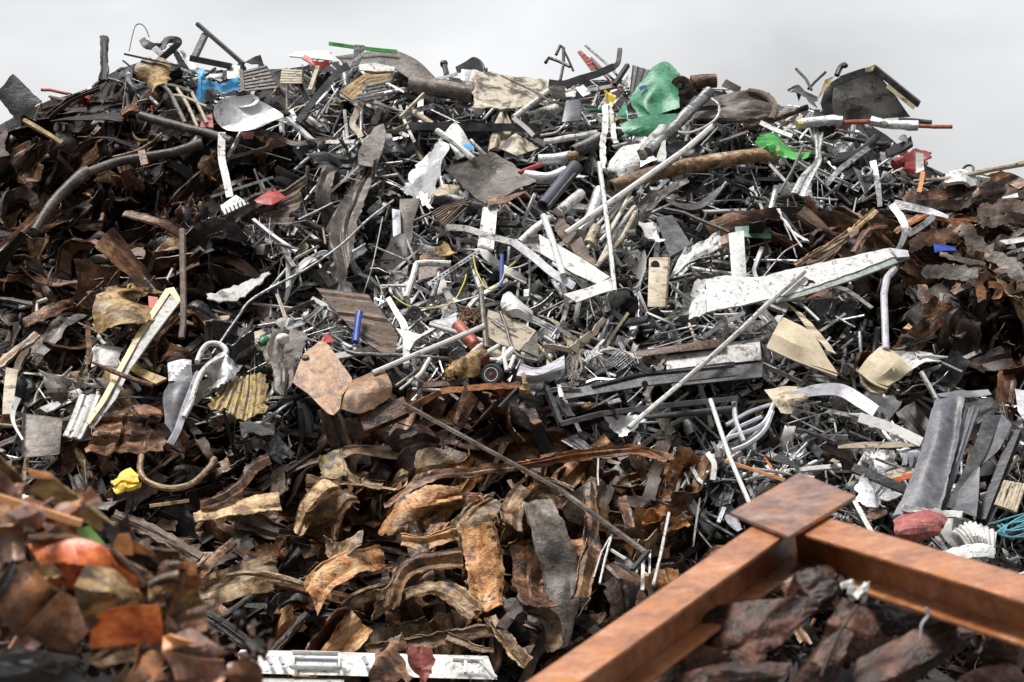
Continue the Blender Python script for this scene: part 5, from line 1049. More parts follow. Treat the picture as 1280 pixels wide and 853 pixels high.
thing('foam_scrap', 'bright yellow foam scrap with a hole, lower left of the heap', 'foam scrap', MB(loft(sheet_rows('G', '410,115 480,70 510,95', '415,130 450,115,.05 505,120', d=1.05), 12, 8, crease=.05, torn=.06, thick=.04, seed=2), loft(sheet_rows('G', '412,128 450,130', '425,155 490,155', d=1.05), 10, 6, crease=.05, torn=.05, thick=.04, seed=3), loft(sheet_rows('G', '465,110 515,110', '465,155 495,150', d=1.05), 8, 8, crease=.05, torn=.05, thick=.04, seed=4)), 'yellow_bright', 'yellow foam scrap')
thing('thin_pipe', 'slim tan batten lying under the brown pipe hoop', 'batten', bar(*T('G', '550,205 695,185', .9), .05, .03), 'wood_tan')
for i, s in enumerate(('415,240 560,300 730,400', '480,330 600,400 720,470', '700,580 830,640 970,740', '690,560 800,650 920,735', '1000,740 1080,660 1130,600', '820,610 930,540', '730,470 790,400 860,330')):
    thing('dark_timber', ('broad dark timber sloping above the lower left hollow', 'short dark timber with an orange edge beside the broad one', 'dark rail sloping at the bottom of the hollow', 'second dark rail beside the one at the bottom of the hollow', 'dark angled bar rising right in the hollow', 'short dark bar crossing the hollow', 'dark twisted bar at the rim of the hollow')[i], 'timber',
          strip(T('G', s, .75), (20, 14, 8, 7, 9, 7, 11)[i], 28, 10, roll=.5, crease=.02, rough=.008, fold=.035, nfold=4, thick=.03, torn=.015, seed=150 + i), ('wood_brown', 'rust_dark', 'brown_black', 'brown_black', 'rust_dark', 'brown_black', 'rust_mid')[i], group='dark timbers in the lower left hollow')
thing('speckled_branch', 'pale speckled branch lying across the lower left hollow', 'branch', tube(T('G', '830,460 920,450 1040,470 1150,505', .95), 4.2, 8, 24, True, taper=[.6, 1, 1, .8]), 'rust_tan', 'pale speckled branch')
for i, s in enumerate(('745,700 757,655 768,640', '955,490 975,400 1000,310', '1152,495 1180,380 1210,230', '950,30 950,130')):
    k_ = 'P' if i == 0 else 'H'
    if i == 0:
        s = '742,722 752,690 765,668'
    thing('white_rod', ('short white rod standing in the brown strips above the rusty beam', 'bent white rod left of the lower rail end', 'white rod standing right of the lower rail end', 'thin white rod upright above the upright strips')[i], 'rod', tube(T(k_, s, 1.15), (1.2, 1.6, 2.1, 1.2)[i], 8), 'white_paint', group='white rods near the rail end')
thing('black_tie', 'short black strap at the lower end of the weathered rail', 'strap', bar(*T('H', '1075,440 1135,370', 1.3), .05, .03), 'rubber')
thing('white_bracket', 'bright white bracket below the weathered rail end', 'bracket', MB(bar(*T('H', '995,365 1050,400', 1.1), .035, .02), bar(*T('H', '1115,400 1112,515', 1.1), .035, .02), bar(*T('H', '1140,370 1138,455', 1.2), .02, .02)), 'white_clean')
NEAR_LOOSE = []
# ------------------------------------------------------------------ rusty beam corner in front
A0, AL, AR = at_dist(985, 646, 13.3), at_dist(690, 853, 10.9), at_dist(1280, 734, 11.3)
dL, dR = unit(AL - A0), unit(AR - A0)
NF = unit(np.cross(dL, dR))
if NF[2] < 0:
    NF = -NF
def on_frame(px, py, h=0.0):
    r = ray(px, py)
    p0 = A0 + NF * h
    return CAM + r * (((p0 - CAM) @ NF) / (r @ NF))
def hbeam(p, q, name, parent, width=.27, depth=.235, tf=.022, tw=.016, drop=0.0):
    p = p - NF * drop; q = q - NF * drop
    ax = unit(q - p)
    sd = unit(np.cross(ax, NF))
    def slab(w0, w1, h0, h1):
        f = lambda c: np.array([c + sd * a + NF * b for a, b in ((w0, h0), (w1, h0), (w1, h1), (w0, h1))])
        return box(f(p), f(q))
    w = width / 2
    mb = MB(slab(-w, w, -tf, 0), slab(-tw / 2, tw / 2, -depth + tf + .001, -tf - .001), slab(-w, w, -depth, -depth + tf))
    return obj(name, mb, 'beam_rust', parent, bevel=.005) if parent else thing(name, 'big rusty orange H beam corner frame lying in front of the heap', 'steel frame', mb, 'beam_rust', 'rusty beam corner', bevel=.005)
EL, ER = A0 + dL * 4.6, A0 + dR * 4.2
root = hbeam(A0 - dL * .16, EL, 'beam_corner', None)
hbeam(A0 + dR * .16 - dR * .10, ER, 'beam', root, drop=.004)
pc = np.array([on_frame(*p, .026) for p in ((913, 643), (1000, 593), (1070, 622), (986, 673))])
obj('end_plate', box(pc + NF * .012, pc - NF * .012), 'mauve_steel', root, bevel=.003)

def lump(c, L, Wd, Hh, ang, seed, tiltv=0.3, sub=5):
    """A ragged layered lump of rusted scale."""
    bm = bmesh.new()
    bmesh.ops.create_icosphere(bm, subdivisions=sub, radius=1.0)
    V = np.array([v.co[:] for v in bm.verts])
    F = [tuple(v.index for v in f.verts) for f in bm.faces]
    bm.free()
    rng = np.random.default_rng(seed)
    # cut flat faces, then rough layers
    for i in range(13):
        d = unit(rng.normal(size=3)); c0 = rng.uniform(.42, .75)
        s = V @ d
        V = V - np.outer(np.maximum(s - c0, 0) * .97, d)
    o = rng.uniform(0, 100, 3)
    q = fbm(V * 1.4 + o, 3, seed) * 2.2 + V[:, 2] * 1.6
    step = (np.floor(q * 2.5) + np.clip((q * 2.5 - np.floor(q * 2.5)) * 3.5, 0, 1)) / 2.5
    n = .16 * (step - q) + 0.10 * fbm(V * 1.6 + o, 2, seed) - .10 * np.abs(fbm(V * np.array((1.6, 3.5, 4.0)) + o, 2, seed + 3)) + .018 * fbm(V * np.array((7, 13, 13)) + o, 2, seed + 5)
    V = V * (1 + n)[:, None]
    V = V * np.array((L / 2, Wd / 2, Hh / 2))
    ca, sa = math.cos(ang), math.sin(ang)
    X = np.array((ca, 0, sa)); Z = unit(np.array((-sa * .5, -math.sin(tiltv) - .3, ca))); Z = unit(Z - X * (Z @ X)); Y = np.cross(Z, X)
    return V[:, :1] * X + V[:, 1:2] * Y + V[:, 2:] * Z + c, F

RL = [  # px, py, length px, height px, angle, distance, label
    (945, 772, 205, 92, .42, 12.5, 'largest reddish brown slab of rusted scale lying in the beam corner'),
    (1130, 812, 190, 66, .36, 12.3, 'long dark slab of rusted scale lying below the inner side of the beam'),
    (900, 845, 170, 70, .2, 12.0, 'low dark slab of rusted scale at the bottom edge inside the beam corner'),
    (1065, 775, 95, 80, -.9, 12.75, 'dark steep lump of rusted scale right of the largest slab'),
    (1120, 762, 110, 60, .1, 12.85, 'brownish lump of rusted scale tucked under the beam'),
    (1265, 800, 60, 80, -1.0, 12.3, 'dark lump of rusted scale under the outer end of the beam'),
    (1235, 843, 80, 50, .1, 12.1, 'small rounded brown lump of rusted scale at the bottom corner'),
    (1020, 830, 120, 60, 1.0, 12.2, 'dark lump of rusted scale between the two long slabs'),
    (1190, 785, 90, 50, .5, 12.7, 'dark lump of rusted scale close under the middle of the beam'),
    (850, 825, 110, 60, .5, 12.4, 'dark pointed lump of rusted scale beside the inner face of the beam'),
    (1010, 735, 90, 60, .3, 13.0, 'dark lump of rusted scale right in the angle of the beam corner')]
for i, (px, py, l, h, a, t, lab) in enumerate(RL):
    c = at_dist(px, py, t - .3); m = mpp(c)
    thing('rusted_slab', lab, 'rust slab', lump(c - np.array((0, 0, .05)), l * m * 1.22, h * m * 1.4, h * m * 1.1, a, 200 + i), 'rock_rust', 'largest rust slab' if i == 0 else None, group='slabs of rusted scale inside the beam corner', angle=.9)
for i, s in enumerate(('595,500 640,485 620,545', '640,540 700,480 670,560')):
    q = T('I', s, t=11.9)
    thing('white_scrap', ('white ceramic scrap lying on the rust slabs inside the beam corner', 'pointed white scrap beside the ceramic scrap in the beam corner')[i], 'scrap', loft([q[:2], q[1:]], 8, 8, crease=.03, rough=.01, thick=.03, torn=.02, seed=i), 'white_clean', 'white scrap in the beam corner' if i == 0 else None)
thing('thin_branch', 'thin brown twig standing on the rust slabs below the white scrap', 'twig', tube(T('I', '655,570 600,650 555,740 520,830', t=11.6), 2.2, 6, 16, True), 'wood_brown')
thing('wire_scrap', 'pale bent wire on the rust slabs under the long side of the beam', 'wire', tube(T('I', '905,580 915,605 890,640 885,690', t=11.8), 2.2, 6, 16, True), 'lilac_grey')

# ------------------------------------------------------------------ white plastic tray at the bottom edge
ct = thing('plastic_tray', 'long white plastic tray with raised frames at the bottom edge of the heap', 'tray', box(T('P', '296,818 612,826 622,850 306,842', 1.6), T('P', '300,812 610,820 620,846 310,838', 1.3)), 'white_paint', 'long white plastic tray', bevel=.01)
def ring_frame(x0, y0, x1, y1, w, d):
    c = [T('P', f'{x},{y}', d)[0] for x, y in ((x0, y0), (x1, y0 + .025 * (x1 - x0)), (x1, y1 + .025 * (x1 - x0)), (x0, y1))]
    return MB(*[bar(c[i], c[(i + 1) % 4], w, w * 1.2) for i in range(4)])
obj('raised_frame', ring_frame(364, 816, 425, 834, .035, 1.75), 'white_clean', ct, bevel=.004)
obj('recess', box(T('P', '368,819 421,820 421,832 368,831', 1.68), T('P', '368,819 421,820 421,832 368,831', 1.62)), 'lilac_grey', ct)
obj('raised_frame', MB(bar(*T('P', '566,825 604,827', 1.75), .035, .04), bar(*T('P', '582,827 582,842', 1.75), .03, .035), bar(*T('P', '600,827 620,848', 1.75), .03, .035)), 'white_clean', ct, bevel=.004)
for x in (312, 335, 350, 455, 500):
    obj('latch', bar(*T('P', f'{x},822 {x+4},831', 1.7), .03, .03), 'lilac_grey', ct)
thing('plastic_tray', 'second white tray edge showing under the long white tray', 'tray', box(T('P', '300,850 430,852 430,870 300,868', 1.75), T('P', '300,845 430,848 430,868 300,866', 1.4)), 'white_paint')
pf = thing('rusty_curl', 'dark rusty curled flap standing in front of the long white tray', 'metal scrap', loft(sheet_rows('H', '190,690 235,680', '120,790,.1 235,740', '100,870 260,830', d=2.2), 12, 14, True, crease=.05, torn=.05), 'rust_mid', 'rusty curl before the tray')
thing('cloth_scrap', 'crumpled pink cloth scrap before the long white tray', 'cloth scrap', loft(sheet_rows('H', '250,760 300,770 345,775', '265,800 300,800,.1 335,810', '280,850 320,850', d=2.3), 14, 12, crease=.10, torn=.06), 'pink_red')

# ------------------------------------------------------------------ orange and brown pile, lower left, close by
FT = 10.6
def front(name, label, cat, mt, lm, *rows, dd=0.0, nx=18, ny=14, **kw):
    kw.setdefault('crease', .05)
    return thing(name, label, cat, loft([T('G', r, t=FT - dd) for r in rows], nx, ny, False, **{'thick': .008, **kw}), mt, lm, group='plates on the orange and brown pile')
op = front('orange_sheet', 'big bright orange curved sheet on the near pile', 'metal sheet', 'orange_paint', 'big orange sheet', '100,325 250,330 380,370 520,480', '150,410,.1 290,420,.14 420,460 510,520', '175,460 290,510,.05 480,520', seed=2)
obj('rolled_lip', tube(T('G', '105,325 250,325 390,365 470,425 530,500', t=FT), 5, 8, 24, True), 'rust_mid', op)
obj('lower_band', loft([T('G', r, t=FT - .05) for r in ('170,462 300,500', '185,485 310,518')], 12, 5, thick=.01), 'orange_paint', op)
front('brown_plate', 'olive brown bent sheet rising along the upper edge of the near pile', 'metal sheet', 'ochre_sheet', 'olive bent sheet', '105,150 165,75 190,85', '230,220 290,165 320,210', '370,300 400,260 440,290', dd=-.5, seed=3)
front('brown_plate', 'mauve brown curled flap near the top of the near pile', 'metal sheet', 'mauve_steel', None, '20,230 90,175 180,180', '60,250,.1 110,225,.1 165,235', '110,275 140,270 155,260', dd=.1, seed=4)
thing('pink_bar', 'long pinkish bar lying across the near pile above the orange sheet', 'bar', bar(*T('G', '-10,172 300,270', t=FT + .1), .05, .03), 'peach_paint', 'long pinkish bar')
front('lime_plate', 'pale lime green plate standing on the near pile behind the orange sheet', 'metal plate', 'lime_paint', 'lime green plate', '280,290 330,280', '300,340 385,345', '310,365 410,385', dd=-.1, crease=.008)
front('peach_plate', 'small rounded peach orange plate beside the lime green plate', 'metal plate', 'peach_paint', 'small peach plate', '435,310 475,305', '415,345 488,345', '420,385 488,385', dd=-.2, crease=.005, nx=10)
front('orange_plate', 'flat orange rusted plate low on the near pile', 'metal plate', 'orange_paint', 'flat orange plate', '350,600 460,570 585,570', '335,660 470,640 597,645', '330,730 460,715 600,710', dd=.25, crease=.012, seed=6)
front('brown_plate', 'dark brown square plate at the outer edge of the near pile', 'metal plate', 'near_brown', 'dark brown square plate', '-40,470 90,410', '0,600 190,500', '80,700 215,520', dd=.3, seed=7)
front('brown_plate', 'dark brown plate leaning below the square one on the near pile', 'metal plate', 'near_brown', None, '90,660 215,520', '170,720 300,570', '250,740 370,630', dd=.35, seed=8)
front('brown_plate', 'curled grey brown sheet in front of the orange sheet', 'metal sheet', 'ochre_sheet', 'curled grey brown sheet', '310,455 400,490 520,530', '290,530,.12 400,520,.15 520,545', '310,580 420,585 520,555', dd=.3, seed=9)
thing('tan_tube', 'short rolled tan tube at the tip of the near pile', 'tube', tube(T('G', '550,500 600,475 660,460', t=FT), 7, 12, 12, True, True), 'rust_tan', 'short rolled tan tube')
front('brown_plate', 'rust brown curled strip hanging from the tan tube', 'strip', 'near_brown', None, '640,460 680,450', '645,520 680,510', '615,610 640,600', nx=8, seed=11)
front('brown_plate', 'olive flap hanging below the tan tube', 'flap', 'ochre_sheet', None, '545,500 600,500', '550,560 600,560', dd=.02, nx=8, seed=12)
front('mauve_sheet', 'mauve grey curved sheet at the foot of the near pile', 'metal sheet', 'mauve_steel', 'mauve curved sheet', '640,650 690,650 760,690', '620,700,.1 700,720,.1 810,745', '530,740 640,765 810,750', dd=.2, seed=13)
front('peach_plate', 'small peach flap tucked under the mauve curved sheet', 'metal plate', 'peach_paint', None, '595,690 630,675', '600,740 720,705', dd=.3, nx=10, seed=14)
front('mauve_sheet', 'second mauve sheet lying lower than the mauve curved one', 'metal sheet', 'mauve_steel', None, '610,790 720,760 820,775', '650,850,.1 760,830 830,840', '680,900 780,900', dd=.3, seed=15)
front('tarp_sheet', 'glossy black and grey sheet at the bottom corner of the near pile', 'sheet', 'charcoal', 'glossy black sheet', '-20,760 130,740 300,770', '-20,830 120,800,.1 300,800', '-20,900 110,890 310,880', dd=.4, crease=.07, ncr=9, seed=16)
front('grey_strip', 'pale grey crust along the top of the glossy black sheet', 'strip', 'brown_grey', None, '-20,755 130,735 300,762', '-20,790 120,770 290,775', dd=.5, seed=17)
front('tan_strip', 'pale tan strip low on the near pile below the orange plate', 'strip', 'rust_tan', None, '310,775 410,715', '330,790 420,725', dd=.4, nx=8, seed=18)
front('brown_plate', 'tan brown curled leaf at the bottom of the near pile', 'metal sheet', 'rust_tan', None, '340,790 440,740 500,745', '370,800,.1 450,780 500,780', dd=.4, seed=19)
front('brown_plate', 'reddish brown curved sheet at the bottom of the near pile', 'metal sheet', 'near_brown', None, '430,800 530,740 590,780', '460,850,.1 540,810 585,810', '480,900 560,880', dd=.45, seed=20)
front('brown_plate', 'brown ragged flap before the second mauve sheet', 'metal sheet', 'near_brown', None, '860,770 930,750', '830,830,.08 950,820', '850,900 960,890', dd=.5, torn=.03, seed=21)
front('brown_plate', 'dark grey brown plate high on the outer edge of the near pile', 'metal plate', 'near_brown', None, '-30,280 80,270', '0,360 90,360', '20,410 100,400', dd=.15, seed=22)
front('brown_plate', 'dark olive flap above the mauve brown flap', 'metal plate', 'ochre_sheet', None, '-30,20 40,55', '-30,90,.05 90,120', dd=-.4, seed=23)
front('pale_scrap', 'pale cream scrap beside the mauve brown flap', 'scrap', 'tan_paint', None, '60,255 120,280', '80,285 130,305', dd=.12, nx=8, seed=24)
front('brown_plate', 'orange brown plate under the olive bent sheet', 'metal plate', 'rust_orange', None, '170,210 300,260', '150,260 290,310', dd=-.15, seed=25)
front('brown_plate', 'narrow brown plate beside the square brown plate', 'metal plate', 'brown_black', None, '-40,560 40,400', '-40,640 60,440', dd=.32, nx=10, seed=26)
front('peach_plate', 'pink end cap at the top of the near pile', 'metal plate', 'peach_paint', None, '100,70 190,85', '110,100 200,105', dd=-.35, nx=8, seed=27)
front('brown_plate', 'tan orange sheet below the big orange sheet tip', 'metal plate', 'rust_tan', None, '450,400 560,450', '480,450 575,490', dd=-.05, nx=10, seed=28)
front('brown_plate', 'orange brown slip right of the small peach plate', 'metal plate', 'rust_orange', None, '490,330 560,370', '490,375 570,390', dd=-.3, nx=8, seed=29)
front('tan_strip', 'thin perforated tan strip standing right of the flat orange plate', 'strip', 'rust_tan', None, '775,670 800,670', '775,740 808,740', dd=.1, nx=6, seed=30)

for i in range(85):
    px, py = RNG.uniform(-20, 240), RNG.uniform(590, 850)
    if py < 585 + max(px - 20, 0) * .62 or py < 600 + max(px - 150, 0) * 1.6:
        continue
    c = at_dist(px, py, FT + RNG.uniform(.3, .9))
    m = mpp(c); a = RNG.uniform(0, math.pi); L_, W_2 = RNG.uniform(12, 44) * m, RNG.uniform(8, 24) * m
    ex, ez = np.array((math.cos(a), .5 * RNG.normal(), math.sin(a))), np.array((-math.sin(a), .5 * RNG.normal(), math.cos(a)))
    cn = lambda u, v: c + ex * L_ * u * RNG.uniform(.8, 1.15) + ez * W_2 * v * RNG.uniform(.8, 1.2)
    mt_ = ('near_brown', 'rust_orange', 'near_brown', 'ochre_sheet', 'rust_orange', 'mauve_steel', 'rust_mid', 'rust_dark')[int(RNG.integers(8))]
    o = thing('loose_plate', 'x', 'metal plate', loft([np.array([cn(-1, 1), cn(1, 1)]), np.array([cn(-1.1, 0), cn(1, 0)]) + np.array((0, RNG.normal() * .04, 0)), np.array([cn(-1, -1), cn(1, -1)])], 14, 12, crease=.06, torn=.01, thick=.008, seed=500 + i), mt_, group='loose plates on the near pile', hero=False)
    NEAR_LOOSE.append((o, px, py, mt_, L_))
# ------------------------------------------------------------------ the heap's own ground
CREST = np.array([(-900, 700), (-500, 420), (-200, 230), (-60, 172), (0, 156), (30, 140), (60, 126), (90, 118), (112, 110), (128, 97), (150, 86), (180, 76), (230, 82), (260, 88), (300, 88), (360, 86), (400, 80), (440, 74), (500, 80), (540, 98), (590, 102), (690, 108), (740, 100), (800, 102), (850, 108), (900, 114), (955, 130), (985, 140), (1010, 136), (1060, 140), (1110, 170), (1150, 205), (1185, 222), (1290, 234), (1450, 330), (1800, 520), (2200, 800)], float)
def crest(px):
    return np.interp(px, CREST[:, 0], CREST[:, 1])
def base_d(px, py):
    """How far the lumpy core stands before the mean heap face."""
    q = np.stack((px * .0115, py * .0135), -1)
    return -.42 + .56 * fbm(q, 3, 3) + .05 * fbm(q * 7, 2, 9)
def heap_points(px, py, d):
    X = (px - 640) / 640 * TH
    Zr = (426.5 - py) / 640 * TH
    t = 27.0 / (1 - Zr * SLOPE) - d
    return np.stack((CAM[0] + X * t, CAM[1] + t, CAM[2] + Zr * t), -1)
us = np.arange(-900, 2201, 9.0)
nv = 110
G = []
for u in us:
    c = crest(u)
    py = np.linspace(1040, c, nv)
    p = heap_points(np.full(nv, u), py, base_d(np.full(nv, u), py))
    top = p[-1]
    back = np.linspace(0.08, 1, 24)[:, None]
    end = np.array((top[0], top[1] + max(top[2], .3) * 1.3 + .5, -0.3))
    b = top + (end - top) * back
    b[:, 2] += .25 * fbm(b[:, :2] * .9, 3, 4) * np.sin(back[:, 0] * math.pi)
    G.append(np.vstack((p, b)))
G = np.array(G)
n_, m_ = G.shape[:2]
idx = np.arange(n_ * m_).reshape(n_, m_)
Fq = np.stack((idx[:-1, :-1].ravel(), idx[1:, :-1].ravel(), idx[1:, 1:].ravel(), idx[:-1, 1:].ravel()), 1)
def structure(name, V, F, m):
    me = make_mesh(name, np.asarray(V), F, 1.2)
    me.materials.append(MATS[m])
    o = bpy.data.objects.new(name, me)
    COL.objects.link(o)
    o['kind'] = 'structure'
    return o
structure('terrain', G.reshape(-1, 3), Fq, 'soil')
gx = np.linspace(-400, 400, 41)
gv = np.array([(x, y, 0.0) for x in gx for y in gx])
ii = np.arange(41 * 41).reshape(41, 41)
structure('ground', gv, np.stack((ii[:-1, :-1].ravel(), ii[1:, :-1].ravel(), ii[1:, 1:].ravel(), ii[:-1, 1:].ravel()), 1), 'yard_ground')
def mound(name, cx, cy, h, r, seed):
    k = 60
    a = np.linspace(-1, 1, k)
    X, Y = np.meshgrid(a, a, indexing='ij')
    R = np.sqrt(X ** 2 + Y ** 2)
    Z = h * np.clip(1 - R ** 1.6, -.05, 1) + .12 * fbm(np.stack((X * 6, Y * 6), -1), 3, seed) * (R < 1)
    V = np.stack((cx + X * r, cy + Y * r, Z), -1).reshape(-1, 3)
    q = np.arange(k * k).reshape(k, k)
    structure(name, V, np.stack((q[:-1, :-1].ravel(), q[1:, :-1].ravel(), q[1:, 1:].ravel(), q[:-1, 1:].ravel()), 1), 'soil')
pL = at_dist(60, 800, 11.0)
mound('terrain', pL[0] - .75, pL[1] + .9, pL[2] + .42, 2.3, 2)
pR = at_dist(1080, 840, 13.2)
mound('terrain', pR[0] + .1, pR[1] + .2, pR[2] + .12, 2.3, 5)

# ------------------------------------------------------------------ where the singled-out pieces already stand
CELL = 3
GW, GH = 1280 // CELL + 40, 853 // CELL + 40
ZB = np.full((GW, GH), 1e9)
def cells(V):
    x, y, t = project(V)
    return np.clip((x / CELL + 20).astype(int), 0, GW - 1), np.clip((y / CELL + 20).astype(int), 0, GH - 1), t
def face_samples(V, F):
    out = []
    by = {}
    for f in F:
        by.setdefault(len(f), []).append(f)
    for k, fs in by.items():
        if k == 3 or k == 4:
            A = V[np.array(fs)]
            x, y, _ = project(A.reshape(-1, 3))
            x = x.reshape(-1, k); y = y.reshape(-1, k)
            span = max((x.max(1) - x.min(1)).max(), (y.max(1) - y.min(1)).max())
            s = int(min(60, max(2, span / CELL + 1)))
            u = np.linspace(0, 1, s)
            if k == 4:
                uu, vv = [z.ravel() for z in np.meshgrid(u, u)]
                w = np.stack(((1 - uu) * (1 - vv), uu * (1 - vv), uu * vv, (1 - uu) * vv), 1)
            else:
                uu, vv = [z.ravel() for z in np.meshgrid(u, u)]
                ok = uu + vv <= 1
                w = np.stack((1 - uu - vv, uu, vv), 1)[ok]
            out.append(np.einsum('sk,fkc->fsc', w, A).reshape(-1, 3))
        else:
            out.append(V[np.array([i for f in fs for i in f])])
    return np.vstack(out)
for V, F in HEROES:
    S_ = face_samples(V, F)
    cx, cy, t = cells(S_)
    np.minimum.at(ZB, (cx, cy), t)
HERO_SEEN = ZB < 1e8

# ------------------------------------------------------------------ loose scrap, kind by kind
BX = np.array((1.0, 0, 0)); BU = unit(np.array((0, SLOPE, 1.0))); BN = unit(np.cross(BX, BU))
if BN[1] > 0:
    BN = -BN
PAL = {  # material weights, kind weights, main direction (rad) and its spread
    'rd': (dict(rust_dark=5, brown_black=3, rust_mid=3.4, brown_grey=1.1, rust_tan=.7), dict(crumpled_sheet=3, metal_strip=7, steel_rod=1.2, torn_sheet=1.2, wood_plank=1, cable=1, pipe=.6, angle_bar=.5), .75, .5),
    'rb': (dict(rust_mid=5, rust_dark=3, rust_tan=2, brown_black=2, brown_grey=1), dict(crumpled_sheet=3, metal_strip=8, steel_rod=1, torn_sheet=.8, wood_plank=1.2, cable=.8, pipe=.3), .3, .7),
    'rt': (dict(rust_tan=3.4, burnt_orange=2.6, rust_mid=4, rust_dark=2.2, brown_black=1.5, brown_grey=1), dict(crumpled_sheet=2.6, metal_strip=8, wood_plank=1.5, steel_rod=.7, cable=.6), .2, 1.0),
    'gb': (dict(brown_grey=4, steel_grey=2.2, dark_steel=2, white_paint=1.3, rust_mid=1, tan_paint=.8, charcoal=2), dict(crumpled_sheet=3, metal_strip=4, torn_sheet=2, steel_rod=4, pipe=2, angle_bar=2, channel_bar=1, metal_casing=.7, bracket=1, foil_scrap=.8, cable=1.5, wood_plank=.8), .9, .9),
    'gm': (dict(steel_grey=3.2, brown_grey=2.6, tan_paint=1.3, white_paint=2.6, white_clean=.8, charcoal=2.6, dark_steel=2.2, silver=2, rust_dark=.8), dict(crumpled_sheet=2, metal_strip=3, torn_sheet=2, steel_rod=4, pipe=2, angle_bar=2, channel_bar=1.2, metal_casing=1, bracket=1.4, foil_scrap=1.2, cable=1.5, duct=.6), .5, 1.5),
    'gs': (dict(silver=4, steel_grey=2.6, white_paint=3.6, white_clean=2, dark_steel=3, charcoal=2.2, brown_grey=.9, foil=.8), dict(crumpled_sheet=1.6, metal_strip=3, torn_sheet=2, steel_rod=5, pipe=2.4, angle_bar=2.4, channel_bar=1.4, metal_casing=1, bracket=1.8, foil_scrap=1.8, cable=1.6, duct=.8), .6, 1.5),
    'sw': (dict(white_clean=3, white_paint=4, silver=3, steel_grey=3, dark_steel=2, charcoal=1), dict(metal_strip=3, torn_sheet=2, steel_rod=6, pipe=2.6, angle_bar=2.4, channel_bar=1.6, metal_casing=1, bracket=1.4, foil_scrap=1.2, cable=1), .9, 1.2),
    'gd': (dict(charcoal=4, dark_steel=4, rubber=1.5, steel_grey=2.4, silver=1.4, white_paint=1.2, brown_grey=1.5, rust_mid=.7), dict(crumpled_sheet=2, metal_strip=3, torn_sheet=2, steel_rod=4, pipe=1.6, angle_bar=1.6, channel_bar=1, metal_casing=.8, bracket=1.4, foil_scrap=1.4, cable=2, duct=.5), .5, 1.5),
    'tw': (dict(tan_paint=4, white_paint=3.6, brown_grey=3, rust_tan=1.2, rust_mid=1, charcoal=1), dict(crumpled_sheet=1.5, metal_strip=3, torn_sheet=2, steel_rod=4, wood_plank=2, bracket=1, foil_scrap=1, cable=2, angle_bar=1), 1.0, .9),
    'ro': (dict(rust_orange=1.2, rust_mid=5, rust_dark=3, rust_tan=2, wood_brown=2, brown_black=2), dict(crumpled_sheet=3, metal_strip=7, wood_plank=2, steel_rod=1, cable=1), -.15, .4),
}
ZONES = [(60, 200, 'rd'), (150, 180, 'rd'), (40, 300, 'rd'), (150, 290, 'rd'), (240, 240, 'rd'), (60, 380, 'rd'), (150, 350, 'rb'), (230, 320, 'rb'), (200, 120, 'gd'), (300, 210, 'rd'), (320, 100, 'gm'), (390, 110, 'gm'), (390, 200, 'gd'), (450, 110, 'gm'), (540, 130, 'gm'),
         (640, 120, 'gm'), (740, 110, 'gs'), (830, 150, 'gs'), (920, 150, 'gd'), (1000, 150, 'gs'), (1060, 200, 'gd'), (1130, 200, 'gs'), (1160, 230, 'gs'), (1230, 255, 'ro'), (1200, 300, 'ro'), (1250, 350, 'rb'), (1180, 370, 'rd'), (1240, 440, 'rd'), (1060, 250, 'gd'), (960, 240, 'gd'),
         (920, 300, 'gd'), (1040, 300, 'ro'), (340, 250, 'gb'), (430, 220, 'gb'), (400, 290, 'gb'), (480, 280, 'gb'), (550, 260, 'gs'), (620, 300, 'gs'), (560, 350, 'gs'), (680, 340, 'sw'), (760, 270, 'sw'), (800, 350, 'gs'), (880, 400, 'gs'), (960, 410, 'gd'), (1050, 420, 'gd'), (1120, 400, 'rd'),
         (1140, 470, 'gs'), (1040, 500, 'gs'), (960, 500, 'gs'), (880, 480, 'gd'), (800, 430, 'gs'), (740, 430, 'sw'), (660, 420, 'sw'), (580, 430, 'gs'), (520, 460, 'gs'), (450, 420, 'gs'), (360, 360, 'gb'), (320, 420, 'gb'), (270, 390, 'gd'), (100, 450, 'tw'), (60, 510, 'tw'), (150, 470, 'tw'),
         (210, 450, 'rb'), (190, 540, 'rb'), (260, 490, 'gb'), (330, 520, 'gb'), (400, 500, 'gb'), (360, 580, 'rd'), (260, 570, 'rd'), (460, 540, 'rb'), (560, 530, 'rb'), (640, 540, 'rb'), (700, 560, 'rb'), (760, 500, 'gd'), (780, 560, 'gs'), (860, 550, 'gs'), (900, 600, 'gs'), (980, 560, 'gs'),
         (1080, 560, 'gs'), (1090, 620, 'gs'), (1240, 600, 'gd'), (1200, 680, 'gs'), (1250, 660, 'gd'), (420, 620, 'rt'), (500, 680, 'rt'), (600, 700, 'rt'), (700, 700, 'rt'), (560, 620, 'rb'), (760, 640, 'rt'), (820, 650, 'rb'), (880, 640, 'gb'), (860, 700, 'rb'), (250, 620, 'rb'), (180, 600, 'rd'), (320, 680, 'rb'), (220, 690, 'rd'),
         (300, 770, 'rd'), (400, 790, 'rb'), (520, 780, 'rb'), (640, 800, 'rb'), (720, 770, 'rt'), (250, 820, 'rd'), (450, 840, 'rd'), (840, 780, 'rb'), (920, 760, 'rd'), (1000, 740, 'rd'), (1080, 760, 'rd'), (1160, 770, 'rd'), (1240, 790, 'rd'), (1000, 830, 'rd'), (1150, 840, 'rd'), (1290, 840, 'rd')]
ZP = np.array([(z[0], z[1]) for z in ZONES], float)
def zone(px, py):
    d = (ZP[:, 0] - px) ** 2 + (ZP[:, 1] - py) ** 2
    w = 1.0 / (d + 300) ** 2
    return ZONES[RNG.choice(len(ZONES), p=w / w.sum())][2]
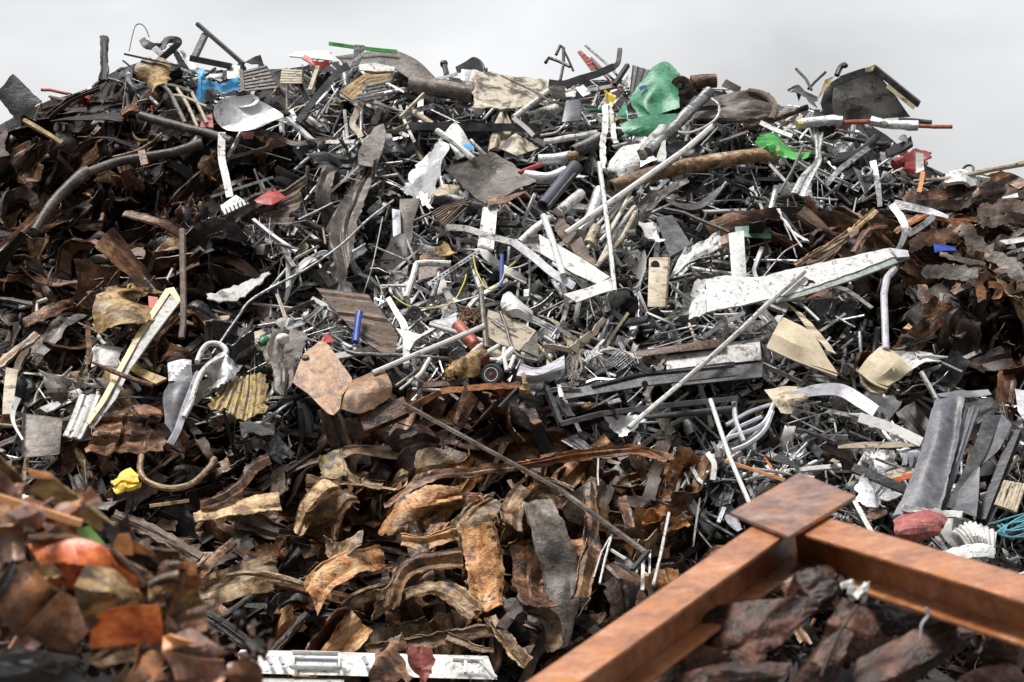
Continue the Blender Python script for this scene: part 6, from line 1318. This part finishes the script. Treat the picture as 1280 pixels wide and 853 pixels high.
def pick(d):
    k = list(d); w = np.array([d[a] for a in k], float)
    return k[RNG.choice(len(k), p=w / w.sum())]

def local_strip(rng, L, Wd, nb, amp, tw, rib, cre, torn, n=26, m=5, thick=.008):
    s = np.linspace(0, 1, n)
    th = np.zeros(n); ph = np.zeros(n)
    for i in range(nb):
        c = rng.uniform(.1, .9); w = rng.uniform(.02, .12)
        th += rng.normal() * amp / (1 + np.exp(-(s - c) / w))
        ph += rng.normal() * amp * .4 / (1 + np.exp(-(s - c) / w))
    th -= th.mean(); ph -= ph.mean()
    dx = np.cos(th) * np.cos(ph); dz = np.sin(th); dy = np.sin(ph)
    P = np.cumsum(np.stack((dx, dy, dz), 1), 0) * L / n
    P -= P.mean(0)
    Tn = unit(np.gradient(P, axis=0))
    N = unit(np.stack((-Tn[:, 2], 0 * s, Tn[:, 0]), 1))
    Wv = np.cross(N, Tn)
    r = tw * (s - .5) + rng.normal() * .2
    Wd2 = Wv * np.cos(r)[:, None] + N * np.sin(r)[:, None]
    ww = Wd * (1 + .35 * fbm(np.stack((s * 3 + rng.uniform(0, 99), s * 0), -1), 2))
    A = P - Wd2 * ww[:, None] / 2; B = P + Wd2 * ww[:, None] / 2
    return loft([A, B], nx=n, ny=m, thick=thick, crease=cre, ncr=11, rough=.018 * (Wd > .17) + .006, fold=rib, nfold=2 if Wd < .12 else 4, torn=torn, seed=int(rng.integers(1 << 30)))

def local_tube(rng, L, r, nb, amp, sides, hollow, n=14):
    s = np.linspace(0, 1, n)
    th = np.zeros(n); ph = np.zeros(n)
    for i in range(nb):
        c = rng.uniform(.1, .9); w = rng.uniform(.005, .06)
        th += rng.normal() * amp / (1 + np.exp(-(s - c) / w)); ph += rng.normal() * amp / (1 + np.exp(-(s - c) / w))
    th -= th.mean(); ph -= ph.mean()
    P = np.cumsum(np.stack((np.cos(th) * np.cos(ph), np.sin(th), np.sin(ph) * .5), 1), 0) * L / n
    P -= P.mean(0)
    return tube(P, r, sides, hollow=hollow, metres=True, dent=.05 if hollow else 0, n=n)

def local_prof(rng, L, prof):
    n = 8
    s = np.linspace(0, 1, n)
    th = rng.normal() * .35 / (1 + np.exp(-(s - rng.uniform(.3, .7)) / .04)); th = th - th.mean()
    P = np.cumsum(np.stack((np.cos(th), np.sin(th), s * 0), 1), 0) * L / n
    P -= P.mean(0)
    V, F = [], []
    mpr = len(prof)
    for i in range(n):
        t_ = th[i]
        A = np.array((-math.sin(t_), math.cos(t_), 0)); B = np.array((0, 0, 1.0))
        V.append(P[i] + np.outer([q[0] for q in prof], A) + np.outer([q[1] for q in prof], B))
    for i in range(n - 1):
        for j in range(mpr):
            j2 = (j + 1) % mpr
            F.append((i * mpr + j, i * mpr + j2, (i + 1) * mpr + j2, (i + 1) * mpr + j))
    F.append(tuple(range(mpr))[::-1]); F.append(tuple((n - 1) * mpr + j for j in range(mpr)))
    return np.vstack(V), F

def make_kind(kind, rng):
    U = rng.uniform
    if kind == 'crumpled_sheet':
        return local_strip(rng, U(.5, 1.1), U(.18, .42), 4, .85, U(-1.2, 1.2), U(.04, .11), U(.12, .26), .02, 30, 22)
    if kind == 'metal_strip':
        return local_strip(rng, U(.6, 1.7), U(.06, .2), 4, .6, U(-1.6, 1.6), U(.015, .06), U(.01, .06), .010, 30, 8)
    if kind == 'torn_sheet':
        return local_strip(rng, U(.25, .6), U(.18, .4), 1, .3, U(-.2, .2), 0, U(.02, .07), .012, 14, 10, .012)
    if kind == 'steel_rod':
        return local_tube(rng, U(.5, 1.6), U(.007, .016), 2, .25, 6, False)
    if kind == 'pipe':
        return local_tube(rng, U(.35, 1.1), U(.02, .045), 1, .15, 12, True)
    if kind == 'cable':
        return local_tube(rng, U(.6, 1.6), U(.005, .010), 9, .8, 5, False, 40)
    if kind == 'angle_bar':
        a = U(.03, .08)
        return local_prof(rng, U(.4, 1.3), l_prof(a, a, .008))
    if kind == 'channel_bar':
        a = U(.05, .12)
        return local_prof(rng, U(.4, 1.1), u_prof(a, a * .5, .008))
    if kind == 'wood_plank':
        return local_strip(rng, U(.5, 1.3), U(.05, .14), 1, .12, U(-.2, .2), .004, .012, .035, 20, 5, U(.02, .045))
    if kind == 'foil_scrap':
        return local_strip(rng, U(.12, .34), U(.10, .22), 3, .9, U(-1, 1), 0, U(.08, .16), .05, 12, 9, .005)
    if kind == 'bracket':
        return local_strip(rng, U(.15, .4), U(.04, .10), 1, 1.3, 0, 0, .004, .005, 14, 4, .01)
    if kind == 'duct':
        return local_tube(rng, U(.3, .7), U(.06, .10), 1, .2, 16, True)
    if kind == 'metal_casing':
        a, b, c = U(.12, .28), U(.1, .22), U(.05, .14)
        f = np.array([(-a, -b, c), (a, -b, c), (a, b, c), (-a, b, c)]) * .5
        V, F = box(f * (1, 1, 1), f * (1, 1, -1))
        V = V + rng.normal(size=V.shape) * .012
        F = F[1:] if U() < .4 else F
        return V, F
PROTO = {}
NP = dict(crumpled_sheet=18, metal_strip=22, torn_sheet=14, steel_rod=12, pipe=9, cable=12, angle_bar=8, channel_bar=7, wood_plank=8, foil_scrap=12, bracket=9, duct=5, metal_casing=8)
for kd, nn in NP.items():
    PROTO[kd] = []
    for i in range(nn):
        V, F = make_kind(kd, np.random.default_rng(1000 + len(kd) * 77 + i))
        F = [tuple(int(a) for a in f) for f in F]
        if kd == 'metal_casing' and len(F) == 5:
            me = make_mesh(kd, V, F, .6)
        else:
            me = make_mesh(kd, V, F, .24 if kd in ('crumpled_sheet', 'metal_strip', 'torn_sheet', 'foil_scrap', 'wood_plank') else .6, bevel=.006 if kd == 'metal_casing' else 0)
        me.materials.append(MATS['steel_grey'])
        L_ = np.ptp(V, axis=0).max()
        PROTO[kd].append((me, np.asarray(V), L_))

def orient(theta, rng, pitch=.35, roll=.7):
    X = BX * math.cos(theta) + BU * math.sin(theta)
    p = rng.normal() * pitch
    X = unit(X * math.cos(p) + BN * math.sin(p))
    N0 = unit(BN - X * (BN @ X)); Y0 = np.cross(N0, X)
    r = rng.normal() * roll
    N = N0 * math.cos(r) + Y0 * math.sin(r)
    return np.stack((X, np.cross(N, X), N), 1)

LOOSE = []
ZSC = dict(rd=1.35, rb=1.45, rt=1.55, ro=1.4)
COUNT = {}
TARGET = 2300
LIMIT = 320
tries = 0
cand = []
step = 21
for gy in np.arange(70, 880, step):
    for gx_ in np.arange(-30, 1320, step):
        cand.append((gx_ + RNG.uniform(-step, step) * .6, gy + RNG.uniform(-step, step) * .6))
cand = np.array(cand)
RNG.shuffle(cand)
for px, py in cand:
    if py < crest(px) - 4:
        continue
    if len(LOOSE) >= TARGET:
        break
    zn = zone(px, py)
    z = PAL[zn]
    mt = pick(z[0])
    kd = pick(z[1])
    if kd == 'foil_scrap' and mt in ('charcoal', 'rubber', 'brown_black'):
        mt = 'silver'
    if kd == 'wood_plank':
        mt = ('wood_brown', 'rust_tan', 'wood_brown', 'brown_grey')[int(RNG.integers(4))]
    if COUNT.get(kd, 0) >= LIMIT:
        continue
    me, V, L_ = PROTO[kd][int(RNG.integers(len(PROTO[kd])))]
    th = z[2] + RNG.normal() * z[3] + (math.pi if RNG.uniform() < .5 else 0)
    near = abs(py - crest(px))
    R = orient(th, RNG, .30, .65)
    zs = ZSC.get(zn, 1.0) if kd in ('crumpled_sheet', 'metal_strip', 'wood_plank', 'torn_sheet') else 1.0
    sc = RNG.uniform(.7, 1.15) * zs
    bd = float(base_d(np.array([px]), np.array([py]))[0])
    d = bd + RNG.uniform(.08, .48)
    o3 = on_heap(px, py, d)
    Wv = V @ R.T * sc + o3
    x, y, t = project(Wv)
    over = (crest(x) - 12 - y).max()
    if over > 0:
        if near < 60 and RNG.uniform() < .75:
            continue
        dz = over * mpp(o3)
        Wv = Wv - np.array((0, .0, dz)); o3 = o3 - np.array((0, 0, dz))
    for it in range(3):
        cx, cy, t = cells(Wv)
        zb = ZB[cx, cy]
        hit = t < zb - 0.0
        hit &= zb < 1e8
        if hit.mean() < (.06 if kd not in ('steel_rod', 'cable') else .22):
            break
        push = float(np.quantile((zb - t)[hit], .9)) + .04
        r = unit(o3 - CAM) * push
        Wv = Wv + r; o3 = o3 + r
    if (o3[1] - CAM[1]) > (on_heap(px, py, 0)[1] - CAM[1]) + 1.0:
        continue
    COUNT[kd] = COUNT.get(kd, 0) + 1
    o = bpy.data.objects.new(kd, me)
    COL.objects.link(o)
    M = Matrix(((*(R[0] * sc), o3[0]), (*(R[1] * sc), o3[1]), (*(R[2] * sc), o3[2]), (0, 0, 0, 1)))
    o.matrix_world = M
    o.material_slots[0].link = 'OBJECT'
    o.material_slots[0].material = MATS[mt]
    o['_m'] = mt
    LOOSE.append((o, kd, mt, L_ * sc))

for it_ in range(150):
    px, py = RNG.uniform(170, 880), RNG.uniform(570, 830)
    zn = zone(px, py)
    if zn not in ('rt', 'rb'):
        continue
    kd = ('crumpled_sheet', 'metal_strip', 'crumpled_sheet')[int(RNG.integers(3))]
    me, V, L_ = PROTO[kd][int(RNG.integers(len(PROTO[kd])))]
    mt = pick(dict(burnt_orange=3, rust_tan=2.2, rust_mid=4, rust_dark=2.5, yellow_rust=.6, wood_brown=1))
    R = orient((math.pi / 2 if px > 520 else .35) + RNG.normal() * .55, RNG, .35, .6)
    sc = RNG.uniform(1.0, 1.6)
    o3 = on_heap(px, py, float(base_d(np.array([px]), np.array([py]))[0]) + RNG.uniform(.25, .55))
    Wv = V @ R.T * sc + o3
    for q_ in range(3):
        cx, cy, t = cells(Wv)
        zb = ZB[cx, cy]
        hit = (t < zb) & (zb < 1e8)
        if hit.mean() < .08:
            break
        r = unit(o3 - CAM) * (float(np.quantile((zb - t)[hit], .9)) + .04)
        Wv = Wv + r; o3 = o3 + r
    o = bpy.data.objects.new(kd, me)
    COL.objects.link(o)
    R3 = R * sc
    o.matrix_world = Matrix(((*R3[0], o3[0]), (*R3[1], o3[1]), (*R3[2], o3[2]), (0, 0, 0, 1)))
    o.material_slots[0].link = 'OBJECT'
    o.material_slots[0].material = MATS[mt]
    LOOSE.append((o, kd, mt, L_ * sc))

for it_ in range(2300):
    px, py = RNG.uniform(330, 1270), RNG.uniform(110, 660)
    zn = zone(px, py)
    if zn not in ('gs', 'sw', 'gb', 'gm', 'gd') or py < crest(px) + 12:
        continue
    kd = ('steel_rod', 'metal_strip', 'angle_bar', 'steel_rod', 'bracket', 'channel_bar', 'pipe')[int(RNG.integers(7))]
    if sum(1 for q in LOOSE if q[1] == kd) > 400:
        continue
    me, V, L_ = PROTO[kd][int(RNG.integers(len(PROTO[kd])))]
    mt = pick(dict(white_clean=4, white_paint=4, silver=4, steel_grey=2, lilac_grey=1, foil=1, tan_paint=.8))
    R = orient(RNG.uniform(0, 6.3), RNG, .25, .6)
    sc = RNG.uniform(.45, .9)
    o3 = on_heap(px, py, float(base_d(np.array([px]), np.array([py]))[0]) + RNG.uniform(.3, .6))
    Vs = V * np.array((1, .75, .75)) if kd != 'pipe' else V * np.array((1, .6, .6))
    Wv = Vs @ R.T * sc + o3
    x, y, t = project(Wv)
    if (y < crest(x) - 4).any():
        continue
    cx, cy, t = cells(Wv)
    zb = ZB[cx, cy]
    hit = (t < zb) & (zb < 1e8)
    if hit.mean() > (.25 if kd == 'steel_rod' else .08):
        continue
    o = bpy.data.objects.new(kd, me)
    COL.objects.link(o)
    k3 = .6 if kd == 'pipe' else .75
    R3 = R * np.array((1, k3, k3))[None] * sc
    o.matrix_world = Matrix(((*R3[0], o3[0]), (*R3[1], o3[1]), (*R3[2], o3[2]), (0, 0, 0, 1)))
    o.material_slots[0].link = 'OBJECT'
    o.material_slots[0].material = MATS[mt]
    LOOSE.append((o, kd, mt, L_ * sc))

# ------------------------------------------------------------------ what nobody could count: chips, crumbs and wire
STUFF_PTS = []
def stuff(name, parts, mats_):
    Vs, Fs, Ms, n = [], [], [], 0
    for V, F, mi in parts:
        Vs.append(V); Fs.append(F + n); Ms.append(mi); n += len(V)
    V = np.vstack(Vs); F = np.vstack(Fs); M = np.concatenate(Ms)
    A_ = V[F]
    STUFF_PTS.append(np.vstack((V, A_.mean(1), (A_[:, 0] + A_[:, 1]) / 2, (A_[:, 1] + A_[:, 2]) / 2)))
    me = bpy.data.meshes.new(name)
    me.vertices.add(len(V)); me.vertices.foreach_set('co', V.ravel())
    me.loops.add(F.size); me.loops.foreach_set('vertex_index', F.ravel().astype(np.int32))
    me.polygons.add(len(F)); me.polygons.foreach_set('loop_start', (np.arange(len(F)) * 4).astype(np.int32))
    me.update(calc_edges=True)
    for m in mats_:
        me.materials.append(MATS[m])
    me.polygons.foreach_set('material_index', M.astype(np.int32))
    me.validate()
    o = bpy.data.objects.new(name, me)
    COL.objects.link(o)
    o['kind'] = 'stuff'
    return o
def chip_protos(kind, n, seed):
    out = []
    rng = np.random.default_rng(seed)
    for i in range(n):
        if kind == 'chip':
            g = np.stack(np.meshgrid(np.linspace(-1, 1, 4), np.linspace(-.6, .6, 3), [0.0], indexing='ij'), -1)[:, :, 0]
            g = g + rng.normal(size=g.shape) * .16
            g[..., 2] += rng.normal() * .5 * np.abs(g[..., 0] - rng.uniform(-.5, .5)) + rng.normal() * .4 * np.abs(g[..., 1])
            V, F = thicken(g, .06)
        elif kind == 'flake':
            k = rng.uniform(.07, .24)
            g = np.stack(np.meshgrid(np.linspace(-1, 1, 6), np.linspace(-k, k, 3), [0.0], indexing='ij'), -1)[:, :, 0]
            b = rng.uniform(-.6, .6)
            g[..., 2] += b * g[..., 0] ** 2 + rng.normal() * .25 * np.abs(g[..., 0]) + rng.normal() * .4 * np.abs(g[..., 1])
            g[..., 1] += rng.normal() * .3 * g[..., 0] ** 2
            g = g + rng.normal(size=g.shape) * .05
            V, F = thicken(g, .04)
        else:
            V, F = bar((-1, 0, 0), (1, rng.normal() * .1, rng.normal() * .1), rng.uniform(.03, .09), rng.uniform(.03, .09))
            F = np.array(F)
        out.append((V, np.asarray(F)))
    return out
CH = {k: chip_protos(k, 14, s) for k, s in (('chip', 1), ('flake', 2), ('stick', 3))}
WARM = ['rust_dark', 'brown_black', 'rust_mid', 'rust_tan', 'burnt_orange', 'wood_brown', 'rust_orange', 'charcoal']
COOL = ['silver', 'white_clean', 'white_paint', 'steel_grey', 'dark_steel', 'charcoal', 'brown_grey', 'tan_paint', 'foil', 'rubber', 'rust_mid', 'red_paint', 'blue_plastic', 'green_paint', 'yellow_paint', 'orange_paint']
WW = dict(rd=[5, 5, 2.2, .35, .1, 2, .1, 2], rb=[4, 3, 3.2, 1, .4, 2, .3, 1], rt=[3.5, 2.5, 3, 2, 1.2, 2, .3, 1], ro=[4, 2, 3, 1, .5, 2, .7, 1])
CW = dict(gb=[1.2, .7, 1.2, 2.2, 2.6, 3, 4, 1, .3, 1, 1, .06, .05, .04, .06, .04], gm=[1.8, 1, 1.4, 2.6, 3, 3, 3, .8, .5, 1, .6, .10, .05, .05, .05, .06], gs=[4.6, 4, 3, 2.6, 1.7, 1.5, 1.2, .5, 1.2, 1, .3, .10, .06, .05, .05, .06],
          sw=[4.5, 4, 2.8, 2.4, 2.4, 2.2, 1, .5, 1.2, .8, .3, .10, .05, .05, .08, .06], gd=[1.8, .9, 1, 2.2, 4, 4.5, 1.8, .3, .8, 2, .7, .10, .04, .04, .04, .05], tw=[.5, 1.6, 2.6, 1, 1, 1.6, 3.2, 3.2, .3, .6, 1.2, .10, .10, .03, .08, .05])
parts = {'warm': [], 'cool': []}
ND = 22000
for i in range(ND):
    px, py = RNG.uniform(-120, 1400), RNG.uniform(60, 930)
    if py < crest(px) + 2:
        continue
    z = zone(px, py)
    warm = z in WW
    kd = ('chip', 'flake', 'stick')[RNG.choice(3, p=(.25, .55, .20) if warm else (.42, .32, .26))]
    V, F = CH[kd][int(RNG.integers(14))]
    s = RNG.gamma(2.0, .024) + .012
    if warm:
        if RNG.uniform() < .35:
            continue
        s *= 1.6
    if kd != 'chip':
        s *= 1.9
    s = min(s, .30)
    if kd == 'stick' and not warm:
        s = min(s * 2.4, .6)
    R = orient(PAL[z][2] + RNG.normal() * (PAL[z][3] + .3), RNG, .6, .9)
    d = float(base_d(np.array([px]), np.array([py]))[0]) + RNG.uniform(-.02, .20)
    c = on_heap(px, py, d)
    W2 = V @ R.T * s + c
    xw, yw, _ = project(W2)
    if (yw < crest(xw) - 7).any():
        continue
    cx, cy, t = cells(W2)
    zb = ZB[cx, cy]
    if ((t < zb) & (zb < 1e8)).any() and RNG.uniform() < (.93 if warm else .82):
        continue
    w = np.array((WW if warm else CW)[z], float)
    mi = RNG.choice(len(w), p=w / w.sum())
    parts['warm' if warm else 'cool'].append((W2, F, np.full(len(F), mi)))
stuff('rust_debris', parts['warm'], WARM)
stuff('metal_debris', parts['cool'], COOL)
wires = []
WM = ['rust_mid', 'brown_grey', 'white_paint', 'charcoal', 'steel_grey', 'rust_tan', 'wood_brown']
for i in range(2600):
    px, py = RNG.uniform(-60, 1340), RNG.uniform(80, 880)
    if py < crest(px) + 14:
        continue
    z = zone(px, py)
    warm = z in WW
    if warm and RNG.uniform() < .35:
        continue
    k = int(RNG.integers(7, 16))
    L = RNG.uniform(.15, .8)
    th = np.cumsum(RNG.normal(size=k) * RNG.uniform(.1, .55)) + RNG.uniform(0, 6.3)
    ph = np.cumsum(RNG.normal(size=k) * .2) + RNG.normal() * .3
    P = np.cumsum(np.stack((np.cos(th) * np.cos(ph), np.sin(th) * np.cos(ph), np.sin(ph)), 1), 0) * L / k
    P = P - P.mean(0)
    W3 = P[:, :1] * BX + P[:, 1:2] * BU + P[:, 2:] * BN * .6 + on_heap(px, py, float(base_d(np.array([px]), np.array([py]))[0]) + RNG.uniform(.1, .4))
    x, y, t = project(W3)
    if (y < crest(x) - 10).any():
        continue
    cx, cy, t = cells(W3)
    zb = ZB[cx, cy]
    if ((t < zb) & (zb < 1e8)).any() and RNG.uniform() < .85:
        continue
    V, F = tube(W3, RNG.uniform(.0025, .007), 4, metres=True)
    F = np.array([f for f in F if len(f) == 4])
    wgt = np.array((3, 1.5, .3, 3, .3, 1, 2) if warm else (.6, 2, 4, 2.4, 3, .4, .6))
    wires.append((V, F, np.full(len(F), RNG.choice(7, p=wgt / wgt.sum()))))
stuff('wire_litter', wires, WM)
# crumbs on the two near piles
near = []
for i in range(1100):
    if i % 2:
        px, py, t0 = RNG.uniform(-60, 330), RNG.uniform(640, 900), 11.2
        if py < 640 + max(px - 60, 0) * .55:
            continue
    else:
        px, py, t0 = RNG.uniform(760, 1330), RNG.uniform(690, 890), 13.0
        if py < 700 + abs(px - 1000) * (.62 if px < 1000 else .30):
            continue
    V, F = CH[('chip', 'flake')[int(RNG.integers(2))]][int(RNG.integers(14))]
    W2 = V @ orient(RNG.uniform(0, 6), RNG, .6, .9).T * RNG.uniform(.02, .055) + at_dist(px, py, t0 + RNG.uniform(-.2, .3))
    w = np.array([4, 4, 3, 1, .5, 1, 1.2, .6]) if i % 2 else np.array([5, 5, 2, .05, 0, .5, .05, .4])
    near.append((W2, F, np.full(len(F), RNG.choice(8, p=w / w.sum()))))
stuff('rubble', near, WARM)
# ------------------------------------------------------------------ light and camera
w = bpy.data.worlds.new('World')
SC.world = w
w.use_nodes = True
nt = w.node_tree
N, L = nt.nodes, nt.links
N.clear()
out = N.new('ShaderNodeOutputWorld')
bg = N.new('ShaderNodeBackground'); bg.inputs['Strength'].default_value = 0.10
sky = N.new('ShaderNodeTexSky'); sky.sky_type = 'NISHITA'; sky.sun_disc = False
SUN_EL, SUN_AZ = math.radians(70), math.radians(-112)
sky.sun_elevation = SUN_EL; sky.sun_rotation = SUN_AZ
sky.dust_density = 3.0
hs = N.new('ShaderNodeHueSaturation'); hs.inputs['Saturation'].default_value = 0.05
L.new(sky.outputs[0], hs.inputs['Color'])
tc = N.new('ShaderNodeTexCoord')
sep = N.new('ShaderNodeSeparateXYZ'); L.new(tc.outputs['Generated'], sep.inputs[0])
mr = N.new('ShaderNodeMapRange'); mr.inputs[1].default_value = 0.0; mr.inputs[2].default_value = 1.0; mr.inputs[3].default_value = 8.9; mr.inputs[4].default_value = 12.5
L.new(sep.outputs['Z'], mr.inputs[0])
no = N.new('ShaderNodeTexNoise'); no.inputs['Scale'].default_value = 5.0; no.inputs['Detail'].default_value = 4; no.inputs['Roughness'].default_value = .5; no.inputs['Distortion'].default_value = .3
mp = N.new('ShaderNodeMapping'); mp.inputs['Scale'].default_value = (1, 1, 2.2); mp.inputs['Location'].default_value = (.35, 0, .2)
L.new(tc.outputs['Generated'], mp.inputs[0]); L.new(mp.outputs[0], no.inputs['Vector'])
nr = N.new('ShaderNodeMapRange'); nr.inputs[1].default_value = .3; nr.inputs[2].default_value = .7; nr.inputs[3].default_value = .74; nr.inputs[4].default_value = 1.20
L.new(no.outputs['Fac'], nr.inputs[0])
ml = N.new('ShaderNodeMath'); ml.operation = 'MULTIPLY'; L.new(mr.outputs[0], ml.inputs[0]); L.new(nr.outputs[0], ml.inputs[1])
# added dimming of the unseen sky behind the camera, for top and back light
bk_ = N.new('ShaderNodeMapRange'); bk_.inputs[1].default_value = -.9; bk_.inputs[2].default_value = .5; bk_.inputs[3].default_value = .25; bk_.inputs[4].default_value = 1.0
L.new(sep.outputs['Y'], bk_.inputs[0])
ml2 = N.new('ShaderNodeMath'); ml2.operation = 'MULTIPLY'; L.new(ml.outputs[0], ml2.inputs[0]); L.new(bk_.outputs[0], ml2.inputs[1])
ml = ml2
cl = N.new('ShaderNodeCombineColor')
for i, k in enumerate((.978, .995, 1.012)):
    tk = N.new('ShaderNodeMath'); tk.operation = 'MULTIPLY'; tk.inputs[1].default_value = k
    L.new(ml.outputs[0], tk.inputs[0]); L.new(tk.outputs[0], cl.inputs[i])
mx = N.new('ShaderNodeMix'); mx.data_type = 'RGBA'; mx.inputs[0].default_value = 0.88
L.new(hs.outputs[0], mx.inputs[6]); L.new(cl.outputs[0], mx.inputs[7])
L.new(mx.outputs[2], bg.inputs['Color'])
L.new(bg.outputs[0], out.inputs[0])

sl = bpy.data.lights.new('sun', 'SUN')
sl.energy = 5.0; sl.angle = math.radians(15); sl.color = (1.0, .97, .93)
so = bpy.data.objects.new('sun', sl)
COL.objects.link(so)
# the sun stands almost overhead, a little to the left and to the camera's side of the heap
sd = Vector((math.sin(SUN_AZ) * math.cos(SUN_EL), math.cos(SUN_AZ) * math.cos(SUN_EL), math.sin(SUN_EL)))
so.rotation_euler = sd.to_track_quat('Z', 'Y').to_euler()
so.location = (-12, -24, 30)

cam = bpy.data.cameras.new('camera')
cam.lens = 85.0; cam.sensor_width = 36.0
cam.clip_end = 2000
cam.dof.use_dof = True; cam.dof.focus_distance = 27.0; cam.dof.aperture_fstop = 3.0
co = bpy.data.objects.new('camera', cam)
COL.objects.link(co)
co.location = CAM.tolist(); co.rotation_euler = (math.pi / 2, 0, 0)
SC.camera = co
SC.view_settings.view_transform = 'Standard'
SC.view_settings.look = 'None'
SC.view_settings.exposure = 0.0
SC.view_settings.gamma = 1.0

# ------------------------------------------------------------------ look from the camera: drop loose pieces nobody can see, and name the rest by what they lie beside
bpy.context.view_layer.update()
seen = {}
ids = [(o, np.vstack(V_), F_) for o, V_, F_ in HERO_OBJ]
ZI = np.full((GW, GH), 1e9); ID = np.full((GW, GH), -1, int)
names = []
def splat(P, k):
    x, y, t = project(P)
    ok = (x > 0) & (x < 1280) & (y > 0) & (y < 853)
    cx = (x[ok] / CELL + 20).astype(int); cy = (y[ok] / CELL + 20).astype(int); t = t[ok]
    if not len(t):
        return
    q = np.argsort(-t)
    cx, cy, t = cx[q], cy[q], t[q]
    b = t < ZI[cx, cy]
    ZI[cx[b], cy[b]] = t[b]; ID[cx[b], cy[b]] = k
FCACHE = {}
for o, V_, F_ in ids:
    names.append(o.name); splat(face_samples(V_, F_), len(names) - 1)
for o, kd, mt, ln in LOOSE:
    me = o.data
    if me.name not in FCACHE:
        v = np.empty(len(me.vertices) * 3); me.vertices.foreach_get('co', v)
        FCACHE[me.name] = (v.reshape(-1, 3), [tuple(p.vertices) for p in me.polygons])
    v, f = FCACHE[me.name]
    m4 = np.array(o.matrix_world)
    names.append(o.name); splat(face_samples(v @ m4[:3, :3].T + m4[:3, 3], f), len(names) - 1)
for P in STUFF_PTS:
    splat(P, -1)
splat(G.reshape(-1, 3), -1)
gx2, gy2 = np.nonzero(ID >= 0)
kk = ID[gx2, gy2]
cnt = np.bincount(kk, minlength=len(names)); sx = np.bincount(kk, gx2, len(names)); sy = np.bincount(kk, gy2, len(names))
for k, nm in enumerate(names):
    if cnt[k]:
        s = seen.setdefault(nm, [0, 0.0, 0.0])
        s[0] += cnt[k]; s[1] += (sx[k] - 19.5 * cnt[k]) * CELL; s[2] += (sy[k] - 19.5 * cnt[k]) * CELL
LM = []
for o, ph in LANDMARKS:
    s = seen.get(o.name)
    if s and s[0] > 6:
        LM.append((s[1] / s[0], s[2] / s[0], ph))
LMP = np.array([(a, b) for a, b, _ in LM])
COLW = dict(rust_dark='dark rusty', rust_mid='rust brown', rust_orange='orange rusty', rust_tan='tan rusty', burnt_orange='burnt orange', brown_black='blackish brown', brown_grey='grey brown', steel_grey='dull grey', silver='silvery', white_paint='dirty white', white_clean='white', lilac_grey='lilac grey', yellow_rust='yellowish rusty',
            tan_paint='stained tan', charcoal='black', dark_steel='dark grey', rubber='black', wood_brown='brown', foil='shiny')
KW = dict(crumpled_sheet='crumpled sheet', metal_strip='metal strip', torn_sheet='torn sheet', steel_rod='thin rod', pipe='pipe', cable='cable', angle_bar='angle bar', channel_bar='channel bar', wood_plank='plank', foil_scrap='foil scrap', bracket='bracket', duct='duct', metal_casing='metal casing')
CAT = dict(crumpled_sheet='metal sheet', metal_strip='metal strip', torn_sheet='metal sheet', steel_rod='rod', pipe='pipe', cable='cable', angle_bar='angle bar', channel_bar='channel bar', wood_plank='plank', foil_scrap='foil scrap', bracket='bracket', duct='duct', metal_casing='metal casing')
def where(dx, dy):
    a = math.degrees(math.atan2(-dy, dx)) % 360
    return ('right of', 'up right of', 'above', 'up left of', 'left of', 'down left of', 'below', 'down right of')[int((a + 22.5) // 45) % 8]
rows = []
dropped = 0
for o, kd, mt, ln in LOOSE:
    s = seen.get(o.name)
    if not s or s[0] < 5:
        bpy.data.objects.remove(o)
        dropped += 1
        continue
    rows.append((s[0], o, kd, mt, ln, s[1] / s[0], s[2] / s[0]))
rows.sort(key=lambda r: -r[0])
kc = {}
used = set()
for n, o, kd, mt, ln, x, y in rows:
    kc[kd] = kc.get(kd, 0) + 1
    if kc[kd] > 295:
        bpy.data.objects.remove(o)
        continue
    d = np.hypot(LMP[:, 0] - x, LMP[:, 1] - y)
    k = np.argsort(d)
    size = 'long ' if ln > 1.15 else 'short ' if ln < .6 else ''
    base = f'{size}{COLW[mt]} {KW[kd]}'
    lab = None
    opts = [f'{base} {where(x - LM[i][0], y - LM[i][1])} the {LM[i][2]}' for i in k[:3]]
    opts += [f'{base} between the {LM[i][2]} and the {LM[j][2]}' for i, j in ((k[0], k[1]), (k[0], k[2]), (k[1], k[2]))]
    for c in opts:
        if c not in used and len(c.split()) <= 16:
            lab = c
            break
    if lab is None:
        lab = opts[0]
    used.add(lab)
    o['label'] = lab
    o['category'] = CAT[kd]
    o['kind'] = 'thing'
    o['group'] = f'loose {KW[kd]}s in the heap'
NCW = dict(rust_mid='rust brown', rust_dark='dark rusty', near_brown='brown', rust_orange='orange rusty', ochre_sheet='olive brown', rust_tan='tan rusty', mauve_steel='mauve grey', orange_paint='bright orange')
for o, px, py, mt, ln in NEAR_LOOSE:
    k = np.argsort(np.hypot(LMP[:, 0] - px, LMP[:, 1] - py))
    base = f"{'large' if ln > .11 else 'small'} {NCW[mt]} plate on the near pile"
    opts = [f'{base} {where(px - LM[i][0], py - LM[i][1])} the {LM[i][2]}' for i in k[:4]] + [f'{base} between the {LM[k[0]][2]} and the {LM[k[1]][2]}']
    opts = [c for c in opts if c not in used and len(c.split()) <= 16] or opts[:1]
    used.add(opts[0])
    o['label'] = opts[0]
for o in SC.objects:
    for p in ('_o', '_m'):
        if p in o:
            del o[p]
print('loose', len(LOOSE), 'dropped', dropped, {k: v for k, v in kc.items()}, 'landmarks', len(LM), 'heroes', len(THINGS))
print('unseen heroes:', [o['label'] for o in THINGS if seen.get(o.name, [0])[0] < 3])
